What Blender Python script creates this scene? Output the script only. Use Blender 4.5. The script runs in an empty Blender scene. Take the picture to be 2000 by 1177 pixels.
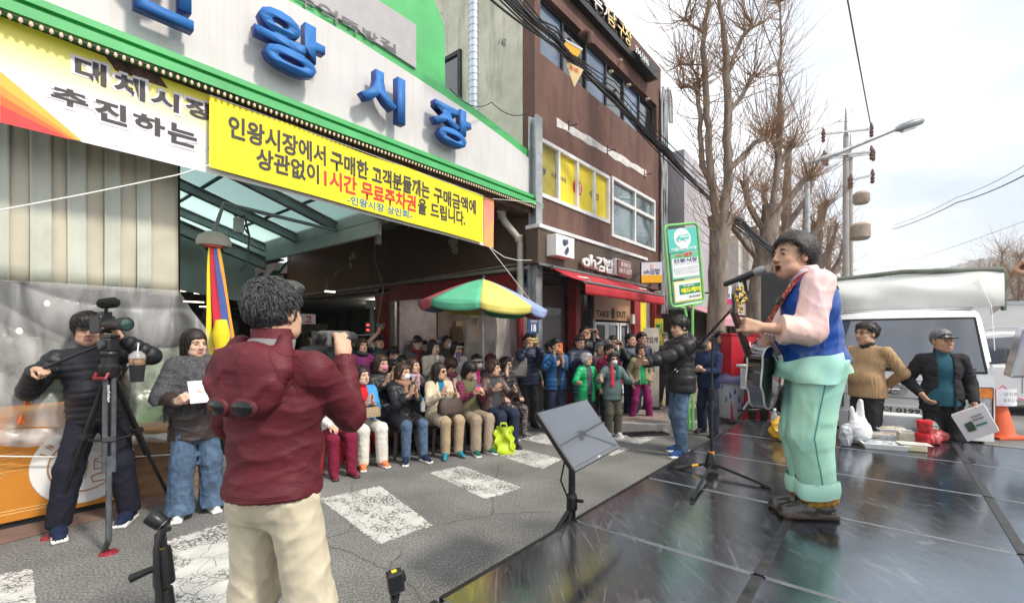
import bpy,math,random
import numpy as np
from mathutils import Vector,Matrix
R=math.radians;rnd=random.Random(7)
sc=bpy.context.scene;col=sc.collection
# ---------------------------------------------------------------- camera,sky,sun,exposure
H=1.58;F=890.0;CX=1000.0;CY=655.0
cam_d=bpy.data.cameras.new('camera');cam=bpy.data.objects.new('camera',cam_d);col.objects.link(cam)
cam.location=(0,0,H);cam.rotation_euler=(R(90),0,0)
cam_d.sensor_width=36;cam_d.lens=36*F/2000;cam_d.shift_y=(CY-588.5)/2000
cam_d.clip_start=.05;cam_d.clip_end=3000
sc.camera=cam
SUN_EL,SUN_AZ=R(47),R(122)      # azimuth measured clockwise from +Y
w=bpy.data.worlds.new('World');sc.world=w;w.use_nodes=True
def build_world():
	nt=w.node_tree;N=nt.nodes;L=nt.links;N.clear()
	out=N.new('ShaderNodeOutputWorld');bg=N.new('ShaderNodeBackground');bg.inputs[1].default_value=.12
	sky=N.new('ShaderNodeTexSky');sky.sky_type='NISHITA';sky.sun_disc=False
	sky.sun_elevation=SUN_EL;sky.sun_rotation=SUN_AZ;sky.air_density=1;sky.dust_density=3
	tc=N.new('ShaderNodeTexCoord');mp=N.new('ShaderNodeMapping');mp.inputs['Scale'].default_value=(1,1,2.6)
	n1=N.new('ShaderNodeTexNoise');n1.inputs['Scale'].default_value=2.3;n1.inputs['Detail'].default_value=7;n1.inputs['Roughness'].default_value=.55;n1.inputs['Distortion'].default_value=.3
	cr=N.new('ShaderNodeValToRGB');cr.color_ramp.elements[0].position=.33;cr.color_ramp.elements[1].position=.6
	cr.color_ramp.elements[0].color=(.62,.62,.62,1);cr.color_ramp.elements[1].color=(1,1,1,1)
	n2=N.new('ShaderNodeTexNoise');n2.inputs['Scale'].default_value=1.9;n2.inputs['Detail'].default_value=5
	c2=N.new('ShaderNodeValToRGB');c2.color_ramp.elements[0].position=.36;c2.color_ramp.elements[1].position=.54
	c2.color_ramp.elements[0].color=(5.3,5.9,6.8,1);c2.color_ramp.elements[1].color=(10.5,10.6,10.8,1)
	mx=N.new('ShaderNodeMix');mx.data_type='RGBA'
	L.new(tc.outputs['Generated'],mp.inputs[0]);L.new(mp.outputs[0],n1.inputs[0]);L.new(mp.outputs[0],n2.inputs[0])
	L.new(n1.outputs[0],cr.inputs[0]);L.new(n2.outputs[0],c2.inputs[0])
	L.new(cr.outputs[0],mx.inputs['Factor']);L.new(sky.outputs[0],mx.inputs['A']);L.new(c2.outputs[0],mx.inputs['B'])
	L.new(mx.outputs['Result'],bg.inputs[0]);L.new(bg.outputs[0],out.inputs[0])
build_world()
sl=bpy.data.lights.new('sun','SUN');so=bpy.data.objects.new('sun',sl);col.objects.link(so)
sl.energy=2.9;sl.angle=R(7);sl.color=(1,.93,.82)
so.rotation_euler=(R(90)-SUN_EL,0,-SUN_AZ+math.pi)
so.rotation_euler=Vector((-math.sin(SUN_AZ)*math.cos(SUN_EL),-math.cos(SUN_AZ)*math.cos(SUN_EL),-math.sin(SUN_EL))).to_track_quat('-Z','Y').to_euler()
vs=sc.view_settings;vs.view_transform='Standard';vs.look='None';vs.gamma=1;vs.exposure=0.6;vs.use_curve_mapping=False
cy=sc.cycles;cy.use_denoising=True;cy.max_bounces=8;cy.transparent_max_bounces=24;cy.caustics_reflective=False;cy.caustics_refractive=False
# ---------------------------------------------------------------- geometry of the place
AU=R(39.5)
U=Vector((math.sin(AU),math.cos(AU),0));NN=Vector((-math.cos(AU),math.sin(AU),0));Z=Vector((0,0,1))
CAM=Vector((0,0,H))
def ray(px,py): return Vector(((px-CX)/F,1,(CY-py)/F))
def at(px,py,Y): return CAM+ray(px,py)*Y
def gnd(px,py,z=0.0):
	return CAM+ray(px,py)*((z-H)/ray(px,py).z)
def onp(px,py,dist,nrm=None):
	nrm=nrm or NN;r=ray(px,py);return CAM+r*((dist-CAM.dot(nrm))/r.dot(nrm))
# ---------------------------------------------------------------- object bookkeeping
MX={}
def setp(o,label=None,cat=None,group=None,kind=None):
	if label: o['label']=label
	if cat: o['category']=cat
	if group: o['group']=group
	if kind: o['kind']=kind
	return o
def thing(name,label,cat,loc=(0,0,0),rz=0,group=None):
	o=bpy.data.objects.new(name,None);col.objects.link(o);o.empty_display_size=.1
	o.location=loc;o.rotation_euler=(0,0,rz)
	MX[o.name]=Matrix.Translation(Vector(loc))@Matrix.Rotation(rz,4,'Z')
	return setp(o,label,cat,group)
def link(name,me,parent=None,local=False):
	o=bpy.data.objects.new(name,me);col.objects.link(o)
	if parent is not None:
		o.parent=parent;MX[o.name]=MX[parent.name]
		if not local: me.transform(MX[parent.name].inverted())
	else: MX[o.name]=Matrix.Identity(4)
	return o
def share(name,me,parent,loc=(0,0,0),rot=None,scl=None,world=True):
	"another object on the same mesh data"
	o=bpy.data.objects.new(name,me);col.objects.link(o);o.parent=parent
	m=Matrix.Translation(Vector(loc))@((rot.to_4x4() if hasattr(rot,'to_4x4') else Matrix(rot).to_4x4()) if rot is not None else Matrix.Identity(4))
	if scl: m=m@Matrix.Diagonal((*scl,1))
	if world and parent is not None: m=MX[parent.name].inverted()@m
	o.matrix_local=m
	MX[o.name]=MX[parent.name] if parent is not None else m
	return o
def dup(root,loc,rz,label=None,group=None):
	r=root.copy();col.objects.link(r);r.location=loc;r.rotation_euler=(0,0,rz)
	if label: r['label']=label
	if group: r['group']=group
	for ch in list(root.children):
		c=ch.copy();col.objects.link(c);c.parent=r
		for g in list(ch.children):
			d=g.copy();col.objects.link(d);d.parent=c
	return r
# ---------------------------------------------------------------- materials
MC={}
def M(name,c=(.5,.5,.5),rough=.6,metal=0,var=.12,vs=6,bump=0,bs=40,spec=.5,alpha=1,trans=0,emit=None,es=1,c2=None,stretch=None,detail=5,coat=0,sheen=0,ior=1.45):
	if name in MC: return MC[name]
	m=bpy.data.materials.new(name);m.use_nodes=True;nt=m.node_tree;N=nt.nodes;L=nt.links
	b=N['Principled BSDF'];b.inputs['Roughness'].default_value=rough;b.inputs['Metallic'].default_value=metal
	b.inputs['Specular IOR Level'].default_value=spec;b.inputs['IOR'].default_value=ior
	if coat: b.inputs['Coat Weight'].default_value=coat
	if sheen: b.inputs['Sheen Weight'].default_value=sheen
	if trans: b.inputs['Transmission Weight'].default_value=trans
	if alpha<1: b.inputs['Alpha'].default_value=alpha
	b.inputs['Base Color'].default_value=(*c,1)
	tc=N.new('ShaderNodeTexCoord');src=tc.outputs['Object']
	if stretch:
		mp=N.new('ShaderNodeMapping');mp.inputs['Scale'].default_value=stretch;L.new(src,mp.inputs[0]);src=mp.outputs[0]
	if var:
		n=N.new('ShaderNodeTexNoise');n.inputs['Scale'].default_value=vs;n.inputs['Detail'].default_value=detail;n.inputs['Roughness'].default_value=.6
		L.new(src,n.inputs[0])
		r=N.new('ShaderNodeValToRGB');r.color_ramp.elements[0].position=.3;r.color_ramp.elements[1].position=.7
		d=c2 or tuple(x*(1-var*2) for x in c)
		r.color_ramp.elements[0].color=(*d,1);r.color_ramp.elements[1].color=(*[min(1,x*(1+var)) for x in c],1)
		L.new(n.outputs[0],r.inputs[0]);L.new(r.outputs[0],b.inputs['Base Color'])
	if bump:
		n2=N.new('ShaderNodeTexNoise');n2.inputs['Scale'].default_value=bs;n2.inputs['Detail'].default_value=4;L.new(src,n2.inputs[0])
		bp=N.new('ShaderNodeBump');bp.inputs['Strength'].default_value=bump;bp.inputs['Distance'].default_value=.01
		L.new(n2.outputs[0],bp.inputs['Height']);L.new(bp.outputs[0],b.inputs['Normal'])
	if emit:
		b.inputs['Emission Color'].default_value=(*emit,1);b.inputs['Emission Strength'].default_value=es
	MC[name]=m;return m
def nodes(m): return m.node_tree.nodes,m.node_tree.links,m.node_tree.nodes['Principled BSDF']
# ---------------------------------------------------------------- mesh builder (world coordinates)
class MB:
	def __init__(s): s.v=[];s.f=[];s.m=[];s.cur=0
	def quad(s,a,b,c,d): i=len(s.v);s.v+= [tuple(a),tuple(b),tuple(c),tuple(d)];s.f.append((i,i+1,i+2,i+3));s.m.append(s.cur);return s
	def poly(s,pts): i=len(s.v);s.v+=[tuple(p) for p in pts];s.f.append(tuple(range(i,i+len(pts))));s.m.append(s.cur);return s
	def obox(s,o,a,b,c):
		"box from a corner and three edge vectors"
		o=Vector(o);a=Vector(a);b=Vector(b);c=Vector(c)
		if a.cross(b).dot(c)<0: a,b=b,a
		i=len(s.v);s.v+=[tuple(o+a*x+b*y+c*z) for z in (0,1) for x,y in ((0,0),(1,0),(1,1),(0,1))]
		for q in ((3,2,1,0),(4,5,6,7),(0,1,5,4),(1,2,6,5),(2,3,7,6),(3,0,4,7)):
			s.f.append(tuple(i+k for k in q));s.m.append(s.cur)
		return s
	def cbox(s,c,hx,hy,hz,ax=None):
		"box from its centre, half sizes and axes"
		X,Y,Q=ax or (Vector((1,0,0)),Vector((0,1,0)),Z)
		c=Vector(c);return s.obox(c-X*hx-Y*hy-Q*hz,X*2*hx,Y*2*hy,Q*2*hz)
	def prism(s,pts,ext):
		"closed polygon swept along a vector"
		n=len(pts);e=Vector(ext);pts=[Vector(p) for p in pts]
		nr=Vector((0,0,0))
		for i in range(n): nr+=pts[i].cross(pts[(i+1)%n])
		if nr.dot(e)>0: pts=pts[::-1]
		i=len(s.v);s.v+=[tuple(p) for p in pts]+[tuple(p+e) for p in pts]
		s.f.append(tuple(range(i,i+n)));s.f.append(tuple(range(i+2*n-1,i+n-1,-1)));s.m+=[s.cur]*2
		for k in range(n):
			j=(k+1)%n;s.f.append((i+j,i+k,i+n+k,i+n+j));s.m.append(s.cur)
		return s
	def tube(s,path,r,n=8,cap=True):
		path=[Vector(p) for p in path];k=len(path);rs=r if hasattr(r,'__len__') else [r]*k
		t=(path[1]-path[0]).normalized();a=t.orthogonal().normalized();i0=len(s.v)
		for j in range(k):
			if j>0:
				t2=((path[min(j+1,k-1)]-path[j-1])).normalized()
				a=(a-t2*a.dot(t2));a=a.normalized() if a.length>1e-6 else t2.orthogonal().normalized();t=t2
			b=t.cross(a)
			for q in range(n):
				g=2*math.pi*q/n;s.v.append(tuple(path[j]+(a*math.cos(g)+b*math.sin(g))*rs[j]))
		for j in range(k-1):
			for q in range(n):
				q2=(q+1)%n;s.f.append((i0+j*n+q,i0+j*n+q2,i0+(j+1)*n+q2,i0+(j+1)*n+q));s.m.append(s.cur)
		if cap:
			s.f.append(tuple(i0+q for q in range(n))[::-1]);s.f.append(tuple(i0+(k-1)*n+q for q in range(n)));s.m+=[s.cur]*2
		return s
	def lathe(s,c,prof,n=24,ax=Z,caps=True):
		"profile of (radius, height) about an axis"
		c=Vector(c);ax=Vector(ax).normalized();a=ax.orthogonal().normalized();b=ax.cross(a)
		i0=len(s.v)
		for r,h in prof:
			for q in range(n):
				g=2*math.pi*q/n;s.v.append(tuple(c+ax*h+(a*math.cos(g)+b*math.sin(g))*r))
		for j in range(len(prof)-1):
			for q in range(n):
				q2=(q+1)%n;s.f.append((i0+j*n+q,i0+j*n+q2,i0+(j+1)*n+q2,i0+(j+1)*n+q));s.m.append(s.cur)
		if caps:
			s.f.append(tuple(i0+q for q in range(n))[::-1]);k=len(prof)-1;s.f.append(tuple(i0+k*n+q for q in range(n)));s.m+=[s.cur]*2
		return s
	def grid(s,fn,nu,nv,close=False):
		i=len(s.v)
		for b in range(nv+1):
			for a in range(nu+1): s.v.append(tuple(fn(a/nu,b/nv)))
		for b in range(nv):
			for a in range(nu):
				k=i+b*(nu+1)+a;s.f.append((k,k+1,k+nu+2,k+nu+1));s.m.append(s.cur)
		return s
	def build(s,name,mats,parent=None,smooth=False,label=None,cat=None,group=None,kind=None,bevel=0,solid=0):
		me=bpy.data.meshes.new(name);me.from_pydata(s.v,[],s.f)
		if not isinstance(mats,(list,tuple)): mats=[mats]
		for m in mats: me.materials.append(m)
		if len(mats)>1: me.polygons.foreach_set('material_index',s.m)
		if smooth: me.polygons.foreach_set('use_smooth',[True]*len(s.f))
		me.update()
		if smooth: me.set_sharp_from_angle(angle=R(40))
		o=link(name,me,parent);setp(o,label,cat,group,kind)
		if bevel:
			md=o.modifiers.new('bev','BEVEL');md.width=bevel;md.segments=2;md.limit_method='ANGLE'
		if solid:
			md=o.modifiers.new('sol','SOLIDIFY');md.thickness=solid;md.offset=0
		return o
# ---------------------------------------------------------------- lettering
TXC={}
def text_mesh(s,bold=0,extrude=0,bevel=0,res=3):
	cu=bpy.data.curves.new('lettering','FONT');cu.body=s;cu.size=1;cu.offset=bold;cu.extrude=extrude;cu.bevel_depth=bevel;cu.resolution_u=res
	cu.align_x='LEFT'
	o=bpy.data.objects.new('tmp_text',cu);col.objects.link(o)
	dg=bpy.context.evaluated_depsgraph_get();me=bpy.data.meshes.new_from_object(o.evaluated_get(dg))
	bpy.data.objects.remove(o);bpy.data.curves.remove(cu);me.name='lettering'
	return me
def fit(me):
	n=len(me.vertices);a=np.zeros(n*3,dtype=np.float32);me.vertices.foreach_get('co',a);a=a.reshape(-1,3)
	return a
def lettering(s,o,x,y,w,h,mat,parent,bold=0,extrude=0,bevel=0,off=.003,name='lettering',fn=None,side=None,label=None):
	"""text s fills the box with lower-left corner o, right vector x, up vector y (unit), width w and height h"""
	me=text_mesh(s,bold,0,0);a=fit(me)
	if len(a)==0: return None
	x=Vector(x).normalized();y=Vector(y).normalized();nr=x.cross(y)
	mn=a.min(0);mxx=a.max(0);sx=w/max(1e-6,mxx[0]-mn[0]);sy=(h/max(1e-6,mxx[1]-mn[1])) if h else sx
	pts=[Vector(o)+x*float((p[0]-mn[0])*sx)+y*float((p[1]-mn[1])*sy)+nr*off for p in a]
	if fn: pts=[fn(p) for p in pts]
	for v,p in zip(me.vertices,pts): v.co=p
	me.materials.clear();me.materials.append(mat)
	if side: me.materials.append(side)
	if extrude:
		import bmesh
		bm=bmesh.new();bm.from_mesh(me);bmesh.ops.remove_doubles(bm,verts=bm.verts,dist=1e-5)
		front=list(bm.faces)
		r=bmesh.ops.extrude_face_region(bm,geom=front)
		vs_=[g for g in r['geom'] if isinstance(g,bmesh.types.BMVert)]
		bmesh.ops.translate(bm,verts=vs_,vec=nr*extrude)
		top=set(g for g in r['geom'] if isinstance(g,bmesh.types.BMFace))
		for f in bm.faces: f.material_index=0 if f in top or not side else 1
		bmesh.ops.recalc_face_normals(bm,faces=bm.faces)
		bm.to_mesh(me);bm.free()
	return setp(link(name,me,parent),label)
# ---------------------------------------------------------------- smooth bodies: distance fields turned into one surface
V3=lambda *a: np.array(a,dtype=np.float32)
def rotm(yaw=0,pitch=0,roll=0):
	"yaw left positive, pitch down positive, roll;columns are x,y,z axes"
	cy_,sy_=math.cos(yaw),math.sin(yaw);cp,sp=math.cos(-pitch),math.sin(-pitch);cr_,sr=math.cos(roll),math.sin(roll)
	Rz=np.array([[cy_,-sy_,0],[sy_,cy_,0],[0,0,1]]);Rx=np.array([[1,0,0],[0,cp,-sp],[0,sp,cp]]);Ry=np.array([[cr_,0,sr],[0,1,0],[-sr,0,cr_]])
	return (Rz@Rx@Ry).astype(np.float32)
class Prim:
	"""kind 'c' tapered capsule a-b radii ra,rb;'e' ellipsoid;'b' rounded box;frame O,Rm puts it in place;op + or -"""
	def __init__(s,kind,p,mat=0,k=.02,op='+',O=None,Rm=None,sq=None,quilt=None):
		s.kind=kind;s.p=p;s.mat=mat;s.k=k;s.op=op;s.O=V3(0,0,0) if O is None else np.asarray(O,dtype=np.float32)
		s.R=np.eye(3,dtype=np.float32) if Rm is None else np.asarray(Rm,dtype=np.float32);s.sq=sq;s.quilt=quilt
	def bounds(s):
		if s.kind=='c':
			a,b,ra,rb=s.p;q=1.0 if not s.sq else max(1,max(s.sq));a=np.array(a);b=np.array(b);lo=np.minimum(a-ra*q,b-rb*q);hi=np.maximum(a+ra*q,b+rb*q)
		else:
			c,r=s.p[:2];c=np.array(c);r=np.array(r);lo=c-r;hi=c+r
		cs=np.array([[ (lo,hi)[i][0],(lo,hi)[j][1],(lo,hi)[k][2]] for i in (0,1) for j in (0,1) for k in (0,1)])
		w_=cs@s.R.T+s.O
		return w_.min(0),w_.max(0)
	def d(s,X,Y,Zz):
		x=X-s.O[0];y=Y-s.O[1];z=Zz-s.O[2];Q=s.R
		qx=x*Q[0,0]+y*Q[1,0]+z*Q[2,0];qy=x*Q[0,1]+y*Q[1,1]+z*Q[2,1];qz=x*Q[0,2]+y*Q[1,2]+z*Q[2,2]
		if s.kind=='c':
			a,b,ra,rb=s.p;ax,ay,az=a;bx,by,bz=(b[0]-a[0],b[1]-a[1],b[2]-a[2]);L2=bx*bx+by*by+bz*bz+1e-9
			sx,sy,sz=s.sq or (1,1,1)
			t=np.clip(((qx-ax)*bx+(qy-ay)*by+(qz-az)*bz)/L2,0,1)
			dx=(qx-ax-t*bx)/sx;dy=(qy-ay-t*by)/sy;dz=(qz-az-t*bz)/sz
			r=ra+(rb-ra)*t
			if s.quilt: r=r+s.quilt[0]*(np.abs(np.sin(np.pi*t*(L2**.5)/s.quilt[1]))**.6-.5)
			return (np.sqrt(dx*dx+dy*dy+dz*dz)-r)*min(sx,sy,sz,1)
		if s.kind=='e':
			c,r=s.p;dx=(qx-c[0])/r[0];dy=(qy-c[1])/r[1];dz=(qz-c[2])/r[2]
			k0=np.sqrt(dx*dx+dy*dy+dz*dz);k1=np.sqrt((dx/r[0])**2+(dy/r[1])**2+(dz/r[2])**2)+1e-6
			d_=k0*(k0-1)/k1
			if s.quilt: d_=d_-s.quilt[0]*(np.abs(np.sin(np.pi*(qz-c[2])/s.quilt[1]))**.6-.5)
			return d_
		if s.kind=='b':
			c,r,rr=s.p;dx=np.abs(qx-c[0])-r[0]+rr;dy=np.abs(qy-c[1])-r[1]+rr;dz=np.abs(qz-c[2])-r[2]+rr
			return np.sqrt(np.maximum(dx,0)**2+np.maximum(dy,0)**2+np.maximum(dz,0)**2)+np.minimum(np.maximum(dx,np.maximum(dy,dz)),0)-rr
def axis_coords(lo,hi,vox,fine):
	"grid lines;fine=[(lo,hi,vox)] bands"
	out=[lo]
	x=lo
	while x<hi:
		st=vox
		for a,b,v in fine:
			if a-st<=x<b: st=min(st,v)
		x+=st;out.append(x)
	return np.array(out,dtype=np.float32)
_wk=np.random.RandomState(3)
_WD=_wk.normal(size=(10,3)).astype(np.float32);_WD/=np.linalg.norm(_WD,axis=1,keepdims=True);_WP=_wk.uniform(0,6.28,10)
def wrinkle(x,y,z,sc_,seed=0,zs=1.0):
	z=z*zs
	f=0
	for i in range(4):
		a=_WD[(i+seed)%10];b=_WD[(i+seed+3)%10]
		warp=np.sin((x*b[0]+y*b[1]+z*b[2])*sc_*.9+_WP[(i+seed*3)%10])*1.3
		f=f+(1-np.abs(np.sin((x*a[0]*.8+y*a[1]*.8+z*a[2]*1.2)*sc_*(1+.45*i)+warp+_WP[(i+seed)%10])))**2/(1+.6*i)
	return f/1.6-.6
def field_mesh(name,prims,mats,parent,vox=.012,fine=(),cuts=(),fold=None,smooth=1,mtx=None,pad=.03,label=None,pre=None,matfn=None):
	"fine: list of (lo3,hi3,vox) ;cuts: list of functions(x,y,z)->signed value kept where <0"
	B=[p.bounds() for p in prims if p.op=='+']
	lo=np.min([b[0] for b in B],0)-pad;hi=np.max([b[1] for b in B],0)+pad
	ax=[axis_coords(lo[i],hi[i],vox,[(f[0][i],f[1][i],f[2]) for f in fine]) for i in range(3)]
	sh=tuple(len(a) for a in ax)
	D=np.full(sh,.3,dtype=np.float32);Mt=np.zeros(sh,dtype=np.int8)
	xs=ax[0][:,None,None];ys=ax[1][None,:,None];zs=ax[2][None,None,:]
	for p in prims:
		b0,b1=p.bounds();m=max(.03,p.k*1.5)+vox
		sl_=tuple(slice(max(0,int(np.searchsorted(ax[i],b0[i]-m))-1),int(np.searchsorted(ax[i],b1[i]+m))+1) for i in range(3))
		X=xs[sl_[0]];Y=ys[:,sl_[1]];Q=zs[:,:,sl_[2]]
		d=p.d(X,Y,Q);d=np.broadcast_to(d,D[sl_].shape)
		cur=D[sl_];k=p.k
		if p.op=='+':
			Mt[sl_]=np.where(d<cur,p.mat,Mt[sl_])
			h=np.maximum(k-np.abs(cur-d),0)/max(k,1e-6)
			D[sl_]=np.minimum(cur,d)-h*h*k*.25
		else:
			h=np.maximum(k-np.abs(cur+d),0)/max(k,1e-6)
			if p.mat>=0: Mt[sl_]=np.where(-d>cur-.004,p.mat,Mt[sl_])
			D[sl_]=np.maximum(cur,-d)+h*h*k*.25
	if fold:
		amp,sc_,seed=fold[:3];zs_=fold[3] if len(fold)>3 else 1.0
		ii=np.nonzero(np.abs(D)<.05)
		D[ii]-=amp*wrinkle(ax[0][ii[0]],ax[1][ii[1]],ax[2][ii[2]],sc_,seed,zs_)
	if pre: pre(D,xs,ys,zs)
	for c in cuts: np.maximum(D,c(xs,ys,zs),out=D)
	D[0]=D[-1]=.3;D[:,0]=D[:,-1]=.3;D[:,:,0]=D[:,:,-1]=.3
	ins=D<0
	c8=[ins[i:sh[0]-1+i,j:sh[1]-1+j,k:sh[2]-1+k] for i in (0,1) for j in (0,1) for k in (0,1)]
	any_=c8[0].copy();all_=c8[0].copy()
	for c in c8[1:]: any_|=c;all_&=c
	act=any_&~all_
	I,J,K=np.nonzero(act);n=len(I)
	if n==0: return None
	P=np.zeros((n,3),dtype=np.float32);cnt=np.zeros(n,dtype=np.float32)
	for a in range(3):
		o=[b for b in range(3) if b!=a]
		for u_ in (0,1):
			for v_ in (0,1):
				o0=[0,0,0];o0[o[0]]=u_;o0[o[1]]=v_;o1=list(o0);o1[a]=1
				i0=(I+o0[0],J+o0[1],K+o0[2]);i1=(I+o1[0],J+o1[1],K+o1[2])
				d0=D[i0];d1=D[i1];c=(d0<0)!=(d1<0)
				t=np.where(c,d0/np.where(c,d0-d1,1),0)
				for q in range(3):
					p0=ax[q][i0[q]];p1=ax[q][i1[q]];P[:,q]+=np.where(c,p0+(p1-p0)*t,0)
				cnt+=c
	P/=cnt[:,None]
	mt=np.zeros(n,dtype=np.int8);best=np.full(n,9,dtype=np.float32)
	for i in (0,1):
		for j in (0,1):
			for k in (0,1):
				d=D[I+i,J+j,K+k];b=np.abs(d);u_=b<best;mt=np.where(u_,Mt[I+i,J+j,K+k],mt);best=np.where(u_,b,best)
	if matfn is not None: mt=matfn(P,mt)
	ids=np.full(act.shape,-1,dtype=np.int32);ids[I,J,K]=np.arange(n)
	F_=[]
	for a in range(3):
		o=[b for b in range(3) if b!=a]
		s0=[slice(None)]*3;s1=[slice(None)]*3;s0[a]=slice(0,-1);s1[a]=slice(1,None)
		A=ins[tuple(s0)];Bq=ins[tuple(s1)];E=np.nonzero(A!=Bq)
		E=[e for e in E]
		ok=(E[o[0]]>0)&(E[o[1]]>0)&(E[o[0]]<sh[o[0]]-1)&(E[o[1]]<sh[o[1]]-1)
		E=[e[ok] for e in E];flip=A[tuple(E)]
		q=[]
		for du,dv in ((1,1),(0,1),(0,0),(1,0)):
			e=[x.copy() for x in E];e[o[0]]=e[o[0]]-du;e[o[1]]=e[o[1]]-dv;q.append(ids[tuple(e)])
		q=np.stack(q,1)
		if a==1: flip=~flip
		q=np.where(flip[:,None],q,q[:,::-1]);F_.append(q)
	F_=np.concatenate(F_);F_=F_[(F_>=0).all(1)]
	if mtx is not None: P=P@np.asarray(mtx,dtype=np.float32)[:3,:3].T+np.asarray(mtx,dtype=np.float32)[:3,3]
	me=bpy.data.meshes.new(name);nf=len(F_)
	me.vertices.add(n);me.vertices.foreach_set('co',P.ravel())
	me.loops.add(nf*4);me.loops.foreach_set('vertex_index',F_.ravel().astype(np.int32))
	me.polygons.add(nf);me.polygons.foreach_set('loop_start',np.arange(nf,dtype=np.int32)*4)
	for m in mats: me.materials.append(m)
	if len(mats)>1: me.polygons.foreach_set('material_index',mt[F_[:,0]].astype(np.int32))
	me.polygons.foreach_set('use_smooth',np.full(nf,smooth,dtype=bool))
	me.update(calc_edges=True)
	o=link(name,me,parent,local=True)
	return setp(o,label)
C=lambda a,b,ra,rb,mat=0,k=.02,**q: Prim('c',(tuple(a),tuple(b),ra,rb),mat,k,**q)
E=lambda c,r,mat=0,k=.02,**q: Prim('e',(tuple(c),tuple(r)),mat,k,**q)
BX=lambda c,r,rr,mat=0,k=.01,**q: Prim('b',(tuple(c),tuple(r),rr),mat,k,**q)
def ik(a,b,l1,l2,hint):
	a=np.array(a,float);b=np.array(b,float);v=b-a;L=np.linalg.norm(v)
	if L>(l1+l2)*.995: b=a+v/L*(l1+l2)*.995;v=b-a;L=np.linalg.norm(v)
	x=(l1*l1-l2*l2+L*L)/(2*L);h=math.sqrt(max(1e-6,l1*l1-x*x));d=v/L
	hv=np.array(hint,float);hv=hv-d*hv.dot(d);hv/=np.linalg.norm(hv)+1e-9
	return a+d*x+hv*h,b
def nrm(v): v=np.array(v,float);return v/(np.linalg.norm(v)+1e-9)
def hand_prims(w_,dirv,nv,side,curl,mat,k=.006,s=1.0,spread=.25):
	"""palm and five fingers from wrist w_, pointing along dirv, palm facing nv;thumb on the side given"""
	d=nrm(dirv);n_=nrm(np.array(nv)-d*np.dot(nv,d));x=np.cross(d,n_)*side     # x points to the thumb side
	w_=np.array(w_,float);P=[]
	kn=[w_+d*.085*s+x*o*s for o in (.030,.010,-.011,-.030)]
	for q in kn: P.append(C(w_+d*.012*s+(q-w_-d*.085*s)*.55,q,.018*s,.0135*s,mat,.012))
	Ls=(.072,.080,.074,.058)
	for i,(q,L) in enumerate(zip(kn,Ls)):
		a1=curl*(.8+.12*i);a2=curl*(1.9+.1*i);sp=(1.5-i)*.06*spread*4
		d1=nrm(d*math.cos(a1)+n_*math.sin(a1)+x*sp*.4*max(0,math.cos(a1)));d2=nrm(d*math.cos(a2)+n_*math.sin(a2)+x*sp*.4*max(0,math.cos(a2)))
		m=q+d1*L*.55*s;P.append(C(q,m,.0105*s,.0095*s,mat,k));P.append(C(m,m+d2*L*.5*s,.0095*s,.0075*s,mat,k))
	t0=w_+d*.03*s+x*.026*s;t1=t0+nrm(d*.55+x*(.75-.3*curl)+n_*(.25+.5*curl))*.045*s;t2=t1+nrm(d*(.8-.2*curl)+x*(.3-.5*curl)+n_*(.2+.45*curl))*.04*s
	P.append(C(t0,t1,.016*s,.012*s,mat,.012));P.append(C(t1,t2,.0115*s,.009*s,mat,k))
	return P
def head_prims(O,Rm,sk=0,lip=1,fem=False,big=1.0,mouth=0,age=0):
	b=big;q=dict(O=O,Rm=Rm)
	e=lambda c,r,m=sk,k=.02,**z: E([x*b for x in c],[x*b for x in r],m,k,**q,**z)
	c_=lambda a,c2,ra,rb,m=sk,k=.015,**z: C([x*b for x in a],[x*b for x in c2],ra*b,rb*b,m,k,**q,**z)
	jw=.058 if fem else .066
	P=[e((0,-.014,.036),(.077,.097,.086)),e((0,.024,-.036),(jw,.066,.080),k=.03),e((0,.052,-.086),(.030,.028,.024),k=.03)]
	for s in (-1,1):
		P+=[e((s*.037,.056,-.024),(.026,.028,.026),k=.02),e((s*.034,.036,-.066),(.034,.04,.030),k=.02)]
		P+=[e((s*.077,-.004,-.002),(.010,.020,.031),k=.006),e((s*.083,.004,.012),(.006,.012,.014),k=.004)]
		P+=[c_((s*.014,.086,.034),(s*.046,.070,.030),.010,.008,k=.012)]
		P+=[e((s*.032,.098,.012),(.019,.016,.0115),op='-',k=.012)]
		P+=[e((s*.032,.076,.011),(.0145,.013,.010),k=.006)]
		P+=[e((s*.0125,.100,-.026),(.0095,.011,.009),k=.007)]
	P+=[c_((0,.086,.022),(0,.106,-.018),.0085,.0125,k=.01)]
	if mouth:
		P+=[c_((-.019,.084,-.049),(.019,.084,-.049),.008,.008,lip,.006),c_((-.015,.079,-.073),(.015,.079,-.073),.010,.010,lip,.006)]
		P+=[e((0,.094,-.060),(.017,.02,.0085*mouth),2,.003,op='-')]
	else:
		P+=[c_((-.021,.0845,-.052),(.0,.090,-.050),.0055,.0075,lip,.004),c_((.021,.0845,-.052),(.0,.090,-.050),.0055,.0075,lip,.004),c_((-.014,.087,-.0625),(.014,.087,-.0625),.0072,.0072,lip,.004)]
	return P
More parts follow.
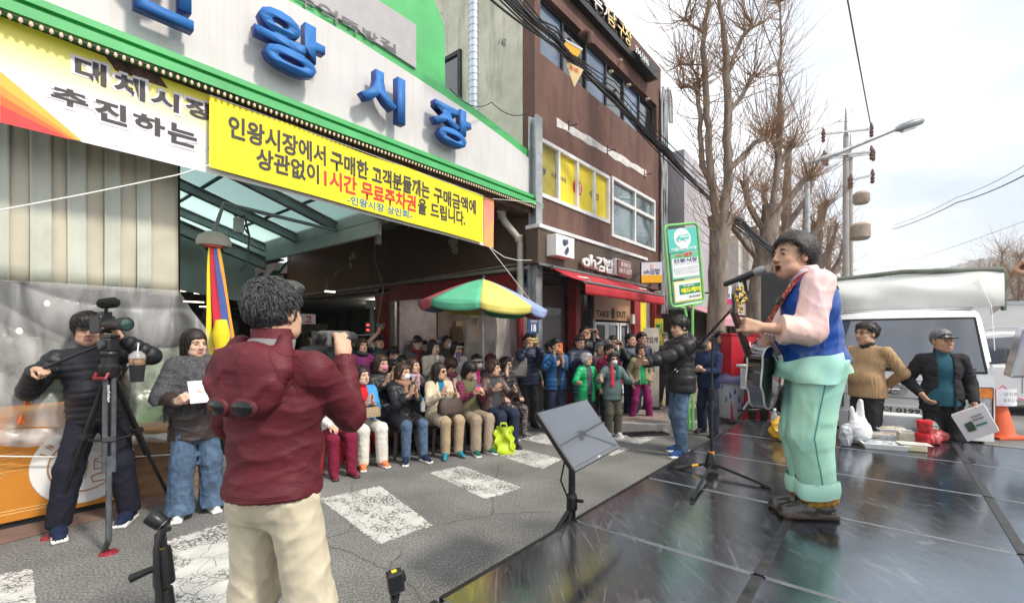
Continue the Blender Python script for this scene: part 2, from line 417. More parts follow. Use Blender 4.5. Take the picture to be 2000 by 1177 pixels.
# ---------------------------------------------------------------- people
SK=[M('skin_light',(.62,.40,.29),.5,var=.08,vs=30,spec=.2,bump=.12,bs=160),M('skin_warm',(.56,.34,.235),.5,var=.09,vs=30,spec=.2,bump=.12,bs=160),M('skin_tan',(.47,.275,.18),.5,var=.09,vs=30,spec=.2,bump=.12,bs=160)]
for m_ in SK:
	b_=m_.node_tree.nodes['Principled BSDF'];b_.inputs['Subsurface Weight'].default_value=.12;b_.inputs['Subsurface Radius'].default_value=(.012,.005,.003);b_.inputs['Subsurface Scale'].default_value=1
LIP=M('lips',(.42,.17,.15),.45,var=.05);LIPR=M('lips_red',(.42,.15,.135),.4,var=.05);MOUTH=M('mouth',(.05,.012,.012),.6,var=0)
EYE=M('eye_dark',(.012,.009,.008),.25,var=0);BROW=M('eyebrow_hair',(.03,.022,.018),.8,var=.1)
def hairmat(n,c): return M('hair_'+n,c,.42,var=.35,vs=40,bump=.5,bs=120,spec=.4,stretch=(1,1,.25))
HB=hairmat('black',(.012,.010,.010));HBR=hairmat('brown',(.05,.025,.016));HG=hairmat('grey',(.16,.16,.165));HW=hairmat('white',(.42,.42,.43));HD=hairmat('dark',(.022,.016,.013))
def cloth(n,c=(.1,.1,.1),rough=.85,bump=.25,bs=90,var=.1,vs=9,**k): return M('cloth_'+n,c,rough,var=var,vs=vs,bump=bump,bs=bs,spec=.25,**k)
def nylon(n,c,**k): return M('nylon_'+n,c,.48,var=.1,vs=8,bump=.35,bs=22,spec=.4,**k)
RUB=M('rubber_white',(.72,.70,.66),.6,var=.08);RUBK=M('rubber_black',(.02,.02,.02),.6,var=.1)
MASKW=M('mask_white',(.78,.79,.80),.8,var=.03);BLACKP=M('black_plastic',(.015,.015,.016),.35,var=.1);LENS=M('dark_lens',(.006,.006,.007),.15,var=0,spec=.5)
def _lens(rx,ry,rz,n=10):
	mb=MB();vs_=[]
	for j in range(1,5):
		a=math.pi*j/5
		for i in range(n): g=2*math.pi*i/n;mb.v.append((rx*math.cos(g)*math.sin(a),ry*math.cos(a),rz*math.sin(g)*math.sin(a)))
	for j in range(3):
		for i in range(n): mb.f.append((j*n+i,j*n+(i+1)%n,(j+1)*n+(i+1)%n,(j+1)*n+i));mb.m.append(0)
	mb.f.append(tuple(range(n))[::-1]);mb.f.append(tuple(range(3*n,4*n)));mb.m+=[0,0]
	me=bpy.data.meshes.new('eye');me.from_pydata(mb.v,[],mb.f);me.polygons.foreach_set('use_smooth',[True]*len(mb.f));return me
EYE_ME=_lens(.0135,.006,.0046);EYE_ME.materials.append(EYE)
BROW_ME={}
def brow_me(mat):
	if mat.name in BROW_ME: return BROW_ME[mat.name]
	mb=MB();mb.tube([(-.017,-.004,-.003),(-.008,.001,.001),(.004,.0005,.002),(.017,-.007,-.002)],[.0022,.0038,.0036,.0015],6)
	me=bpy.data.meshes.new('eyebrow');me.from_pydata(mb.v,[],mb.f);me.materials.append(mat);me.polygons.foreach_set('use_smooth',[True]*len(mb.f));BROW_ME[mat.name]=me;return me
HAIRLINE={'short':([-.14,-.07,-.03,.012,.022,.055,.10],[-.070,-.062,-.03,-.012,.030,.058,.072]),
 'crop':([-.14,-.07,-.03,.012,.03,.06,.11],[-.050,-.045,-.005,.0,.045,.078,.09]),
 'mop':([-.14,-.07,-.03,.012,.032,.06,.11],[-.085,-.08,-.055,-.035,.015,.040,.034]),
 'bob':([-.14,-.02,.02,.042,.056,.11],[-.105,-.115,-.12,-.09,.052,.066]),
 'bang':([-.14,-.02,.02,.046,.06,.11],[-.105,-.115,-.12,-.09,.036,.034]),
 'long':([-.14,-.02,.02,.040,.056,.11],[-.5,-.5,-.16,-.10,.055,.066]),
 'perm':([-.16,-.03,.015,.045,.06,.13],[-.085,-.085,-.05,.0,.055,.062]),
 'tied':([-.14,-.07,-.02,.02,.05,.11],[-.075,-.07,-.01,.012,.058,.076])}
def hair_tufts(P,mat,n,seed,kind='short',ln=.05,r=.0032,lift=.35,b=1.06):
	"short tapered locks lying over the hair mass"
	rr=random.Random(seed);mb=MB();ky,kz=HAIRLINE[kind]
	for _ in range(n):
		while True:
			v=np.array([rr.gauss(0,1),rr.gauss(0,1),rr.gauss(0,1)]);v/=np.linalg.norm(v)
			p=np.array([v[0]*.089,-.016+v[1]*.111,.040+v[2]*.101])
			if p[2]>np.interp(p[1],ky,kz)+.006: break
		nr_=nrm((v[0]/.089,v[1]/.111,v[2]/.101));crown=np.array([.01,-.06,.13]);t=p-crown;t=t-nr_*t.dot(nr_);t=nrm(t+np.array([rr.gauss(0,.35) for _ in range(3)])*.05*8/ 4);t=nrm(t-nr_*t.dot(nr_))
		L_=ln*rr.uniform(.6,1.4);q=[p-nr_*.004,p+t*L_*.4+nr_*(.004+lift*.008*rr.random()),p+t*L_*.75+nr_*(.004+lift*.012*rr.random()-.002),p+t*L_-nr_*.006*rr.random()]
		mb.tube([P['hm'](x) for x in q],[r*.6,r,r*.75,r*.15],4,False)
	me=bpy.data.meshes.new('hair_locks');me.from_pydata(mb.v,[],mb.f);me.materials.append(mat);me.polygons.foreach_set('use_smooth',[True]*len(mb.f));o=link('hair_locks',me,P['root'],local=True);o['kind']='stuff';return o
def hair_strands(P,mat,n,seed,kind,r=.0050):
	"tapered strands hanging from the parting over the sides and the back"
	rr=random.Random(seed);mb=MB();zl={'bob':-.118,'bang':-.118,'long':-.25}[kind]
	for k in range(n):
		a_=rr.uniform(-2.45,2.45);x,y=math.sin(a_),-math.cos(a_);zend=zl*rr.uniform(.86,1.06) if y<.45 else .05-.02*rr.random()
		if kind!='bang' and y>(.12 if kind=='long' else .22): continue
		q=[]
		for s_ in (0,.16,.34,.52,.68,.84,1):
			if s_<.52: g=s_/.52*1.57;rad=math.sin(g);z=.040+.104*math.cos(g)
			else: rad=1-.04*(s_-.52);z=.040+(zend-.040)*(s_-.52)/.48
			o_=1.02+.05*rr.random();q.append(P['hm']((x*.092*rad*o_+(.012 if s_<.1 else 0),-.014+y*.112*rad*o_,z+.003)))
		mb.tube(q,[r*.5,r,r*1.1,r*1.1,r,r*.8,r*.2],4,False)
	me=bpy.data.meshes.new('hair_locks');me.from_pydata(mb.v,[],mb.f);me.materials.append(mat);me.polygons.foreach_set('use_smooth',[True]*len(mb.f));o=link('hair_locks',me,P['root'],local=True);o['kind']='stuff';return o
def torso_fn(O,Rm): return lambda p: np.array(O)+np.array(Rm)@np.array(p,float)
def person(label,pos,face,h=1.66,fem=False,sit=None,lean=0,hd=(0,0,0),L=None,Ra=None,feet=None,skin=1,hair=('short',HB),top=None,shirt=None,bottom=None,shoes=None,sock=None,
		   glasses=None,mask=None,hat=None,scarf=None,q='mid',belly=0,group='people watching the street show',wide=1.0,mouth=0,pelvis=None,big=1.06,brow=BROW,hide=(),nofeet=False,sides=0,fwd=0):
	pos=Vector(pos);d=Vector(face)
	if len(face)==2: d=Vector((face[0],face[1],0))
	rz=math.atan2(-d.x,d.y);s=h/1.70
	px_seed=abs(pos[0])
	root=thing('person',label,'person',pos,rz,group);root.scale=(s,s,s)
	MX[root.name]=MX[root.name]@Matrix.Scale(s,4)
	vb,vf,vc,vh={'hi':(.016,.0058,.0085,.006),'mid':(.022,.0085,.013,.009),'low':(.026,.0105,.016,.011)}[q]
	lo=-.02 if fem else 0
	pz=.93 if sit is None else sit/s+.10
	pel=np.array(pelvis if pelvis is not None else (0,0 if sit is None else -.02,pz),float)
	T_R=rotm(0,lean,sides);T=torso_fn(pel,T_R);tq=dict(O=pel,Rm=T_R)
	W=(.90 if fem else 1.0)*wide
	sh=[T((x*.168*W,-.012,.430)) for x in (-1,1)]
	hip=[T((x*.082,0,-.03)) for x in (-1,1)]
	if feet is None: feet=((-.10,.0,0),(.10,.0,0)) if sit is None else ((-.12,.40,0),(.12,.40,0))
	ank=[np.array((f[0],f[1],.085+f[2]),float) for f in feet]
	fyaw=[f[3] if len(f)>3 else x*-.15 for f,x in zip(feet,(-1,1))]
	kn=[]
	for i in (0,1):
		lf=min(1,np.linalg.norm(hip[i]-ank[i])*1.008/.85) if sit is None else 1;k_,a_=ik(hip[i],ank[i],.43*lf,.42*lf,(.10*(-1,1)[i],1,.15 if sit is None else .6));kn.append(k_);ank[i]=a_ if sit is None else ank[i]
	arms=[]
	for i,(A,x) in enumerate(((L,-1),(Ra,1))):
		if A is None: A=((x*.225*W,.05,pel[2]-.05),(0,.12,-1),(-x,0,0),.45)
		A=list(A)+[None]*(5-len(A))
		hint=A[4] if A[4] is not None else (x*.45,-.5,-.75)
		e_,w_=ik(sh[i],A[0],.285,.255,hint)
		dv=A[1] if A[1] is not None else w_-e_
		nv=A[2] if A[2] is not None else (-x,0,0)
		arms.append((e_,w_,dv,nv,.4 if A[3] is None else A[3]))
	hc=T((0,.012+fwd,.632-fwd*.35));HR=rotm(*hd)
	# ---- the body,one surface
	P=[E((0,0,0),(.150,.104+belly*.3,.125),0,.05,**tq),E((0,belly*.4,.15),(.126*W,.092+belly*.6,.13),0,.05,**tq),E((0,0,.315),(.150*W,.108,.165),0,.05,**tq),
	   C((-.105*W,-.012,.432),(.105*W,-.012,.432),.058,.058,0,.05,**tq)]
	P.append(C(T((0,-.018,.45)),hc+HR@V3(0,-.02,-.05),.056 if not fem else .05,.054 if not fem else .047,0,.03))
	for i in (0,1):
		e_,w_,dv,nv,cu=arms[i];x=(-1,1)[i]
		P+=[C(sh[i],e_,.050,.041,0,.03),C(e_,w_,.041,.027,0,.02)]
		P+=hand_prims(w_,dv,nv,side=-x,curl=cu,mat=0,s=(.92 if fem else 1.0))
		P+=[C(hip[i],kn[i],.074,.056,0,.05),C(kn[i],ank[i],.054,.036,0,.03),C(ank[i]+V3(0,0,.02)-0,ank[i]+V3(0,0,-.02),.040,.040,3,.02)]
		fd=np.array((-math.sin(fyaw[i]),math.cos(fyaw[i]),0));P.append(C(ank[i]+V3(0,0,-.045),ank[i]+fd*.12+V3(0,0,-.055),.034,.026,3,.02))
	P+=head_prims(hc,HR,0,1,fem,big,mouth)
	fine=[(hc-.155,hc+.155,vf)]
	for i in (0,1):
		e_,w_,dv,nv,cu=arms[i];c=w_+nrm(dv)*.08
		if i not in hide: fine.append((c-.115,c+.115,vf))
	lipm=LIPR if fem and len(label)%3==0 else LIP
	body=field_mesh('body',P,[SK[skin],lipm,MOUTH,sock or M('sock_grey',(.25,.25,.26),.9)],root,vb,fine)
	hm=lambda p: hc+HR@V3(*[v*big for v in p])
	HM=Matrix.Translation(Vector(hc.tolist()))@Matrix(HR.tolist()).to_4x4()@Matrix.Scale(big,4)
	def facepiece(name,me,loc,flip=1,rot=None):
		o=bpy.data.objects.new(name,me);col.objects.link(o);o.parent=root;m=HM@Matrix.Translation(Vector(loc))
		if rot is not None: m=m@Matrix.Rotation(rot,4,'Y')
		o.matrix_local=m@Matrix.Diagonal((flip,1,1,1));MX[o.name]=MX[root.name];return o
	if glasses!='sun':
		for x in (-1,1): facepiece('eye',EYE_ME,(x*.032,.0865,.0105),x,x*.08)
	for x in (-1,1):
		if not(hat=='low'): facepiece('eyebrow',brow_me(brow),(x*.032,.0925,.032),x)
	# ---- hair
	inh=lambda x,y,z:[(x-hc[0])*HR[0,i]+(y-hc[1])*HR[1,i]+(z-hc[2])*HR[2,i] for i in range(3)]
	if hair:
		hk,hmt=hair[0],hair[1];vol=hair[2] if len(hair)>2 else .0
		hq=dict(O=hc,Rm=HR);b=big
		g=.010+vol
		hp=[E((0,-.016*b,.040*b),((.079+g)*b,(.100+g)*b,(.088+g*1.3)*b),0,.02,**hq)]
		if hk in('bob','bang','long'):
			for x in (-1,1): hp.append(E((x*.068,-.018,-.045),(.021+vol,.048,.085),0,.03,**hq))
			hp.append(E((0,-.065,-.04),(.075,.05,.085),0,.03,**hq))
		if hk=='long':
			for x in (-1,1): hp.append(C(hm((x*.06,-.03,-.08)),T((x*.10,-.06,.30)),.045,.03,0,.03))
			hp.append(C(hm((0,-.07,-.06)),T((0,-.125,.28)),.07,.05,0,.03))
		if hk=='perm':
			for x in (-1,1): hp.append(E((x*.07,-.02,.0),(.045,.075,.075),0,.03,**hq))
			hp.append(E((0,.03,.10),(.07,.06,.04),0,.03,**hq))
		if hk in('tied',): hp.append(E((0,-.115,-.02),(.03,.03,.03),0,.02,**hq))
		if hk in('short','mop'): hp.append(E((0.015,.045,.095),(.066,.050,.036),0,.03,**hq))
		ky,kz=HAIRLINE[hk]
		def hcut(x,y,z):
			qx,qy,qz=inh(x,y,z);lim=np.interp(qy/b,ky,kz)*b+.007*np.sin(qx*95+qy*40)*np.sin(qx*41+1.7)+.004*np.sin(qx*170-qy*60)
			if hk in('bob','bang','long'):
				side=np.abs(qx)/b>.062;lim=np.where(side&(qy/b<.046),-.115*b if hk!='long' else -.6,lim)
			return (lim-qz)*.7
		fo={'perm':(.010,75,1),'short':(.006,55,2),'mop':(.007,45,0),'crop':(.003,80,2)}.get(hk,(.0045,50,4))
		field_mesh('hair',hp,[hmt],root,vh,(),(hcut,),fold=fo)
		PP=dict(hm=hm,root=root);sd=len(label)*7+int(px_seed*31)
		if hk in('bob','bang','long'): hair_strands(PP,hmt,110,sd,hk)
		elif hk=='perm': hair_tufts(PP,hmt,150,sd,'perm',.035,.0045,1.2)
		elif not hat: hair_tufts(PP,hmt,170,sd,hk if hk!='tied' else 'tied',.045,.0036,.25)
	# ---- clothes
	def torso_cut(zlo,zhi):
		def f(x,y,z):
			dx,dy,dz=x-pel[0],y-pel[1],z-pel[2];lz=dx*T_R[0,2]+dy*T_R[1,2]+dz*T_R[2,2]
			return np.maximum(zlo-lz,lz-zhi)
		return f
	def upper(name,sp,extra_cut=()):
		t=sp.get('t',.02);qv=sp.get('q');m=sp['m'];hem=sp.get('hem',-.10);mats=[m]+list(sp.get('mats',()))
		ts=sp.get('ts',t*.75);sm=sp.get('sm',0)
		pr=[E((0,0,-.01),(.150+t,.104+t+belly*.3,.14),0,.04,quilt=qv,**tq),E((0,belly*.4,.15),(.130*W+t,.096+t+belly*.6,.15),0,.06,quilt=qv,**tq),E((0,0,.315),(.152*W+t,.110+t,.17),0,.05,quilt=qv,**tq),
			C((-.105*W,-.012,.430),(.105*W,-.012,.430),.054+t*.7,.054+t*.7,0,.05,**tq)]
		if hem<-.05:
			fl=sp.get('flare',.01)
			pr.append(C((0,0,.05),(0,0,hem-.12) if sit is None else (0,0,-.03),.160+t,.160+t+fl,0,.05,sq=(1,.74,1),quilt=qv,**tq))
		if sit is not None and hem<-.12:
			fr=min(1,(-hem-.05)/.43)
			for i in (0,1):
				e1=hip[i]+(kn[i]-hip[i])*fr;pr.append(C(hip[i],e1,.09+t*.7,.075+t*.6,0,.05,quilt=qv))
		sl_=sp.get('sleeve',1.0)
		if sl_>0:
			for i in (0,1):
				e_,w_=arms[i][0],arms[i][1]
				pr.append(C(sh[i],e_,.052+ts,.045+ts,sm,.022,quilt=qv))
				if sl_>.5:
					fr=(sl_-.5)*2;w2=e_+(w_-e_)*(fr*.97);pr.append(C(e_,w2,.045+ts,.032+ts*.75+sp.get('cuff',0),sm,.018,quilt=qv))
		ch=sp.get('collar',.05)
		if ch: pr.append(C(T((0,-.016,.44)),T((0,.0,.485+ch)),.070+t*.35,.064+t*.25,sp.get('cm',0),.02))
		if sp.get('hood'):
			pr+=[E((0,-.105-t*.4,.47),(.13,.06,.075),0,.035,**tq),E((0,-.085-t*.3,.53),(.095,.05,.045),0,.03,**tq)]
		op=sp.get('open',0)
		if op:
			pr.append(C((0,.21+t+belly,.56),(0,.21+t+belly,-.7),op*1.25,op,-1,.01,op='-',sq=(1,4,1),**tq))
		zt=sp.get('ztop',.485+ch+.01)
		cuts=[]
		cuts.append(torso_cut(hem if sit is None else max(hem,-.16),zt))
		def cuffcut(x,y,z):
			r=np.full(np.broadcast(x,y,z).shape,-1.0,dtype=np.float32)
			for i in (0,1):
				e_,w_=arms[i][0],arms[i][1];d_=(w_-e_)/np.linalg.norm(w_-e_);en=e_+(w_-e_)*max(0.05,((sl_-.5)*2)*.99) if sl_>.5 else sh[i]+(e_-sh[i])*max(.1,sl_*2);
				if sl_<=.5: d_=(e_-sh[i])/np.linalg.norm(e_-sh[i])
				a=(x-en[0])*d_[0]+(y-en[1])*d_[1]+(z-en[2])*d_[2]
				near=((x-w_[0])**2+(y-w_[1])**2+(z-w_[2])**2<(.30 if sl_>.5 else .62)**2)&((x-en[0])**2+(y-en[1])**2+(z-en[2])**2<(.16 if sl_>.5 else .45)**2)
				r=np.where(near,np.maximum(r,a),r)
			return r
		if sl_>.5: cuts.append(cuffcut)
		return field_mesh(name,pr,mats,root,sp.get('vox',vc),(),tuple(cuts)+tuple(extra_cut),fold=sp.get('fold',(.009 if not qv else .004,40,len(label)%7,1.35)),matfn=sp.get('matfn'))
	if shirt: upper('shirt',dict(dict(t=.008,hem=-.08,collar=.03,sleeve=.55,fold=None),**shirt))
	if top: upper(top.get('n','jacket'),top)
	if bottom:
		t=bottom.get('t',.014);pr=[E((0,0,0),(.152+t*.6,.107+t*.6+belly*.25,.14),0,.05,**tq)]
		w2=bottom.get('w',0)
		for i in (0,1):
			aa=ank[i]+V3(0,0,bottom.get('up',.0));pr+=[C(hip[i],kn[i],.076+t,.064+t+w2*.4,0,.05),C(kn[i],aa,.064+t+w2*.4,.046+t+w2,0,.03)]
			if bottom.get('break'): pr.append(C(aa+V3(0,.02,-.02),aa+V3(0,.045,-.03),.05+t+w2,.05+t+w2,0,.02))
		cl=(torso_cut(-2,bottom.get('zt',.10)),(lambda x,y,z:(min(ank[0][2],ank[1][2])-.035+bottom.get('up',0))-z+0*x))
		field_mesh(bottom.get('n','trousers'),pr,[bottom['m']],root,vc,(),cl,fold=bottom.get('fold',(.010,40,len(label)%7,.55)))
	if shoes and not nofeet:
		for i in (0,1):
			f=ank[i];fd=np.array((-math.sin(fyaw[i]),math.cos(fyaw[i]),0));FR=rotm(fyaw[i]);z0=feet[i][2]
			o=np.array((f[0],f[1],z0));fq=dict(O=o,Rm=FR)
			sw=.9 if fem else 1
			if shoes.get('heel'):
				pr=[E((0,.03,.075),(.036,.05,.03),0,.02,**fq),C((0,.06,.055),(0,.15,.028),.034,.022,0,.02,**fq),C((0,.15,.026),(0,.185,.022),.022,.008,0,.02,**fq),C((0,-.035,.09),(0,-.035,.065),.032,.03,0,.02,**fq),C((0,-.05,.06),(0,-.055,.0),.015,.008,1,.01,**fq),C((0,.0,.05),(0,.09,.02),.022,.022,0,.02,**fq)]
			else:
				pr=[C((0,-.045,.055),(0,.07,.05),.042*sw,.043*sw,0,.02,**fq),C((0,.07,.045),(0,.165*sw,.036),.043*sw,.033*sw,0,.03,**fq),C((0,-.02,.09),(0,.03,.08),.045,.04,0,.02,**fq),
					BX((0,.06,.014),(.047*sw,.135*sw,.016),.014,1,.004,**fq),E((0,.155*sw,.018),(.045*sw,.05,.019),1,.01,**fq),E((0,-.05,.018),(.044*sw,.045,.020),1,.01,**fq)]
			field_mesh('shoe',pr,[shoes['m'],shoes.get('sole',RUB)],root,min(vh,.0085) if q!='low' else .011,(),((lambda x,y,z:(z0+.001)-z+0*x),(lambda x,y,z:z-(z0+.125)+0*x)))
	# ---- worn things on the head and neck
	hq=dict(O=hc,Rm=HR)
	if mask:
		field_mesh('face_mask',[E((0,.047,-.045),(.061,.068,.052),0,.02,**hq),E((0,.088,-.032),(.026,.03,.034),0,.03,**hq)],[mask],root,vf,(),((lambda x,y,z: inh(x,y,z)[2]+.004 ),(lambda x,y,z:-.005-inh(x,y,z)[1])),fold=(.002,60,1))
	if glasses=='sun':
		mb=MB()
		for x in (-1,1): pass
		pr=[E((x*.033,.094,.010),(.027,.010,.021),0,.004,**hq) for x in (-1,1)]+[C(hm((-.012,.101,.016)),hm((.012,.101,.016)),.004,.004,0,.004)]
		pr+=[C(hm((x*.056,.084,.014)),hm((x*.080,.0,.012)),.004,.004,0,.004) for x in (-1,1)]
		field_mesh('sunglasses',pr,[LENS],root,.005)
	elif glasses:
		mb=MB()
		for x in (-1,1):
			mb.tube([hm((x*.033+.023*math.cos(a),.097-abs(.010*math.cos(a))*(1 if x*math.cos(a)>0 else 0),.010+.017*math.sin(a))) for a in [2*math.pi*j/14 for j in range(15)]],.0019,5,False)
			mb.tube([hm((x*.056,.087,.014)),hm((x*.080,.0,.012))],.0018,5)
		mb.tube([hm((-.011,.099,.013)),hm((.011,.099,.013))],.0018,5)
		me=bpy.data.meshes.new('glasses');me.from_pydata(mb.v,[],mb.f);me.materials.append(BLACKP);link('glasses',me,root,local=True)
	if hat and hat!='low':
		hk,hmt=hat[0],hat[1]
		if hk=='cap':
			pr=[E((0,-.012,.040),(.089,.108,.100),0,.02,**hq),E((0,.125,.050),(.070,.065,.010),0,.02,**hq)]
			cutf=lambda x,y,z: (np.interp(inh(x,y,z)[1],[-.12,.03,.2],[.005,.036,.030])-inh(x,y,z)[2])
		elif hk=='beanie':
			pr=[E((0,-.012,.045),(.090,.108,.112),0,.02,quilt=(.004,.03),**hq),E((0,-.012,.03),(.094,.112,.045),0,.01,**hq)]
			cutf=lambda x,y,z: (np.interp(inh(x,y,z)[1],[-.12,.03,.2],[-.02,.020,.040])-inh(x,y,z)[2])
		else:
			pr=[E((0,-.012,.045),(.090,.108,.096),0,.02,**hq),E((0,.0,.035),(.125,.150,.016),0,.03,**hq)]
			cutf=lambda x,y,z: (.012-inh(x,y,z)[2])
		field_mesh('hat' if hk!='cap' else 'cap',pr,[hmt],root,vh,(),(cutf,),fold=(.002,50,2))
	if scarf:
		n=10;pts=[T((.085*math.cos(2*math.pi*j/n),.01+.080*math.sin(2*math.pi*j/n),.505+.02*math.cos(2*math.pi*j/n+1))) for j in range(n+1)]
		pr=[C(pts[j],pts[j+1],.034,.036,0,.02) for j in range(n)]
		for k_,(x0,ln) in enumerate(scarf.get('ends',((.03,.28),))):
			pr.append(C(T((x0,.10,.49)),T((x0*1.3,.155+belly,.49-ln)),.036,.04,k_+1 if len(scarf['m'])>k_+1 else 0,.015,sq=(1,.5,1)))
		field_mesh('scarf',pr,scarf['m'],root,vh*1.2,(),(),fold=(.006,45,2))
	return dict(root=root,T=T,TR=T_R,pel=pel,sh=sh,arms=arms,hip=hip,kn=kn,ank=ank,hc=hc,HR=HR,hm=hm,MX=MX[root.name],W=W)
# ---------------------------------------------------------------- ground,stage
def tp(t,d,z=0.0): return U*t+NN*d+Z*z
def tt(px,d,py=655): return onp(px,py,d).dot(U)
def zz(px,py,d): return onp(px,py,d).z
ASPH=M('asphalt',(.20,.197,.192),.85,var=.22,vs=.8,bump=.5,bs=160,spec=.3,detail=8)
def _asph():
	N,L,b=nodes(ASPH);tc=N['Texture Coordinate'].outputs['Object']
	base=b.inputs['Base Color'].links[0].from_socket
	sp=N.new('ShaderNodeTexNoise');sp.inputs['Scale'].default_value=70;sp.inputs['Detail'].default_value=2;L.new(tc,sp.inputs[0])
	sr=N.new('ShaderNodeValToRGB');sr.color_ramp.elements[0].position=.38;sr.color_ramp.elements[1].position=.72;sr.color_ramp.elements[0].color=(.55,.55,.55,1);sr.color_ramp.elements[1].color=(1.5,1.48,1.44,1);L.new(sp.outputs[0],sr.inputs[0])
	m1=N.new('ShaderNodeMix');m1.data_type='RGBA';m1.blend_type='MULTIPLY';m1.inputs['Factor'].default_value=1;L.new(base,m1.inputs['A']);L.new(sr.outputs[0],m1.inputs['B'])
	wn=N.new('ShaderNodeTexNoise');wn.inputs['Scale'].default_value=2.5;wn.inputs['Detail'].default_value=6;L.new(tc,wn.inputs[0])
	ad=N.new('ShaderNodeMix');ad.data_type='VECTOR';ad.inputs['Factor'].default_value=.16;L.new(tc,ad.inputs['A']);L.new(wn.outputs['Color'],ad.inputs['B'])
	vo=N.new('ShaderNodeTexVoronoi');vo.feature='DISTANCE_TO_EDGE';vo.inputs['Scale'].default_value=.5;L.new(ad.outputs['Result'],vo.inputs['Vector'])
	cr=N.new('ShaderNodeValToRGB');cr.color_ramp.elements[0].position=.0;cr.color_ramp.elements[1].position=.0045;cr.color_ramp.elements[0].color=(.50,.48,.46,1);L.new(vo.outputs['Distance'],cr.inputs[0])
	m2=N.new('ShaderNodeMix');m2.data_type='RGBA';m2.blend_type='MULTIPLY'
	n3=N.new('ShaderNodeTexNoise');n3.inputs['Scale'].default_value=.9;L.new(tc,n3.inputs[0]);r3=N.new('ShaderNodeMapRange');r3.inputs['From Min'].default_value=.40;r3.inputs['From Max'].default_value=.52;L.new(n3.outputs[0],r3.inputs[0]);L.new(r3.outputs[0],m2.inputs['Factor'])
	L.new(m1.outputs['Result'],m2.inputs['A']);L.new(cr.outputs[0],m2.inputs['B']);L.new(m2.outputs['Result'],b.inputs['Base Color'])
_asph()
mb=MB();mb.quad((-900,-60,0),(2500,-60,0),(2500,2200,0),(-900,2200,0));mb.build('road',ASPH,kind='structure')
PAINT=M('road_paint',(.52,.51,.48),.75,var=.1,vs=5,bump=.3,bs=120)
def _paint():
	N,L,b=nodes(PAINT);tc=N['Texture Coordinate'].outputs['Object']
	wn=N.new('ShaderNodeTexNoise');wn.inputs['Scale'].default_value=8;wn.inputs['Detail'].default_value=5;L.new(tc,wn.inputs[0])
	ad=N.new('ShaderNodeMix');ad.data_type='VECTOR';ad.inputs['Factor'].default_value=.06;L.new(tc,ad.inputs['A']);L.new(wn.outputs['Color'],ad.inputs['B'])
	vo=N.new('ShaderNodeTexVoronoi');vo.feature='DISTANCE_TO_EDGE';vo.inputs['Scale'].default_value=26;L.new(ad.outputs['Result'],vo.inputs['Vector'])
	vl=N.new('ShaderNodeTexVoronoi');vl.feature='DISTANCE_TO_EDGE';vl.inputs['Scale'].default_value=5;L.new(ad.outputs['Result'],vl.inputs['Vector'])
	big=N.new('ShaderNodeTexNoise');big.inputs['Scale'].default_value=2.6;big.inputs['Detail'].default_value=6;big.inputs['Roughness'].default_value=.7;L.new(tc,big.inputs[0])
	a=N.new('ShaderNodeMath');a.operation='MULTIPLY_ADD';a.inputs[1].default_value=-3.0;a.inputs[2].default_value=1.62;L.new(big.outputs[0],a.inputs[0])
	s=N.new('ShaderNodeMath');s.operation='MULTIPLY_ADD';s.inputs[1].default_value=3.4;L.new(vo.outputs['Distance'],s.inputs[0]);L.new(a.outputs[0],s.inputs[2])
	r=N.new('ShaderNodeMapRange');r.inputs['From Min'].default_value=.20;r.inputs['From Max'].default_value=.27;L.new(s.outputs[0],r.inputs[0])
	r2=N.new('ShaderNodeMapRange');r2.inputs['From Min'].default_value=.003;r2.inputs['From Max'].default_value=.012;L.new(vl.outputs['Distance'],r2.inputs[0])
	mm=N.new('ShaderNodeMath');mm.operation='MULTIPLY';L.new(r.outputs[0],mm.inputs[0]);L.new(r2.outputs[0],mm.inputs[1])
	at_=N.new('ShaderNodeAttribute');at_.attribute_name='edge'
	en=N.new('ShaderNodeTexNoise');en.inputs['Scale'].default_value=30;en.inputs['Detail'].default_value=4;L.new(tc,en.inputs[0])
	es=N.new('ShaderNodeMath');es.operation='ADD';L.new(at_.outputs['Fac'],es.inputs[0]);L.new(en.outputs[0],es.inputs[1])
	er=N.new('ShaderNodeMapRange');er.inputs['From Min'].default_value=.62;er.inputs['From Max'].default_value=.72;L.new(es.outputs[0],er.inputs[0])
	m3=N.new('ShaderNodeMath');m3.operation='MULTIPLY';L.new(mm.outputs[0],m3.inputs[0]);L.new(er.outputs[0],m3.inputs[1])
	L.new(m3.outputs[0],b.inputs['Alpha'])
_paint()
def stripe(px4):
	p=[gnd(*q,z=.004) for q in px4];n=16;mb=MB()
	mb.grid(lambda a,b:(p[0]*(1-a)+p[1]*a)*(1-b)+(p[3]*(1-a)+p[2]*a)*b,n,n)
	o=mb.build('road_marking',PAINT,kind='structure');at_=o.data.attributes.new('edge','FLOAT','POINT')
	at_.data.foreach_set('value',[min(1,min(i,n-i,j,n-j)/2.0) for j in range(n+1) for i in range(n+1)])
for q in [((-60,1128),(66,1108),(75,1200),(-70,1300)),((300,1062),(470,1008),(575,1115),(330,1250)),((618,972),(744,946),(850,1026),(742,1066)),((835,922),(900,908),(1024,952),(950,976)),
		  ((962,885),(1010,873),(1100,896),(1060,918)),((1016,857),(1060,845),(1150,862),(1110,876)),((1140,880),(1200,868),(1232,876),(1196,890)),((1190,857),(1236,845),(1284,853),(1252,868))]: stripe(q)
REDC=M('red_concrete',(.20,.125,.10),.9,var=.2,vs=2,bump=.4,bs=60)
mb=MB();mb.poly([tp(-6,4.75,.004),tp(1.9,5.3,.004),tp(1.9,6.4,.004),tp(-6,6.4,.004)]);mb.build('pavement_strip',REDC,kind='structure')
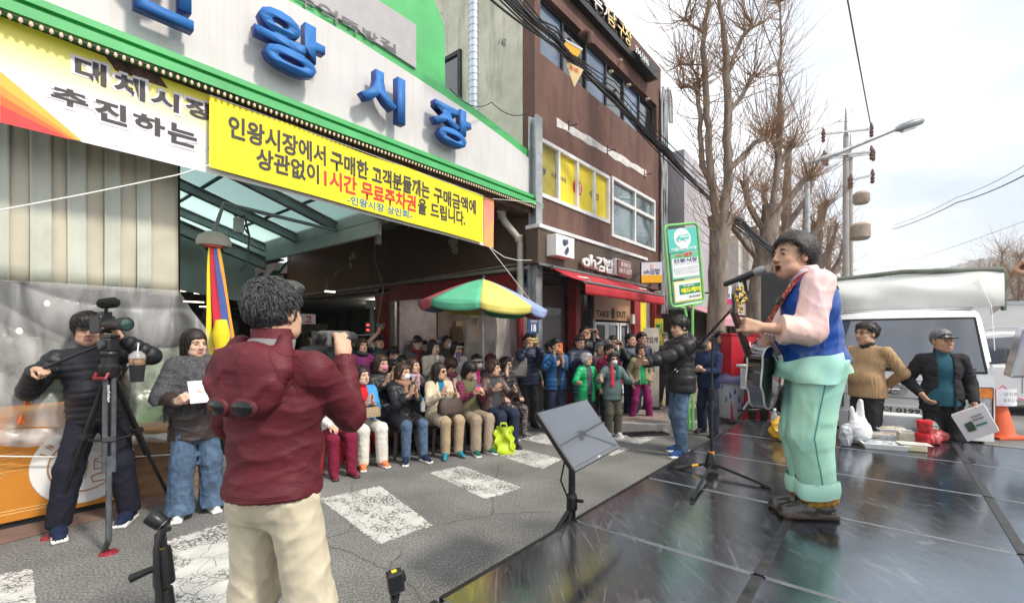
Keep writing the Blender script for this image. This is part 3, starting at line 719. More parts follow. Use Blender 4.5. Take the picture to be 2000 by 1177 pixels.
CONC=M('pavement_bedding',(.22,.20,.185),.9,var=.15,vs=3,bump=.3,bs=50)
mb=MB();pv=[tp(6.85,3.75),tp(7.35,2.95),tp(8.1,2.45),tp(34,2.45),tp(34,5.3),tp(6.85,5.0)]
mb.prism([p+Z*-.05 for p in pv],Z*.16);mb.build('pavement',CONC,kind='structure')
pave=bpy.data.objects['pavement']
KERB=M('kerb_stone',(.30,.29,.28),.85,var=.15,vs=4,bump=.3,bs=60)
kp=[tp(6.72,4.0),tp(7.25,2.9),tp(8.05,2.32)]+[tp(9.05+i,2.32) for i in range(14)]
for a,b in zip(kp,kp[1:]):
	d_=(b-a).normalized();n_=Vector((-d_.y,d_.x,0));mb=MB();mb.obox(a+d_*.006-n_*.0-Z*.05,d_*((b-a).length-.012),n_*.14,Z*.185);mb.build('kerb_stone',KERB,pave,bevel=.012)
BRK=[M('paver_%d'%i,c,.9,var=.15,vs=9,bump=.3,bs=80) for i,c in enumerate(((.25,.19,.165),(.21,.175,.16),(.28,.235,.21)))]
def box_me(name,hx,hy,hz,mat,ch=.004):
	mb=MB();t=[(-hx,-hy),(hx,-hy),(hx,hy),(-hx,hy)];i=[(x*(1-ch/hx),y*(1-ch/hy)) for x,y in t]
	v=[(x,y,-hz) for x,y in t]+[(x,y,hz-ch) for x,y in t]+[(x,y,hz) for x,y in i]
	f=[(3,2,1,0),(8,9,10,11)]+[(k,(k+1)%4,4+(k+1)%4,4+k) for k in range(4)]+[(4+k,4+(k+1)%4,8+(k+1)%4,8+k) for k in range(4)]
	me=bpy.data.meshes.new(name);me.from_pydata(v,[],f);me.materials.append(mat);return me
PV=[box_me('paver',.148,.098,.02,m) for m in BRK]
rotU=Matrix((U,NN,Z)).transposed()
cnt=0
for j in range(9):
	for i in range(46):
		t=7.05+i*.304+(j%2)*.15;d=2.62+j*.204
		if d<3.75-(t-6.95)*1.6 or d<2.55+max(0,(8.2-t))*.7 or cnt>=290: continue
		share('paver',rnd.choice(PV),pave,tp(t,d,.102+rnd.uniform(-.003,.003)),rotU);cnt+=1
IRON=M('cast_iron',(.05,.05,.05),.6,metal=.7,var=.3,vs=20)
g0=gnd(1262,848);dr=thing('drain_grate','cast iron drain grate in the road at the pavement corner','drain grate',g0)
dd=(U*.8+NN*-.6).normalized();dn=Vector((-dd.y,dd.x,0))
mb=MB();mb.obox(g0-dd*.33-dn*.13+Z*.002,dd*.66,dn*.26,Z*.004);mb.build('pit',M('pit_black',(.006,.006,.006),1,var=0),dr)
mb=MB()
for s in (-1,1): mb.obox(g0-dd*.34+dn*(.13*s-.012)+Z*.006,dd*.68,dn*.024,Z*.02);mb.obox(g0+dd*(.33*s-.01)-dn*.13+Z*.006,dd*.02,dn*.26,Z*.02)
mb.build('rim',IRON,dr)
for i in range(9): mb=MB();mb.obox(g0+dd*(-.29+i*.0725-.008)-dn*.118+Z*.006,dd*.016,dn*.236,Z*.018);mb.build('bar',IRON,dr)
# ---- stage
SH=.50
DECK=M('stage_deck',(.020,.021,.025),.16,var=.3,vs=3,spec=.6,ior=3.0)
def _deck():
	N,L,b=nodes(DECK);b.inputs['Specular Tint'].default_value=(.80,.90,1,1);tc=N['Texture Coordinate'].outputs['Object']
	mp=N.new('ShaderNodeMapping');mp.inputs['Rotation'].default_value=(0,0,-(R(90)-AU));mp.inputs['Scale'].default_value=(26,2.2,5);L.new(tc,mp.inputs[0])
	n=N.new('ShaderNodeTexNoise');n.inputs['Scale'].default_value=2.2;n.inputs['Detail'].default_value=8;n.inputs['Roughness'].default_value=.7;L.new(mp.outputs[0],n.inputs[0])
	r=N.new('ShaderNodeMapRange');r.inputs['From Min'].default_value=.3;r.inputs['From Max'].default_value=.75;r.inputs['To Min'].default_value=.07;r.inputs['To Max'].default_value=.24;L.new(n.outputs[0],r.inputs[0]);L.new(r.outputs[0],b.inputs['Roughness'])
	bp=N.new('ShaderNodeBump');bp.inputs['Strength'].default_value=.10;bp.inputs['Distance'].default_value=.004;L.new(n.outputs[0],bp.inputs['Height'])
	n0=N.new('ShaderNodeTexNoise');n0.inputs['Scale'].default_value=3.2;n0.inputs['Detail'].default_value=2;L.new(tc,n0.inputs[0])
	b0=N.new('ShaderNodeBump');b0.inputs['Strength'].default_value=.10;b0.inputs['Distance'].default_value=.02;L.new(n0.outputs[0],b0.inputs['Height']);L.new(bp.outputs[0],b0.inputs['Normal']);L.new(b0.outputs[0],b.inputs['Normal'])
	sc_=None
	for k,(ang,s1,th) in enumerate(((.5,1.4,.016),(1.9,1.1,.013),(2.7,1.9,.016),(1.2,2.6,.020))):
		m2=N.new('ShaderNodeMapping');m2.inputs['Rotation'].default_value=(0,0,ang);m2.inputs['Scale'].default_value=(1,.16,1);L.new(tc,m2.inputs[0])
		wn=N.new('ShaderNodeTexNoise');wn.inputs['Scale'].default_value=2.0;L.new(tc,wn.inputs[0])
		ad=N.new('ShaderNodeMix');ad.data_type='VECTOR';ad.inputs['Factor'].default_value=.03;L.new(m2.outputs[0],ad.inputs['A']);L.new(wn.outputs['Color'],ad.inputs['B'])
		vo=N.new('ShaderNodeTexVoronoi');vo.feature='DISTANCE_TO_EDGE';vo.inputs['Scale'].default_value=s1*3.2;L.new(ad.outputs['Result'],vo.inputs['Vector'])
		rr=N.new('ShaderNodeMapRange');rr.inputs['From Min'].default_value=0;rr.inputs['From Max'].default_value=th;rr.inputs['To Min'].default_value=1;rr.inputs['To Max'].default_value=0;L.new(vo.outputs['Distance'],rr.inputs[0])
		nn=N.new('ShaderNodeTexNoise');nn.inputs['Scale'].default_value=3.5+k;nn.inputs['Detail'].default_value=5;L.new(tc,nn.inputs[0])
		r3=N.new('ShaderNodeMapRange');r3.inputs['From Min'].default_value=.50;r3.inputs['From Max'].default_value=.62;L.new(nn.outputs[0],r3.inputs[0])
		mu=N.new('ShaderNodeMath');mu.operation='MULTIPLY';L.new(rr.outputs[0],mu.inputs[0]);L.new(r3.outputs[0],mu.inputs[1])
		if sc_ is None: sc_=mu
		else:
			mx=N.new('ShaderNodeMath');mx.operation='MAXIMUM';L.new(sc_.outputs[0],mx.inputs[0]);L.new(mu.outputs[0],mx.inputs[1]);sc_=mx
	dn_=N.new('ShaderNodeTexNoise');dn_.inputs['Scale'].default_value=9;dn_.inputs['Detail'].default_value=9;dn_.inputs['Roughness'].default_value=.75;L.new(tc,dn_.inputs[0])
	dr_=N.new('ShaderNodeMapRange');dr_.inputs['From Min'].default_value=.55;dr_.inputs['From Max'].default_value=.85;dr_.inputs['To Max'].default_value=.6;L.new(dn_.outputs[0],dr_.inputs[0])
	mx=N.new('ShaderNodeMath');mx.operation='MAXIMUM';L.new(sc_.outputs[0],mx.inputs[0]);L.new(dr_.outputs[0],mx.inputs[1])
	ml=N.new('ShaderNodeMath');ml.operation='MULTIPLY';ml.inputs[1].default_value=.32;L.new(mx.outputs[0],ml.inputs[0])
	base=b.inputs['Base Color'].links[0].from_socket;mc=N.new('ShaderNodeMix');mc.data_type='RGBA';mc.inputs['B'].default_value=(.30,.30,.31,1);L.new(ml.outputs[0],mc.inputs['Factor']);L.new(base,mc.inputs['A']);L.new(mc.outputs['Result'],b.inputs['Base Color'])
_deck()
ALU=M('aluminium',(.30,.305,.315),.42,metal=.9,var=.15,vs=15,bump=.15,bs=60)
BLK=M('black_steel',(.018,.018,.02),.4,metal=.3,var=.2,vs=12)
stg=thing('stage','low black stage of glossy scratched deck panels beside the road','stage',tp(3.3,0,0))
rows=[.20,1.25,2.29,3.33,4.38,5.42,6.46];cols=[1.42,.45,-.52,-1.5,-2.5]
for i in range(6):
	for j in range(4):
		a,b,c,e=rows[i],rows[i+1],cols[j],cols[j+1];g_=.012;dz=rnd.uniform(-.0015,.0015)
		mb=MB();n=1
		mb.obox(tp(a+g_,e+g_,SH-.03+dz),U*(b-a-2*g_),NN*(c-e-2*g_),Z*.03);mb.build('deck_panel',DECK,stg,bevel=.003)
for i,t in enumerate(rows):
	for j in range(4):
		mb=MB();mb.obox(tp(t-.0105,cols[j+1]+.03,SH-.03),U*.021,NN*(cols[j]-cols[j+1]-.06),Z*(.0312));mb.build('edge_strip',ALU if i not in(0,6) else BLK,stg,bevel=.002)
TAPE=M('dark_tape',(.035,.035,.037),.5,var=.3,vs=14,bump=.3,bs=30)
for j,d in enumerate(cols):
	for i in range(6):
		mb=MB();wd=.045 if j in(1,2) else .024
		mb.obox(tp(rows[i]+.012,d-wd/2,SH-.03),U*(rows[i+1]-rows[i]-.024),NN*wd,Z*(.0335 if j in (1,2) else .0318));mb.build('seam_tape' if j in (1,2) else 'edge_strip',TAPE if j in(1,2) else BLK,stg,bevel=.0015)
mb=MB();mb.obox(tp(.22,1.36,SH-.14),U*6.2,NN*.05,Z*.108);mb.build('side_beam',BLK,stg)
mb=MB();mb.obox(tp(6.40,-2.45,SH-.14),U*.05,NN*3.8,Z*.108);mb.build('end_beam',BLK,stg)
for t in rows:
	for d in (1.36,.45,-.52): mb=MB();mb.obox(tp(min(6.38,t+.02),d-.03,0),U*.05,NN*.05,Z*(SH-.142));mb.build('leg',BLK,stg)
# ---------------------------------------------------------------- buildings and signs
def paint_wall(name,c,c2,scale=1.5,lo=.45,hi=.6,rough=.85,streak=.0,chips=None,bump=.35):
	"painted wall with dirt;optional chipped patches showing a pale layer"
	m=M(name,c,rough,var=.12,vs=scale,bump=bump,bs=35,spec=.3)
	N,L,b=nodes(m);tc=N['Texture Coordinate'].outputs['Object'];base=b.inputs['Base Color'].links[0].from_socket
	mp=N.new('ShaderNodeMapping');mp.inputs['Scale'].default_value=(1,1,.16);L.new(tc,mp.inputs[0])
	n=N.new('ShaderNodeTexNoise');n.inputs['Scale'].default_value=2.6;n.inputs['Detail'].default_value=9;n.inputs['Roughness'].default_value=.72;n.inputs['Distortion'].default_value=.4;L.new(mp.outputs[0],n.inputs[0])
	r=N.new('ShaderNodeMapRange');r.inputs['From Min'].default_value=lo;r.inputs['From Max'].default_value=hi;r.inputs['To Max'].default_value=.85;L.new(n.outputs[0],r.inputs[0])
	mx=N.new('ShaderNodeMix');mx.data_type='RGBA';mx.inputs['B'].default_value=(*c2,1);L.new(r.outputs[0],mx.inputs['Factor']);L.new(base,mx.inputs['A']);last=mx
	if chips:
		col_,scl,th=chips
		vn=N.new('ShaderNodeTexNoise');vn.inputs['Scale'].default_value=scl;vn.inputs['Detail'].default_value=8;vn.inputs['Roughness'].default_value=.62;L.new(tc,vn.inputs[0])
		r2=N.new('ShaderNodeMapRange');r2.inputs['From Min'].default_value=th;r2.inputs['From Max'].default_value=th+.012;L.new(vn.outputs[0],r2.inputs[0])
		m2=N.new('ShaderNodeMix');m2.data_type='RGBA';m2.inputs['B'].default_value=(*col_,1);L.new(r2.outputs[0],m2.inputs['Factor']);L.new(last.outputs['Result'],m2.inputs['A']);last=m2
	L.new(last.outputs['Result'],b.inputs['Base Color']);return m
BROWNW=paint_wall('brown_render',(.155,.086,.069),(.085,.052,.045),1.2,.44,.66,chips=((.40,.34,.31),1.9,.715))
CREAMW=paint_wall('stained_cream_render',(.62,.59,.47),(.16,.15,.12),1.5,.54,.74,chips=((.22,.21,.18),1.6,.66))
DKBROWN=paint_wall('dark_brown_paint',(.165,.105,.082),(.11,.07,.055),1.0,.5,.7,rough=.5,chips=((.46,.45,.37),1.25,.63),bump=.15)
WHITEF=M('white_frame',(.70,.70,.69),.4,var=.08,vs=4);GLASS=M('window_glass',(.10,.15,.16),.06,metal=0,var=.25,vs=.8,spec=1.0,coat=1.0)
DGLASS=M('dark_glass',(.020,.024,.030),.05,var=.3,vs=.7,spec=.9,coat=.6);BGLASS=M('blue_film_glass',(.11,.15,.22),.15,var=.2,vs=.9,spec=.8)
REDP=M('red_paint',(.30,.025,.03),.45,var=.15,vs=3,bump=.15,bs=20);GALV=M('galvanised_steel',(.42,.44,.45),.45,metal=.6,var=.15,vs=5)
YEL=M('yellow_film',(.78,.62,.03),.5,var=.05,vs=3);OLIVE=M('olive_film',(.30,.26,.05),.5,var=.1)
TXTK=M('print_black',(.02,.02,.022),.6,var=0);TXTR=M('print_red',(.62,.03,.03),.6,var=0);TXTB=M('print_blue',(.02,.18,.42),.6,var=0);TXTW=M('print_white',(.8,.8,.8),.5,var=0);NAVYT=M('print_navy',(.03,.04,.14),.6,var=0)
RUST=M('rusty_steel',(.10,.055,.04),.85,var=.4,vs=12,bump=.4,bs=40);DARKM=M('dark_metal',(.03,.032,.035),.5,metal=.4,var=.2,vs=6)
def pbox(t0,t1,d0,d1,z0,z1,mb=None):
	mb=mb or MB();return mb.obox(tp(t0,d0,z0),U*(t1-t0),NN*(d1-d0),Z*(z1-z0))
def wall_holes(mb,a0,a1,z0,z1,holes,mk):
	"wall panel between a0..a1 and z0..z1 with rectangular holes;mk(a,b,z,w) adds one solid piece"
	zs=sorted({z0,z1}|{h[2] for h in holes}|{h[3] for h in holes});
	for za,zb in zip(zs,zs[1:]):
		segs=[(a0,a1)]
		for h in holes:
			if h[2]<zb-1e-6 and h[3]>za+1e-6:
				segs=[s for q in segs for s in ((q[0],min(q[1],h[0])),(max(q[0],h[1]),q[1])) if s[1]-s[0]>1e-4] if True else segs
		for s in segs: mk(s[0],s[1],za,zb)
TB0,TB1=6.72,12.75
bld=thing('brown_building','three storey brown rendered building with billiard hall lettering and a gimbap shop below','building',tp(TB0,5,0))
holes=[(6.9,12.45,6.85,8.03),(6.80,9.62,4.17,5.27),(9.72,12.30,3.90,5.32)]
mb=MB();wall_holes(mb,TB0,TB1,2.86,9.2,holes,lambda a,b,za,zb:pbox(a,b,5.0,5.28,za,zb,mb));mb.build('front_wall',BROWNW,bld)
mb=MB();pbox(TB0,TB0+.25,5.282,15,4.32,9.2,mb);mb.build('side_wall',CREAMW,bld)
mb=MB();pbox(TB0-.012,TB0+.24,5.05,14.9,2.78,4.318,mb);mb.build('painted_side_wall',DKBROWN,bld)
mb=MB();pbox(TB1-.02,TB1+.24,5.29,15,0,9.19,mb);mb.build('gable_wall',BROWNW,bld)
mb=MB();pbox(TB0+.26,TB1-.03,5.29,15,9.0,9.12,mb);mb.build('roof',CONC,bld)
mb=MB();pbox(TB0+.26,TB1-.03,5.8,5.86,3.0,9.0,mb);mb.build('inner_wall',M('dim_interior',(.05,.05,.05),.9,var=.2),bld)
mb=MB();pbox(TB0,TB0+1.5,4.994,5.0,8.45,8.55,mb)
def window(name,t0,t1,z0,z1,d,parent,nx,fm,gm,fw=.06,dep=.10,label=None,rows=(),gms=None):
	f=MB();pbox(t0,t1,d,d+dep,z0,z0+fw,f);pbox(t0,t1,d,d+dep,z1-fw,z1,f);pbox(t0,t0+fw,d,d+dep,z0+fw,z1-fw,f);pbox(t1-fw,t1,d,d+dep,z0+fw,z1-fw,f)
	xs=[t0+(t1-t0)*k/nx for k in range(nx+1)]
	zr=[z0]+[z0+(z1-z0)*r for r in rows]+[z1]
	for z in zr[1:-1]: pbox(t0+fw,t1-fw,d+.004,d+dep,z-fw/2,z+fw/2,f)
	o=f.build(name,fm,parent,label=label,bevel=.004)
	for a,b in zip(xs,xs[1:]):
		if a!=t0: m_=MB();pbox(a-fw*.45,a+fw*.45,d+.006,d+dep,z0+fw,z1-fw,m_);m_.build('mullion',fm,o)
	for k,(a,b) in enumerate(zip(xs,xs[1:])):
		for za,zb in zip(zr,zr[1:]):
			m_=MB();pbox(a+.01,b-.01,d+dep*.5,d+dep*.5+.008,za+.02,zb-.02,m_);m_.build('pane',(gms[k%len(gms)] if gms else gm),o)
	return o
window('window',6.9,12.45,6.85,8.03,5.10,bld,6,DARKM,BGLASS,.07,gms=[BGLASS,DGLASS,BGLASS,DGLASS])
window('window',6.80,9.62,4.17,5.27,4.97,bld,4,WHITEF,YEL,.075,.16,gms=[OLIVE,YEL,YEL,YEL])
w3=window('window',9.72,12.30,3.90,5.32,4.97,bld,2,WHITEF,GLASS,.075,.16,rows=(.64,))
def unslope(x0,x1,yt,yb):
	sl=(CY-(yt+yb)/2)/(CX+F*math.tan(AU)-(x0+x1)/2)*(x1-x0)/2;sl=max(-.42*(yb-yt),min(.42*(yb-yt),sl));return yt+sl,yb-sl
def wl(s,px0,px1,yb,yt,d,mat,par,bold=.01,ex=0):
	yt,yb=unslope(px0,px1,yt,yb)
	a=onp(px0,yb,d);b=onp(px1,yb,d);w_=(b-a).dot(U);h=zz((px0+px1)/2,yt,d)-zz((px0+px1)/2,yb,d)
	a.z=zz((px0+px1)/2,yb,d)
	return lettering(s,a,U,Z,w_,h,mat,par,bold=bold,extrude=ex,off=.004)
dy=4.97+.07
for s,x0,x1,yb,yt in (('왕',1055,1067,343,324),('나루터',1078,1105,358,335),('수산',1151,1170,393,370)): wl(s,x0,x1,yb,yt,dy,NAVYT,bld,.01)
c=onp(1128,367,dy);mb=MB();mb.lathe(c,[(.17,.004),(.17,.008)],24,-NN);mb.build('red_disc',TXTR,bld)
lettering('회',c-U*.10-Z*.10-NN*.010,U,Z,.2,.2,TXTW,bld,off=.003)
wl('2-391-1026',1116,1142,409,401,dy,NAVYT,bld,0)
mb=MB()
a=onp(1087,238,5.0);b=onp(1262,340,5.0);n_=14
top=[];bot=[]
for k in range(n_+1):
	p=a+(b-a)*(k/n_);top.append(p+Z*(.06+rnd.uniform(0,.05)));bot.append(p-Z*(.05+rnd.uniform(0,.05)))
for k in range(n_): mb.quad(bot[k]-NN*.006,bot[k+1]-NN*.006,top[k+1]-NN*.006,top[k]-NN*.006)
mb.build('plaster_patch',M('white_plaster',(.62,.60,.58),.9,var=.15,vs=8,bump=.4),bld)
for px,py in ((1110,245),(1186,293),(1258,340)):
	p=onp(px,py,5.0);mb=MB();mb.tube([p-NN*.01-Z*.10,p-NN*.01+Z*.10],.014,6);mb.tube([p-NN*.01-Z*.02,p-NN*.22-Z*.04],.012,6);mb.build('bracket',RUST,bld)
p=onp(1135,70,5.0);mb=MB();mb.tube([p+NN*.02,p-NN*.16,p-NN*.22-Z*.06,p-NN*.22-Z*.28],.075,10);mb.build('vent_pipe',BROWNW,bld,smooth=1)
for px,py in ((1208,120),(1190,142),(1262,195),(1225,168)):
	p=onp(px,py,5.0);mb=MB();mb.tube([p-NN*.005,p-NN*.09],[.05,.03],6);mb.build('wall_bolt',M('bolt_pale',(.5,.42,.3),.8),bld)
sgn=thing('billiard_sign','black rail sign with white and gold raised letters near the roof of the brown building','sign',tp(9.5,4.9,8.3))
a0,a1=tt(1105,4.9),tt(1240,4.9)
mb=MB();pbox(a0,a1,4.84,4.985,8.40,8.54,mb);mb.build('rail',BLK,sgn)
for s,x0,x1,yt,yb,mt in (('꼬',1120,1150,-18,34,TXTW),('뚜',1151,1178,10,55,TXTW),('기',1180,1190,28,66,TXTW),('당',1186,1204,42,82,None),('구',1207,1220,60,98,None),('장',1220,1234,78,112,None)):
	mt=mt or M('gold_letter',(.75,.55,.22),.4,var=.05)
	ta,tb=tt(x0,4.82),tt(x1,4.82);zc=(x0+x1)/2
	z0_=8.56;z1_=8.95
	lettering(s,tp(ta,4.82,z0_),U,Z,tb-ta,z1_-z0_,mt,sgn,bold=.02,extrude=.09,side=BLK,off=-.09,name='letter')
mb=MB();pbox(tt(1236,4.9),tt(1271,4.9),4.70,4.985,8.36,8.66,mb);mb.build('phone_box',BLK,sgn)
ta,tb=tt(1239,4.7),tt(1268,4.7);lettering('394-5696',tp(ta+.05,4.695,8.42),U,Z,tb-ta-.1,.17,TXTW,sgn,bold=.01)
mb=MB();pts=[]
cb=thing('wall_conduits','bundle of grey and black conduits running down the corner of the brown building','cables',tp(12.8,4.95,0))
for k in range(9):
	t=12.62+.045*k;mb=MB();path=[tp(t+rnd.uniform(-.03,.03),4.93-rnd.uniform(0,.05),z) for z in np.linspace(2.2,8.6,14)]
	if k>5: path=path+[path[-1]+U*.15+Z*.12,path[-1]+U*.3-Z*.1,path[-1]+U*.32-Z*.8]
	mb.tube(path,.022 if k%3 else .035,6);mb.build('conduit',(GALV,BLK,M('conduit_tan',(.30,.24,.20),.7))[k%3],cb,smooth=1)
# ---- gimbap shop front
shop=thing('shop_sign','long brown shop fascia with white raised letters above the red awning','shop sign',tp(7,4.8,2.9))
BOARD=M('fascia_brown',(.088,.062,.045),.55,var=.08,vs=2)
s0,s1=tt(1051,4.72),tt(1262,4.72)
mb=MB();pbox(s0,s1,4.72,4.995,2.86,3.47,mb);mb.build('board',BOARD,shop,bevel=.006)
mb=MB();pbox(s0-.01,s1+.02,4.68,4.995,3.473,3.54,mb);mb.build('cap_strip',WHITEF,shop,bevel=.005)
mb=MB();pbox(s0,s1,4.69,4.72-.003,2.815,2.858,mb);mb.build('lower_trim',ALU,shop)
def ltr(s,px0,px1,yt,yb,d,mt,par,ex=.0,bold=.02,side=None,nm='lettering',off=.003):
	yt,yb=unslope(px0,px1,yt,yb);ta,tb=tt(px0,d),tt(px1,d);zb=zz((px0+px1)/2,yb,d);zt=zz((px0+px1)/2,yt,d)
	return lettering(s,tp(ta,d,zb),U,Z,tb-ta,zt-zb,mt,par,bold=bold,extrude=ex,side=side,name=nm,off=off)
WL=M('white_letter',(.78,.78,.76),.5,var=.04);WLS=M('white_letter_side',(.55,.54,.52),.6)
for s,x0,x1,yt,yb in (('oh',1134,1160,494,528),('김',1161,1177,500,533),('밥',1178,1194,505,537)): ltr(s,x0,x1,yt,yb,4.66,WL,shop,.06,.035,WLS,'letter',off=0)
mb=MB();a,b=tt(1087,4.5),tt(1122,4.5);pbox(a,b,4.5,4.718,3.0,3.38,mb);mb.build('cube_box',WL,shop,bevel=.01)
mb=MB()
for k in range(9):
	q=tp((a+b)/2+rnd.uniform(-.07,.07),4.497,3.19+rnd.uniform(-.11,.11));mb.lathe(q,[(.05,.0),(.045,.003)],9,-NN)
mb.build('printed_motif',M('print_slate',(.10,.11,.18),.6,var=.3,vs=30),shop)
mb=MB();a,b=tt(1208,4.55),tt(1236,4.55);pbox(a,b,4.56,4.718,2.93,3.26,mb);mb.build('phone_panel',M('panel_rust',(.22,.09,.07),.5,var=.05),shop,bevel=.01)
mb=MB();pbox(a-.02,b+.02,4.60,4.70,2.91,3.28,mb);mb.build('panel_rim',WL,shop,bevel=.01)
lettering('홍제본점',tp(a+.13,4.556,3.11),U,Z,b-a-.26,.11,TXTW,shop,bold=.01);lettering('3417-3377',tp(a+.05,4.556,2.97),U,Z,b-a-.10,.11,TXTW,shop,bold=.01)
fr=thing('gimbap_shop','glazed shop front with dark red columns and a take out panel above a pale door','shop front',tp(7,5.2,0))
mb=MB();pbox(TB0+.3,12.5,5.25,5.27,.35,2.80,mb)
for k,(x0,x1) in enumerate(((1052,1121),(1128,1159))):
	m_=MB();pbox(tt(x0,5.24),tt(x1,5.24),5.24,5.255,.12,2.78,m_);m_.build('pane',M('shop_glass',(.02,.02,.022),.03,var=0,spec=1,alpha=.42),fr)
for x0,x1 in ((1121,1130),(1236,1248),(1276,1290)): m_=MB();pbox(tt(x0,5.1),tt(x1,5.1),5.05,5.27,.11,2.80,m_);m_.build('column',REDP,fr,bevel=.01)
for x0,x1 in ((1116,1119),(1157,1161)): m_=MB();pbox(tt(x0,5.2),tt(x1,5.2),5.18,5.27,.11,2.78,m_);m_.build('mullion',ALU,fr)
a,b=tt(1161,5.15),tt(1230,5.15);m_=MB();pbox(a,b,5.15,5.23,1.95,2.55,m_);m_.build('take_out_panel',M('panel_tan',(.45,.25,.13),.5,var=.04),fr)
ltr('TAKE',1164,1190,605,620,5.147,TXTK,fr,bold=.03);ltr('OUT',1204,1222,607,621,5.147,TXTK,fr,bold=.03)
c=onp(1197,612,5.146);mb=MB();mb.prism([c+U*.10*math.cos(q)+Z*.14*math.sin(q) for q in np.linspace(0,6.28,15)[:-1]],-NN*.004);mb.build('emblem',TXTK,fr)
for k,(x0,x1) in enumerate(((1162,1185),(1186,1209),(1211,1228))):
	a,b=tt(x0,5.17),tt(x1,5.17);m_=MB();
	for q in ((a,a+.07,.12,1.9),(b-.07,b,.12,1.9),(a+.07,b-.07,1.83,1.9),(a+.07,b-.07,.12,.35)): pbox(q[0],q[1],5.17,5.23,q[2],q[3],m_)
	o=m_.build('door',WHITEF,fr,bevel=.004);m_=MB();pbox(a+.07,b-.07,5.19,5.20,.35,1.83,m_);m_.build('pane',DGLASS,o);m_=MB();pbox(b-.12,b-.10,5.13,5.165,.9,1.2,m_);m_.build('handle',ALU,o)
m_=MB();pbox(tt(1231,5.16),tt(1236,5.16),5.16,5.26,.11,2.8,m_);m_.build('side_panel',M('panel_grey',(.35,.33,.30),.6),fr)
m_=MB();pbox(tt(1249,5.2),tt(1275,5.2),5.2,5.26,.11,2.8,m_);m_.build('stair_door',M('door_grey',(.24,.22,.20),.5),fr)
m_=MB();pbox(tt(1251,5.12),tt(1262,5.12),5.12,5.16,1.62,2.72,m_);m_.build('yellow_sign',YEL,fr);lettering('나루터',tp(tt(1252.5,5.11),5.115,2.42),U,Z,.16,.2,TXTK,fr)
mb=MB();mb.cbox(tp(tt(1238,5.0),5.03,2.0),.07,.03,.12,(U,NN,Z));mb.build('switch_box',WHITEF,fr)
ins=M('shop_interior',(.16,.12,.10),.8,var=.3,vs=1.5);mb=MB();pbox(TB0+.3,12.5,8.0,8.05,0,2.85,mb);mb.build('inner_wall',ins,fr)
mb=MB();pbox(TB0+.3,12.5,5.3,8.0,2.79,2.83,mb);mb.build('inner_ceiling',M('shop_ceiling',(.25,.24,.23),.9,var=.1),fr)
LAMP=M('lamp_white',(.9,.9,.88),.5,var=0,emit=(1,.97,.9),es=6)
for px,py in ((1052,566),(1082,570),(1136,576)):
	p=onp(px,py,6.2);mb=MB();mb.cbox(Vector((p.x,p.y,2.77)),.14,.03,.012,(U,NN,Z));mb.build('ceiling_lamp',LAMP,fr)
aw=thing('red_awning','red fabric awning rolled out over the gimbap shop front','awning',tp(7,4.6,2.5))
RED=M('awning_red',(.42,.022,.032),.7,var=.1,vs=3,bump=.15,bs=30)
f0,f1=6.78,10.3;zb,zf=2.80,2.50;db,df=4.66,3.98
mb=MB();mb.grid(lambda a,b:tp(f0+(f1-f0)*a,db+(df-db)*b,zb+(zf-zb)*b-.03*math.sin(b*math.pi)),12,6);mb.build('canopy',RED,aw,smooth=1,solid=.006)
mb=MB();mb.grid(lambda a,b:tp(f0+(f1-f0)*a,df-.012+.02*math.sin(a*30)*b,zf-.03-.19*b),40,3);mb.build('valance',RED,aw,smooth=1,solid=.005)
mb=MB();mb.tube([tp(f0-.02,df-.008,zf-.01),tp(f1,df-.008,zf-.01)],.025,8);mb.build('front_bar',ALU,aw,smooth=1)
mb=MB();mb.tube([tp(f0,db,zb+.01),tp(f1,db,zb+.01)],.035,8);mb.build('roller',ALU,aw,smooth=1)
for t in (f0+.25,f1-.6): mb=MB();mb.tube([tp(t,db-.02,zb-.1),tp(t+.45,(db+df)/2,zb-.16),tp(t,df+.02,zf-.03)],.022,6);mb.build('arm',GALV,aw)
pj=thing('projecting_sign','small square projecting sign, white above with a yellow lower band, by the brown fascia','sign',tp(12.0,4.4,2.9))
ta=tt(1255,4.5);c=onp(1273,532,4.25);fx=(U*.35+NN*-.9).normalized();
fx=Vector((1,-.12,0)).normalized();fn=Vector((fx.y,-fx.x,0))
mb=MB();mb.cbox(c-fn*.06,.25,.055,.255,(fx,fn,Z));mb.build('box',BLK,pj,bevel=.02)
mb=MB();mb.cbox(c,.235,.004,.24,(fx,fn,Z));mb.build('face',M('sign_white',(.74,.74,.80),.5,var=.03),pj)
mb=MB();mb.cbox(c+fn*.003-Z*.15,.235,.004,.09,(fx,fn,Z));mb.build('yellow_band',M('sign_orange',(.85,.45,.02),.5,var=.03),pj)
lettering('oh김밥',c-fx*.19-Z*.04+fn*.006,fx,Z,.38,.13,NAVYT,pj,bold=.02);mb=MB();mb.lathe(c+Z*.15+fn*.005,[(.05,0),(.045,.004)],14,fn);mb.build('printed_motif',M('print_pink',(.8,.5,.4),.6),pj)
mb=MB();mb.tube([c-fx*.25,tp(12.0,4.98,2.95)],.02,6);mb.tube([c-fx*.25+Z*.2,tp(12.0,4.98,3.15)],.02,6);mb.build('bracket',BLK,pj)
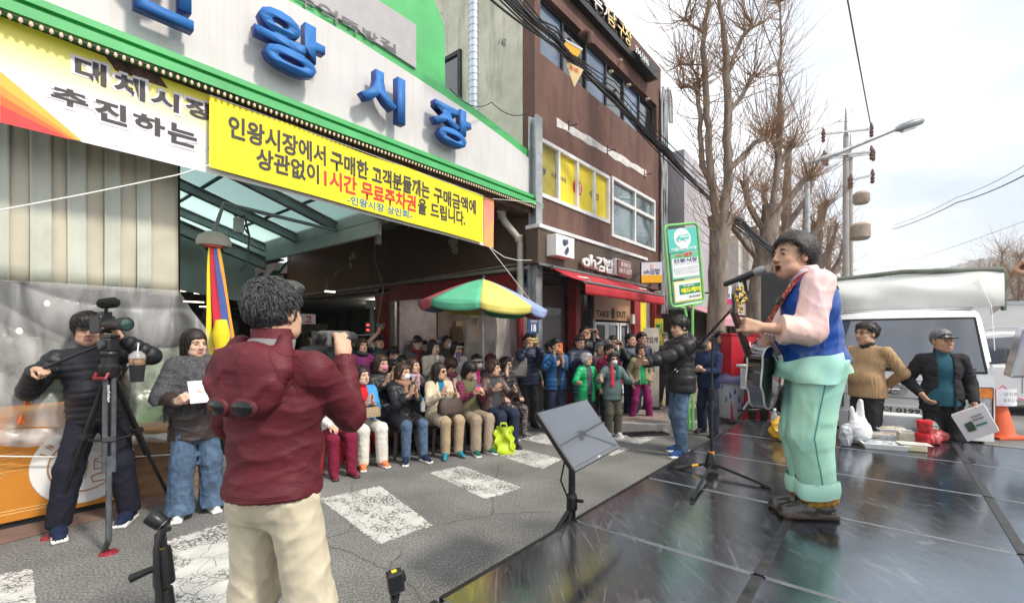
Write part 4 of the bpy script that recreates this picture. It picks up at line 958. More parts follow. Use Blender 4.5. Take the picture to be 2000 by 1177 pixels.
# ---- steel post and market sign
post=thing('steel_post','tall galvanised steel post at the right end of the market sign','post',tp(6.66,4.93,0))
mb=MB();mb.obox(tp(6.58,4.86,0),U*.19,NN*.03,Z*5.55);mb.obox(tp(6.66,4.89,0),U*.03,NN*.12,Z*5.55);mb.obox(tp(6.58,5.01,0),U*.19,NN*.03,Z*5.55);mb.build('column',GALV,post)
mb=MB();mb.obox(tp(6.5,4.8,0),U*.35,NN*.3,Z*.02);mb.build('base_plate',GALV,post)
plate=thing('address_plate','small dark blue house number plate reading 18 on the steel post','number plate',onp(1042,638,4.82))
c=onp(1042,634,4.83);mb=MB();mb.prism([c+U*x+Z*z for x,z in ((-.16,-.15),(.16,-.15),(.16,.10),(.08,.16),(-.08,.16),(-.16,.10))],NN*.012);mb.build('plate',M('plate_blue',(.03,.07,.18),.4,var=.04),plate)
lettering('18',c-U*.07-Z*.12-NN*.003,U,Z,.14,.13,TXTW,plate,bold=.02);lettering('간호대로',c-U*.1+Z*.035-NN*.003,U,Z,.2,.05,TXTW,plate)
sg=thing('market_signboard','long white market signboard with big blue letters and a bright green frame','signboard',tp(3,5,3.9))
GREEN=M('sign_green',(.075,.40,.13),.45,var=.10,vs=2,bump=.1,bs=10);WBOARD=M('sign_white_board',(.55,.54,.54),.5,var=.06,vs=1.2,bump=.05,bs=5);GREYB=M('sign_grey_board',(.36,.35,.36),.5,var=.04)
_w=M('sign_white_board');N_,L_,b_=nodes(_w)
WT=lambda t: float(np.interp(t,[-3,2,3.03,4,4.9,6,6.66],[5.22,5.22,5.21,5.14,5.06,4.9,4.78]))
arc=lambda t: WT(t)+.17     # upper edge of the green frame
ts=[-3+9.78*k/40 for k in range(41)]
mb=MB();mb.prism([tp(-3,5.06,3.93),tp(6.78,5.06,3.93)]+[tp(t,5.06,arc(t)) for t in ts[::-1]],NN*.35);mb.build('green_frame',GREEN,sg)
mb=MB();mb.prism([tp(-3,5.02,4.13),tp(6.66,5.02,4.13)]+[tp(min(t,6.66),5.02,WT(t)) for t in ts[::-1]],NN*.0385);mb.build('white_panel',WBOARD,sg)
mb=MB();pbox(-3,6.80,4.90,5.058,4.045,4.10,mb);pbox(-3,6.80,4.94,5.058,3.99,4.043,mb);pbox(-3,6.80,4.86,5.058,3.91,3.988,mb);mb.build('lower_moulding',GREEN,sg)
mb=MB();pbox(-3,6.8,5.0,5.4,3.80,3.905,mb);mb.build('rusty_beam',RUST,sg)
hd_t=tt(900,5.10)
mb=MB();mb.prism([tp(-3,5.10,arc(-3)-.02)]+[tp(t,5.10,arc(t)-.02) for t in ts if t<4.6]+[tp(4.62,5.10,5.3),tp(4.60,5.10,6.2),tp(4.3,5.10,6.6),tp(2.6,5.10,7.0),tp(-3,5.10,7.0)],NN*.3);mb.build('green_header',GREEN,sg)
mb=MB();mb.prism([tp(-3,5.03,WT(-3)+.13)]+[tp(t,5.03,WT(t)+.13) for t in ts if t<4.0]+[tp(4.02,5.03,WT(4)+.13),tp(4.02,5.03,5.87),tp(-3,5.03,5.87)],NN*.026);mb.build('grey_panel',GREYB,sg)
GTX=M('grey_letter',(.14,.13,.14),.5,var=0)
for s,x0,x1,yt,yb in (('추',578,616,-30,26),('억',622,660,2,50),('뚝',664,703,28,70),('방',708,738,52,88),('길',742,774,70,106)): ltr(s,x0,x1,yt,yb,5.027,GTX,sg,bold=.015,nm='letter')
BLUE=M('letter_blue',(.015,.14,.42),.6,var=.06,vs=3);BLUES=M('letter_blue_side',(.02,.045,.24),.45,var=.06)
for s,x0,x1,z0_,z1_ in (('인',232,372,4.31,4.92),('왕',490,627,4.33,4.93),('시',697,783,4.29,4.87),('장',838,912,4.30,4.88)):
	ta,tb=tt(x0,4.90),tt(x1,4.90);lettering(s,tp(ta,4.91,z0_),U,Z,tb-ta,z1_-z0_,BLUE,sg,bold=.035,extrude=.105,side=BLUES,name='letter',off=-.0)
lr=thing('lamp_string','rope of small clear lamps along the lower edge of the market sign','string lights',tp(3,4.88,3.9))
mb=MB();mb.tube([tp(-1.5+8.25*k/30,4.88,3.895-.012*math.sin(k)) for k in range(31)],.008,5);mb.build('cord',BLK,lr)
bulb=MB();bulb.lathe((0,0,0),[(.006,.012),(.013,0),(.013,-.018),(.004,-.03)],8);BM=bpy.data.meshes.new('bulb');BM.from_pydata(bulb.v,[],bulb.f);BM.materials.append(M('bulb_peach',(.80,.55,.40),.4,var=0))
for k in range(150): share('bulb',BM,lr,tp(-1.2+7.9*k/149,4.88,3.885))
# ---- banners
def wave(p,amp=.012):
	t=p.dot(U);return p-NN*(amp*math.sin(t*3.1+p.z*2)+amp*.2*math.sin(t*7.7+p.z*6))
YB=M('banner_yellow',(.78,.66,.012),.6,var=.06,vs=1.5,bump=.5,bs=2.2,stretch=(1,1,3.5));
def banner_gradient():
	m=M('banner_gradient',(.7,.7,.7),.6,var=0);N,L,b=nodes(m);uv=N.new('ShaderNodeUVMap');sx=N.new('ShaderNodeSeparateXYZ');L.new(uv.outputs[0],sx.inputs[0])
	r=N.new('ShaderNodeValToRGB');r.color_ramp.elements[0].position=.42;r.color_ramp.elements[1].position=.97;r.color_ramp.elements[0].color=(.70,.70,.72,1);r.color_ramp.elements[1].color=(.80,.70,.05,1);e=r.color_ramp.elements.new(.68);e.color=(.80,.77,.38,1)
	L.new(sx.outputs[1],r.inputs[0]);L.new(r.outputs[0],b.inputs['Base Color']);return m
b1=thing('yellow_white_banner','long banner fading from yellow to white with black Korean lettering and an orange fan','banner',tp(1,5.0,3.2))
B1D=4.99;t0,t1=tt(-90,B1D),tt(964,B1D)
zt0=zz(0,33,B1D);zb0=zz(0,240,B1D)
zt1,zb1=zz(408,185,B1D),zz(408,337,B1D);tm=tt(408,B1D);tl=tt(0,B1D)
ztop=lambda t: zt0+(zt1-zt0)*(t-tl)/(tm-tl) if t<tm else zt1+(3.80-zt1)*(t-tm)/(t1-tm)
zbot=lambda t: zb0+(zb1-zb0)*(t-tl)/(tm-tl) if t<tm else zb1+(3.01-zb1)*(t-tm)/(t1-tm)
def grid_uv(mb_name,fn,nu,nv,mats,parent,matsel=None,**k):
	mb=MB();mb.grid(fn,nu,nv);
	if matsel: mb.m=[matsel((i+.5)/nu,(j+.5)/nv) for j in range(nv) for i in range(nu)]
	o=mb.build(mb_name,mats,parent,smooth=1,**k);uvl=o.data.uv_layers.new(name='UVMap');co=[((i)/nu,(j)/nv) for j in range(nv+1) for i in range(nu+1)]
	for lp in o.data.loops: uvl.data[lp.index].uv=co[lp.vertex_index]
	return o
grid_uv('cloth',lambda a,b:wave(tp(t0+(t1-t0)*a,B1D,zbot(t0+(t1-t0)*a)+(ztop(t0+(t1-t0)*a)-zbot(t0+(t1-t0)*a))*b)),90,10,[banner_gradient()],b1)
def fan(p0,p1,p2,mt,off):
	mb=MB();q=[onp(*p,B1D-.006-off) for p in (p0,p1,p2)]
	n=10;
	for i in range(n):
		for j in range(n-i):
			f=lambda a,b: wave(q[0]+(q[1]-q[0])*(a/n)+(q[2]-q[0])*(b/n))
			mb.poly([f(i,j),f(i+1,j),f(i,j+1)])
			if i+j<n-1: mb.poly([f(i+1,j),f(i+1,j+1),f(i,j+1)])
	mb.build('printed_fan',mt,b1)
for k,(y0,cl) in enumerate(((140,(.85,.42,.06)),(168,(.80,.28,.04)),(186,(.70,.13,.03)),(206,(.55,.05,.05)))): fan((0,240),(160+k*-8,276-k*1),(0,y0),M('fan_%d'%k,cl,.6,var=.05),.001*k)
EDGE=M('print_outline',(.70,.66,.72),.6,var=0);BK=M('banner_black',(.045,.04,.04),.6,var=0)
def bl(s,x0,x1,yt,yb,d,mt,par,bold=.03,outline=None):
	yt,yb=unslope(x0,x1,yt,yb);ta,tb=tt(x0,d),tt(x1,d);xc=(x0+x1)/2;zb_,zt_=zz(xc,yb,d),zz(xc,yt,d)
	if outline:
		g=.025;lettering(s,tp(ta-g,d,zb_-g),U,Z,tb-ta+2*g,zt_-zb_+2*g,outline,par,bold=bold+.03,off=.004,fn=wave)
	lettering(s,tp(ta,d,zb_),U,Z,tb-ta,zt_-zb_,mt,par,bold=bold,off=.0065,fn=wave)
for s,x0,x1,yt,yb in (('대',146,208,108,172),('체',222,284,138,200),('시',294,350,168,222),('장',362,416,188,240),('추',99,172,165,220),('진',184,248,190,250),('하',260,323,216,270),('는',328,385,236,292),('가',406,450,262,312)): bl(s,x0,x1,yt,yb,B1D,BK,b1,.04,EDGE)
ta=tt(945,B1D);grid_uv('banner_end',lambda a,b:wave(tp(ta+(t1-ta)*a,B1D-.012,3.02+.77*b)),6,10,[M('banner_pink',(.75,.18,.20),.6,var=.1,vs=3,c2=(.85,.4,.08))],b1)
b2=thing('yellow_banner','bright yellow banner with black and red Korean lettering hung over the market entrance','banner',tp(4,4.9,3.4))
B2D=4.93;u0,u1=tt(409,B2D),tt(944,B2D);zt=lambda a:3.84-.06*a;zb_=lambda a:3.17-.13*a
wv2=lambda p: wave(p,.010)
grid_uv('cloth',lambda a,b:wv2(tp(u0+(u1-u0)*a,B2D,zb_(a)+(zt(a)-zb_(a))*b-.01*math.sin(a*math.pi*6)*(1 if b>.9 else 0))),80,10,[YB],b2)
def b2l(s,x0,x1,line,mt,bold=.028):
	ta,tb=tt(x0,B2D),tt(x1,B2D);zl,zr,h=((3.515,3.44,.225),(3.285,3.215,.215),(3.17,3.115,.10))[line];f=((ta+tb)/2-u0)/(u1-u0)
	lettering(s,tp(ta,B2D,zl+(zr-zl)*f),U,Z,tb-ta,h,mt,b2,bold=bold,off=.005,fn=wv2)
for s,x0,x1,ln,mt in (('인왕시장에서',446,636,0,BK),('구매한',645,720,0,BK),('고객분들께는',727,838,0,BK),('구매금액에',846,930,0,BK),
	('상관없이',500,622,1,BK),('1시간',632,697,1,TXTR),('무료주차권',706,812,1,TXTR),('을',816,832,1,BK),('드립니다.',840,908,1,BK)): b2l(s,x0,x1,ln,mt)
b2l('-인왕시장 상인회-',678,805,2,TXTB,.012)
STR=M('white_string',(.7,.7,.68),.8,var=0)
mb=MB();mb.tube([tp(u0+(u1-u0)*k/20,B2D-.003,zt(k/20)+.004) for k in range(21)],.004,4);mb.build('hem_cord',STR,b2)
rp=thing('white_rope','thin white rope tied across from the banner to the stall on the left','rope',onp(345,335,4.9))
mb=MB();mb.tube([onp(-10,412,4.9),onp(170,378,4.9),onp(345,342,4.9),onp(410,322,4.9)],.006,5);mb.build('strand',STR,rp)
rp=thing('white_rope','white ropes tied from the yellow banner corner to the steel post and umbrella','rope',onp(955,480,4.9))
mb=MB();mb.tube([onp(955,482,4.9),onp(985,502,4.88),onp(1010,508,4.86),onp(1050,508,4.85)],.006,5);mb.build('strand',STR,rp)
mb=MB();mb.tube([onp(955,482,4.9),onp(1000,540,4.7),onp(1045,598,4.6)],.005,5);mb.build('strand',STR,rp)
mb=MB();mb.tube([onp(962,388,4.9),onp(1040,395,4.85),onp(1058,407,4.85)],.005,5);mb.build('strand',STR,rp)
du=thing('spiral_duct','silver spiral ventilation duct rising behind the market sign','duct',tp(5.4,5.6,4.9));a=onp(925,200,5.55);a.z=4.9
mb=MB();mb.tube([a,a+Z*4.2],.085,14);mb.build('duct',M('duct_silver',(.50,.55,.62),.3,metal=.6,var=.1,vs=2),du,smooth=1)
for k in range(34): mb=MB();mb.tube([a+Z*(.1+.12*k)+Vector((.088*math.cos(q_),.088*math.sin(q_),.02*q_/6.28)) for q_ in np.linspace(0,6.28,13)],.005,4,False);mb.build('spiral_seam',GALV,du)
pp=thing('beige_downpipe','beige drain pipe on the stained side wall beside the silver duct','pipe',tp(6.6,6,4.4));a=onp(951,200,6.3);a.z=4.4;mb=MB();mb.tube([a,a+Z*4.7],.055,10);mb.build('pipe',M('pipe_beige',(.50,.46,.36),.6),pp,smooth=1)
sw=MB();zf=lambda a_,b_,z0_,z1_,m_,x=.02: m_.obox(tp(TB0-x,a_,z0_),U*x*.9,NN*(b_-a_),Z*(z1_-z0_))
for q in ((6.9,8.6,6.0,6.08),(6.9,8.6,7.5,7.58),(6.9,6.98,6.08,7.5),(8.52,8.6,6.08,7.5),(7.7,7.78,6.08,7.5)): zf(*q,sw,.06)
o=sw.build('side_window',DARKM,bld);m_=MB();zf(6.98,7.7,6.08,7.5,m_);m_.build('pane',DGLASS,o);m_=MB();zf(7.78,8.52,6.08,7.5,m_);m_.build('pane',DGLASS,o)
N_,L_,b_=nodes(WBOARD);tcx=N_['Texture Coordinate'].outputs['Object'];mpx=N_.new('ShaderNodeMapping');mpx.inputs['Scale'].default_value=(9,9,.5);L_.new(tcx,mpx.inputs[0]);nx_=N_.new('ShaderNodeTexNoise');nx_.inputs['Scale'].default_value=2;nx_.inputs['Detail'].default_value=6;L_.new(mpx.outputs[0],nx_.inputs[0]);rx_=N_.new('ShaderNodeMapRange');rx_.inputs['From Min'].default_value=.52;rx_.inputs['From Max'].default_value=.8;rx_.inputs['To Max'].default_value=.7;L_.new(nx_.outputs[0],rx_.inputs[0]);bs_=b_.inputs['Base Color'].links[0].from_socket;mxx=N_.new('ShaderNodeMix');mxx.data_type='RGBA';mxx.inputs['B'].default_value=(.50,.44,.38,1);L_.new(rx_.outputs[0],mxx.inputs['Factor']);L_.new(bs_,mxx.inputs['A']);L_.new(mxx.outputs['Result'],b_.inputs['Base Color'])
# ---------------------------------------------------------------- stalls and arcade on the left
def film(name,c,alpha,rough=.25,bump=.5,bs=6,vs=2,spec=.6,lo=.75,hi=1.25):
	m=M(name,c,rough,var=.08,vs=vs,spec=spec,bump=bump,bs=bs);N,L,b=nodes(m);tc=N['Texture Coordinate'].outputs['Object']
	mp=N.new('ShaderNodeMapping');mp.inputs['Rotation'].default_value=(.5,.9,.4);mp.inputs['Scale'].default_value=(3.2,3.2,.7);L.new(tc,mp.inputs[0]);n=N.new('ShaderNodeTexNoise');n.inputs['Scale'].default_value=2.0;n.inputs['Detail'].default_value=3;n.inputs['Roughness'].default_value=.45;n.inputs['Distortion'].default_value=.5;L.new(mp.outputs[0],n.inputs[0])
	[L.new(mp.outputs[0],x_.inputs[0]) for x_ in N if x_.type=='TEX_NOISE' and abs(x_.inputs['Scale'].default_value-bs)<1e-4];r=N.new('ShaderNodeMapRange');r.inputs['From Min'].default_value=.3;r.inputs['From Max'].default_value=.7;r.inputs['To Min'].default_value=alpha*lo;r.inputs['To Max'].default_value=min(.97,alpha*hi);L.new(n.outputs[0],r.inputs[0]);L.new(r.outputs[0],b.inputs['Alpha']);return m
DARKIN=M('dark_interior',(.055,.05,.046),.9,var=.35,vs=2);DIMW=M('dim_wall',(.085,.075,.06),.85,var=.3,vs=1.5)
GREYG=M('arcade_steel',(.26,.31,.30),.5,metal=.1,var=.15,vs=2);GREYP=M('arcade_panel',(.40,.46,.42),.6,var=.12,vs=1.2)
arc_=thing('market_arcade','steel framed market arcade with translucent roof panes behind the banners','market hall',tp(3,9,0))
zr=lambda t: 3.86-.30*(t-2.07)
PANE=M('polycarbonate',(.42,.58,.56),.35,var=.15,vs=1.5,trans=.0);
N,L,b=nodes(PANE);tr=N.new('ShaderNodeBsdfTranslucent');tr.inputs[0].default_value=(.78,.92,.90,1);mxs=N.new('ShaderNodeMixShader');mxs.inputs[0].default_value=.8;L.new(b.outputs[0],mxs.inputs[1]);L.new(tr.outputs[0],mxs.inputs[2]);L.new(mxs.outputs[0],N['Material Output'].inputs[0])
tcuts=[-2.2,-1.3,-.4,.5,1.4,2.3,3.2,3.72];dcuts=[5.45,6.6,7.9,9.2,10.5,12]
for a,b_ in zip(tcuts,tcuts[1:]):
	for c,e in zip(dcuts,dcuts[1:]):
		mb=MB();mb.quad(tp(a+.02,c+.02,zr(a)),tp(b_-.02,c+.02,zr(b_)),tp(b_-.02,e-.02,zr(b_)),tp(a+.02,e-.02,zr(a)));mb.build('roof_pane',PANE,arc_,solid=.01)
def sbeam(p,q,w_,h,mt=GREYG,nm='rafter',par=arc_):
	p=Vector(p);q=Vector(q);d_=(q-p).normalized();s=d_.cross(Z).normalized();up=s.cross(d_);mb=MB();t_=.012
	mb.obox(p-s*w_/2-up*h,q-p,s*w_,up*t_);mb.obox(p-s*w_/2-up*t_,q-p,s*w_,up*t_);mb.obox(p-s*.006-up*(h-t_),q-p,s*.012,up*(h-2*t_));return mb.build(nm,mt,par)
for d in dcuts[:5]: sbeam(tp(-2.2,d,zr(-2.2)-.03),tp(3.75,d,zr(3.75)-.03),.10,.14)
for t in tcuts[:-1]: mb=MB();mb.obox(tp(t-.02,5.4,zr(t)-.03),U*.04,NN*6.6,Z*.028);mb.build('purlin',DARKM,arc_)
sbeam(tp(2.0,9.2,zr(2.0)-.25),tp(3.8,9.2,3.05),.14,.22);
zs_=lambda t: 3.45+.95*(t-3.8)/2.9
for t,h in ((3.80,.26),(4.9,.18),(6.0,.16)): sbeam(tp(t,5.4,zs_(t)),tp(t,15,zs_(t)),.16,h,nm='beam')
mb=MB();mb.obox(tp(3.9,5.5,zs_(3.9)+.02),tp(6.70,5.5,zs_(6.7))-tp(3.9,5.5,zs_(3.9)),NN*9.5,Z*.04);mb.build('soffit',GREYP,arc_)
mb=MB();pbox(3.72,3.78,5.5,15,3.0,3.42,mb);mb.build('gutter_panel',GREYP,arc_)
for d in (6.2,7.6,9.2,11): sbeam(tp(3.8,d,zs_(3.8)-.06),tp(6.7,d,zs_(6.7)-.06),.12,.18,nm='beam')
mb=MB();mb.prism([tp(2.3,9.6,2.4),tp(3.7,9.6,2.2),tp(3.7,9.6,3.2),tp(2.3,9.6,3.55)],NN*.03);mb.build('gable_panel',GREYP,arc_)
for px,py,dd in ((0,0,0),): pass
mb=MB();mb.tube([tp(4.0,5.9,0.0)+Z*3.2,tp(4.0,5.9,2.95)],.05,8);mb.build('hanger',GREYG,arc_)
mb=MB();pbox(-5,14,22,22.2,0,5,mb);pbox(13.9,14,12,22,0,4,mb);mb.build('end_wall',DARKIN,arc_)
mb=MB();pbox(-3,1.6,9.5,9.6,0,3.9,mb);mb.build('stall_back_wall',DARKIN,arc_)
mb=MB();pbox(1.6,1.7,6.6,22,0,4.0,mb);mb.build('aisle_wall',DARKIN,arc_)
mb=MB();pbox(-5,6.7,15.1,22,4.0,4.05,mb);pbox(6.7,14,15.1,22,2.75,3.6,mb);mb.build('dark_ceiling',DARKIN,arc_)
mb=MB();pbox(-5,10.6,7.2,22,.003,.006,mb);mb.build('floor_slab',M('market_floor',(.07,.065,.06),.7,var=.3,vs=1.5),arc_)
FLOU=M('strip_lamp',(.8,.8,.75),.5,var=0,emit=(1,.85,.6),es=4)
SFILL=M('shop_fill_lamp',(.8,.8,.75),.5,var=0,emit=(1,.93,.82),es=22)
SBULB=M('stall_bulb',(.8,.7,.5),.5,var=0,emit=(1,.75,.45),es=1.5)
for k in range(26):
	t=rnd.uniform(2.2,6.2);d=rnd.uniform(10.5,20);z=2.9+rnd.uniform(-.5,.45);mb=MB();mb.obox(tp(t,d,z),U*rnd.choice((.25,.5)),NN*.06,Z*.03);mb.build('strip_light',FLOU,arc_)  # strip lights at random spots, extra ones added to brighten the black hall
for k in range(16):
	t=rnd.uniform(2.0,6.4);d=rnd.uniform(11,20);h=rnd.uniform(.6,2.0);mb=MB();w_=rnd.uniform(.3,.9);pbox(t,t+w_,d,d+.4,0.01,h,mb);mb.build('shelf_unit',M('shelf_%d'%(k%4),((.08,.06,.045),(.05,.055,.06),(.10,.09,.07),(.06,.035,.03))[k%4],.8,var=.4,vs=6),arc_)
GT=M('green_tarp',(.02,.20,.10),.7,var=.2,vs=4,bump=.4,bs=12);mb=MB();p0,p1=onp(505,535,8),onp(575,495,8.6)
mb.grid(lambda a,b:p0+(p1-p0)*a+Vector((0,0,-.30*b-.12*math.sin(a*3.14)*(1-b)+.03*math.sin(a*20)))+NN*(.5*b),14,6);mb.build('green_tarp',GT,arc_,smooth=1)
rm=thing('side_shop','open shop unit under the brown wall with dark red frame, cardboard boxes and strip lights','shop',tp(6.8,8,0))
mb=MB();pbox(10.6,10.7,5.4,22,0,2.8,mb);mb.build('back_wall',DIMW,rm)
mb=MB();pbox(6.95,10.6,9.35,9.45,0,2.75,mb);mb.build('partition',M('pale_wall',(.36,.31,.32),.8,var=.15),rm)
mb=MB();pbox(6.95,10.6,5.75,9.34,2.68,2.74,mb);pbox(6.95,10.6,9.46,22,2.62,2.70,mb);mb.build('ceiling_board',M('grey_ceiling',(.30,.30,.29),.8,var=.1),rm)
mb=MB();pbox(8.3,8.36,5.4,9.3,0,2.68,mb);mb.build('inner_wall',M('lilac_wall',(.40,.34,.37),.8,var=.12),rm)
for a,b_,nm in ((9.42,9.98,'post'),(5.35,5.55,'post')): mb=MB();pbox(6.66,6.78,a,b_,0,2.60,mb);mb.build(nm,REDP,rm,bevel=.01)
mb=MB();pbox(6.67,6.77,5.56,9.41,2.42,2.76,mb);mb.build('beam',REDP,rm,bevel=.01)
mb=MB();pbox(6.67,6.77,9.99,14.9,2.70,2.76,mb);mb.build('lintel',M('lintel_grey',(.3,.29,.27),.7),rm)
mb=MB();pbox(6.70,6.76,9.20,9.38,0,2.40,mb);mb.build('door_frame',GALV,rm)
GPIPE=M('pale_pipe',(.46,.44,.38),.6,var=.15,vs=5)
mb=MB();mb.tube([tp(6.64,5.06,2.83),tp(6.64,14.6,2.80)],.035,8);mb.build('conduit',GPIPE,rm,smooth=1)
mb=MB();mb.tube([tp(6.62,5.06,2.92),tp(6.62,7.0,2.88),tp(6.62,8.6,2.85),tp(6.60,9.5,2.8),tp(6.60,9.62,2.4),tp(6.60,9.75,1.9)],.014,6);mb.build('cable',GPIPE,rm,smooth=1)
mb=MB();mb.tube([tp(6.62,9.9,4.2),tp(6.60,9.9,3.5),tp(6.60,9.7,3.1),tp(6.60,9.55,2.85)],.018,6);mb.build('cable',GPIPE,rm,smooth=1)
CARD=M('cardboard',(.27,.19,.115),.85,var=.12,vs=6);LEDR=M('led_red',(.3,0,0),.5,var=0,emit=(1,.04,.03),es=4)
for d0,w_,z0_,h,t0_ in ((7.9,.7,1.50,.42,7.5),(7.4,.55,1.45,.35,7.4),(8.2,.6,.8,.62,7.5),(7.3,.7,.75,.6,7.45),(8.9,.4,1.0,.35,7.2)):
	bx=thing('cardboard_box',{1.50:'large brown cardboard box on top of the stack in the side shop',1.45:'smaller brown cardboard box beside the topmost one in the side shop',.8:'brown cardboard box left of centre in the lower row of the side shop',.75:'brown cardboard box low in the side shop behind the white cap',1.0:'pale cardboard box by the door frame of the side shop'}[z0_],'box',tp(t0_,d0,z0_),group='boxes in the side shop')
	mb=MB();pbox(t0_,t0_+.5,d0,d0+w_,z0_,z0_+h,mb);mb.build('carton',CARD,bx,bevel=.006);mb=MB();pbox(t0_-.003,t0_+.503,d0+w_*.46,d0+w_*.54,z0_+h-.06,z0_+h+.003,mb);mb.build('tape',M('packing_tape',(.42,.34,.22),.3),bx)
sh_=thing('shop_shelf','low wooden shelf holding the cardboard boxes in the side shop','shelf',tp(7.4,8,0));mb=MB();pbox(7.15,8.1,7.2,9.3,1.42,1.448,mb);mb.build('board',M('plywood',(.30,.22,.14),.7),sh_);mb=MB();pbox(7.2,8.1,7.2,9.3,.70,.748,mb);mb.build('board',M('plywood'),sh_)
for d in (7.25,9.2): mb=MB();pbox(7.2,8.1,d,d+.04,0.01,1.42,mb);mb.build('upright',M('plywood'),sh_)
ac=thing('air_conditioner','white wall air conditioner inside the side shop above the boxes','air conditioner',tp(8.2,8.3,2.1));mb=MB();pbox(8.06,8.295,7.9,8.85,2.02,2.32,mb);mb.build('casing',WHITEF,ac,bevel=.03);mb=MB();pbox(8.05,8.06,8.0,8.75,2.05,2.08,mb);mb.build('vent_slot',DARKM,ac)
led=thing('led_display','small red LED display glowing on the dark wall of the market interior','display',tp(8,11.6,1.7));mb=MB();c=onp(722,640,11.4);mb.cbox(c,.17,.03,.17,(U,NN,Z));mb.build('case',DARKM,led)
for k in range(4): mb=MB();mb.cbox(c-NN*.034+U*(-.08+.12*(k%2))+Z*(.08-.14*(k//2)),.04,.003,.022,(U,NN,Z));mb.build('digit',LEDR,led)
for t,d in ((7.5,7.0),(7.6,8.4),(7.6,11.2),(8.4,12.5),(9.2,13.4),(8.8,10.6),(9.8,12.0)): mb=MB();mb.cbox(tp(t,d,2.55-.05*rnd.random()),.05,.35,.015,(U,NN,Z));mb.build('strip_light',SFILL,rm)  # tubes put in as extra-bright fill to lift the dark shop interior
dl=MB();dl.lathe(tp(7.4,10.6,2.59),[(.16,.0),(.16,.02)],16);dl.build('round_light',LAMP,rm)
mb=MB();c=onp(724,594,9.8);mb.cbox(c,.14,.05,.10,(NN,U,Z));mb.build('speaker_box',GREYP,rm)
ct=thing('hanging_apron','pale green apron hanging on the dark red post of the side shop','apron',onp(727,640,9.7));mb=MB();a=onp(722,600,9.65);mb.grid(lambda u_,v_:a+NN*(-.22*u_*(.6+.4*v_))+U*(.03*math.sin(u_*9))+Z*(-1.05*v_),8,8);mb.build('cloth',M('apron_cloth',(.30,.36,.32),.8,var=.1),ct,smooth=1,solid=.01)
sx=thing('market_sign_panel','white sign panel with red lettering behind the maroon jacket','sign',tp(6.4,13.5,1.9));c=onp(600,632,12);mb=MB();mb.cbox(c,.22,.02,.26,(U,NN,Z));mb.build('panel',M('sign_white'),sx);lettering('고',c-U*.08+Z*.03-NN*.024,U,Z,.2,.18,TXTR,sx,bold=.03);lettering('장',c-U*.08-Z*.2-NN*.024,U,Z,.2,.18,TXTR,sx,bold=.03)
mb=MB();pbox(6.30,6.6,14.9,15.1,0,3.3,mb);mb.build('green_column',M('green_column',(.02,.13,.09),.5),arc_)
cal=thing('notice_sheets','price lists and calendars pinned on a rail in front of the side shop','notices',onp(700,690,9.2))
mb=MB();mb.tube([onp(655,657,9.2),onp(740,652,9.2)],.012,6);mb.build('rail',GALV,cal)
for k,(x0,x1) in enumerate(((662,678),(680,697),(700,722),(724,741))):
	a,b_=onp(x0,662,9.18),onp(x1,662,9.18);mb=MB();mb.obox(a-Z*.5,b_-a,NN*.006,Z*.48);mb.build('sheet',M('paper_%d'%(k%2),((.55,.6,.55),(.5,.62,.66))[k%2],.7,var=.25,vs=30),cal)
dp=thing('downpipe','grey drain pipe with elbows running down to a red painted lower length','pipe',tp(6.5,5.3,0))
q=[onp(975,408,5.35),onp(980,420,5.35),onp(985,432,5.3),onp(1013,466,5.2),onp(1016,475,5.18)];q[-1]=onp(1016,477,5.18);qb=Vector((q[-1].x,q[-1].y,1.98))
mb=MB();mb.tube(q+[qb],.062,10);mb.build('pipe',GPIPE,dp,smooth=1)
for p in (q[1],q[3]): mb=MB();mb.tube([p-Z*.06,p+Z*.06],.075,10);mb.build('coupling',GPIPE,dp)
mb=MB();mb.tube([qb,Vector((qb.x,qb.y,0))],.064,10);mb.build('red_pipe',REDP,dp,smooth=1)
mb=MB();mb.tube([onp(1030,450,5.1),onp(1031,600,5.1)],.012,6);mb.build('blue_hose',M('hose_blue',(.02,.2,.45),.4),dp)
ps=thing('plastic_sheet','clear crinkled plastic sheet hanging under the parasol over the shop front','plastic sheet',tp(6.5,6.2,1.5))
FILM=film('plastic_film',(.62,.57,.52),.55,bump=.9,bs=9)
a,b_=onp(905,612,5.9),onp(1012,618,5.3)
def drape(u_,v_,a,b_,hh,amp=.05,sd=0):
	return a+(b_-a)*u_-Z*hh*v_+NN*(amp*(math.sin(u_*9+v_*3+sd)+.6*math.sin(u_*23-v_*5)+.5*math.sin(u_*5+v_*13+sd*2)+.35*math.sin(u_*41+v_*17)))
mb=MB();mb.grid(lambda u_,v_:drape(u_,v_,a,b_,1.75,.045),40,36);mb.build('film',FILM,ps,smooth=1)
st=thing('stall_curtain','row of overlapping stained translucent panels hanging above the left stall','stall curtain',tp(0,5.45,2))
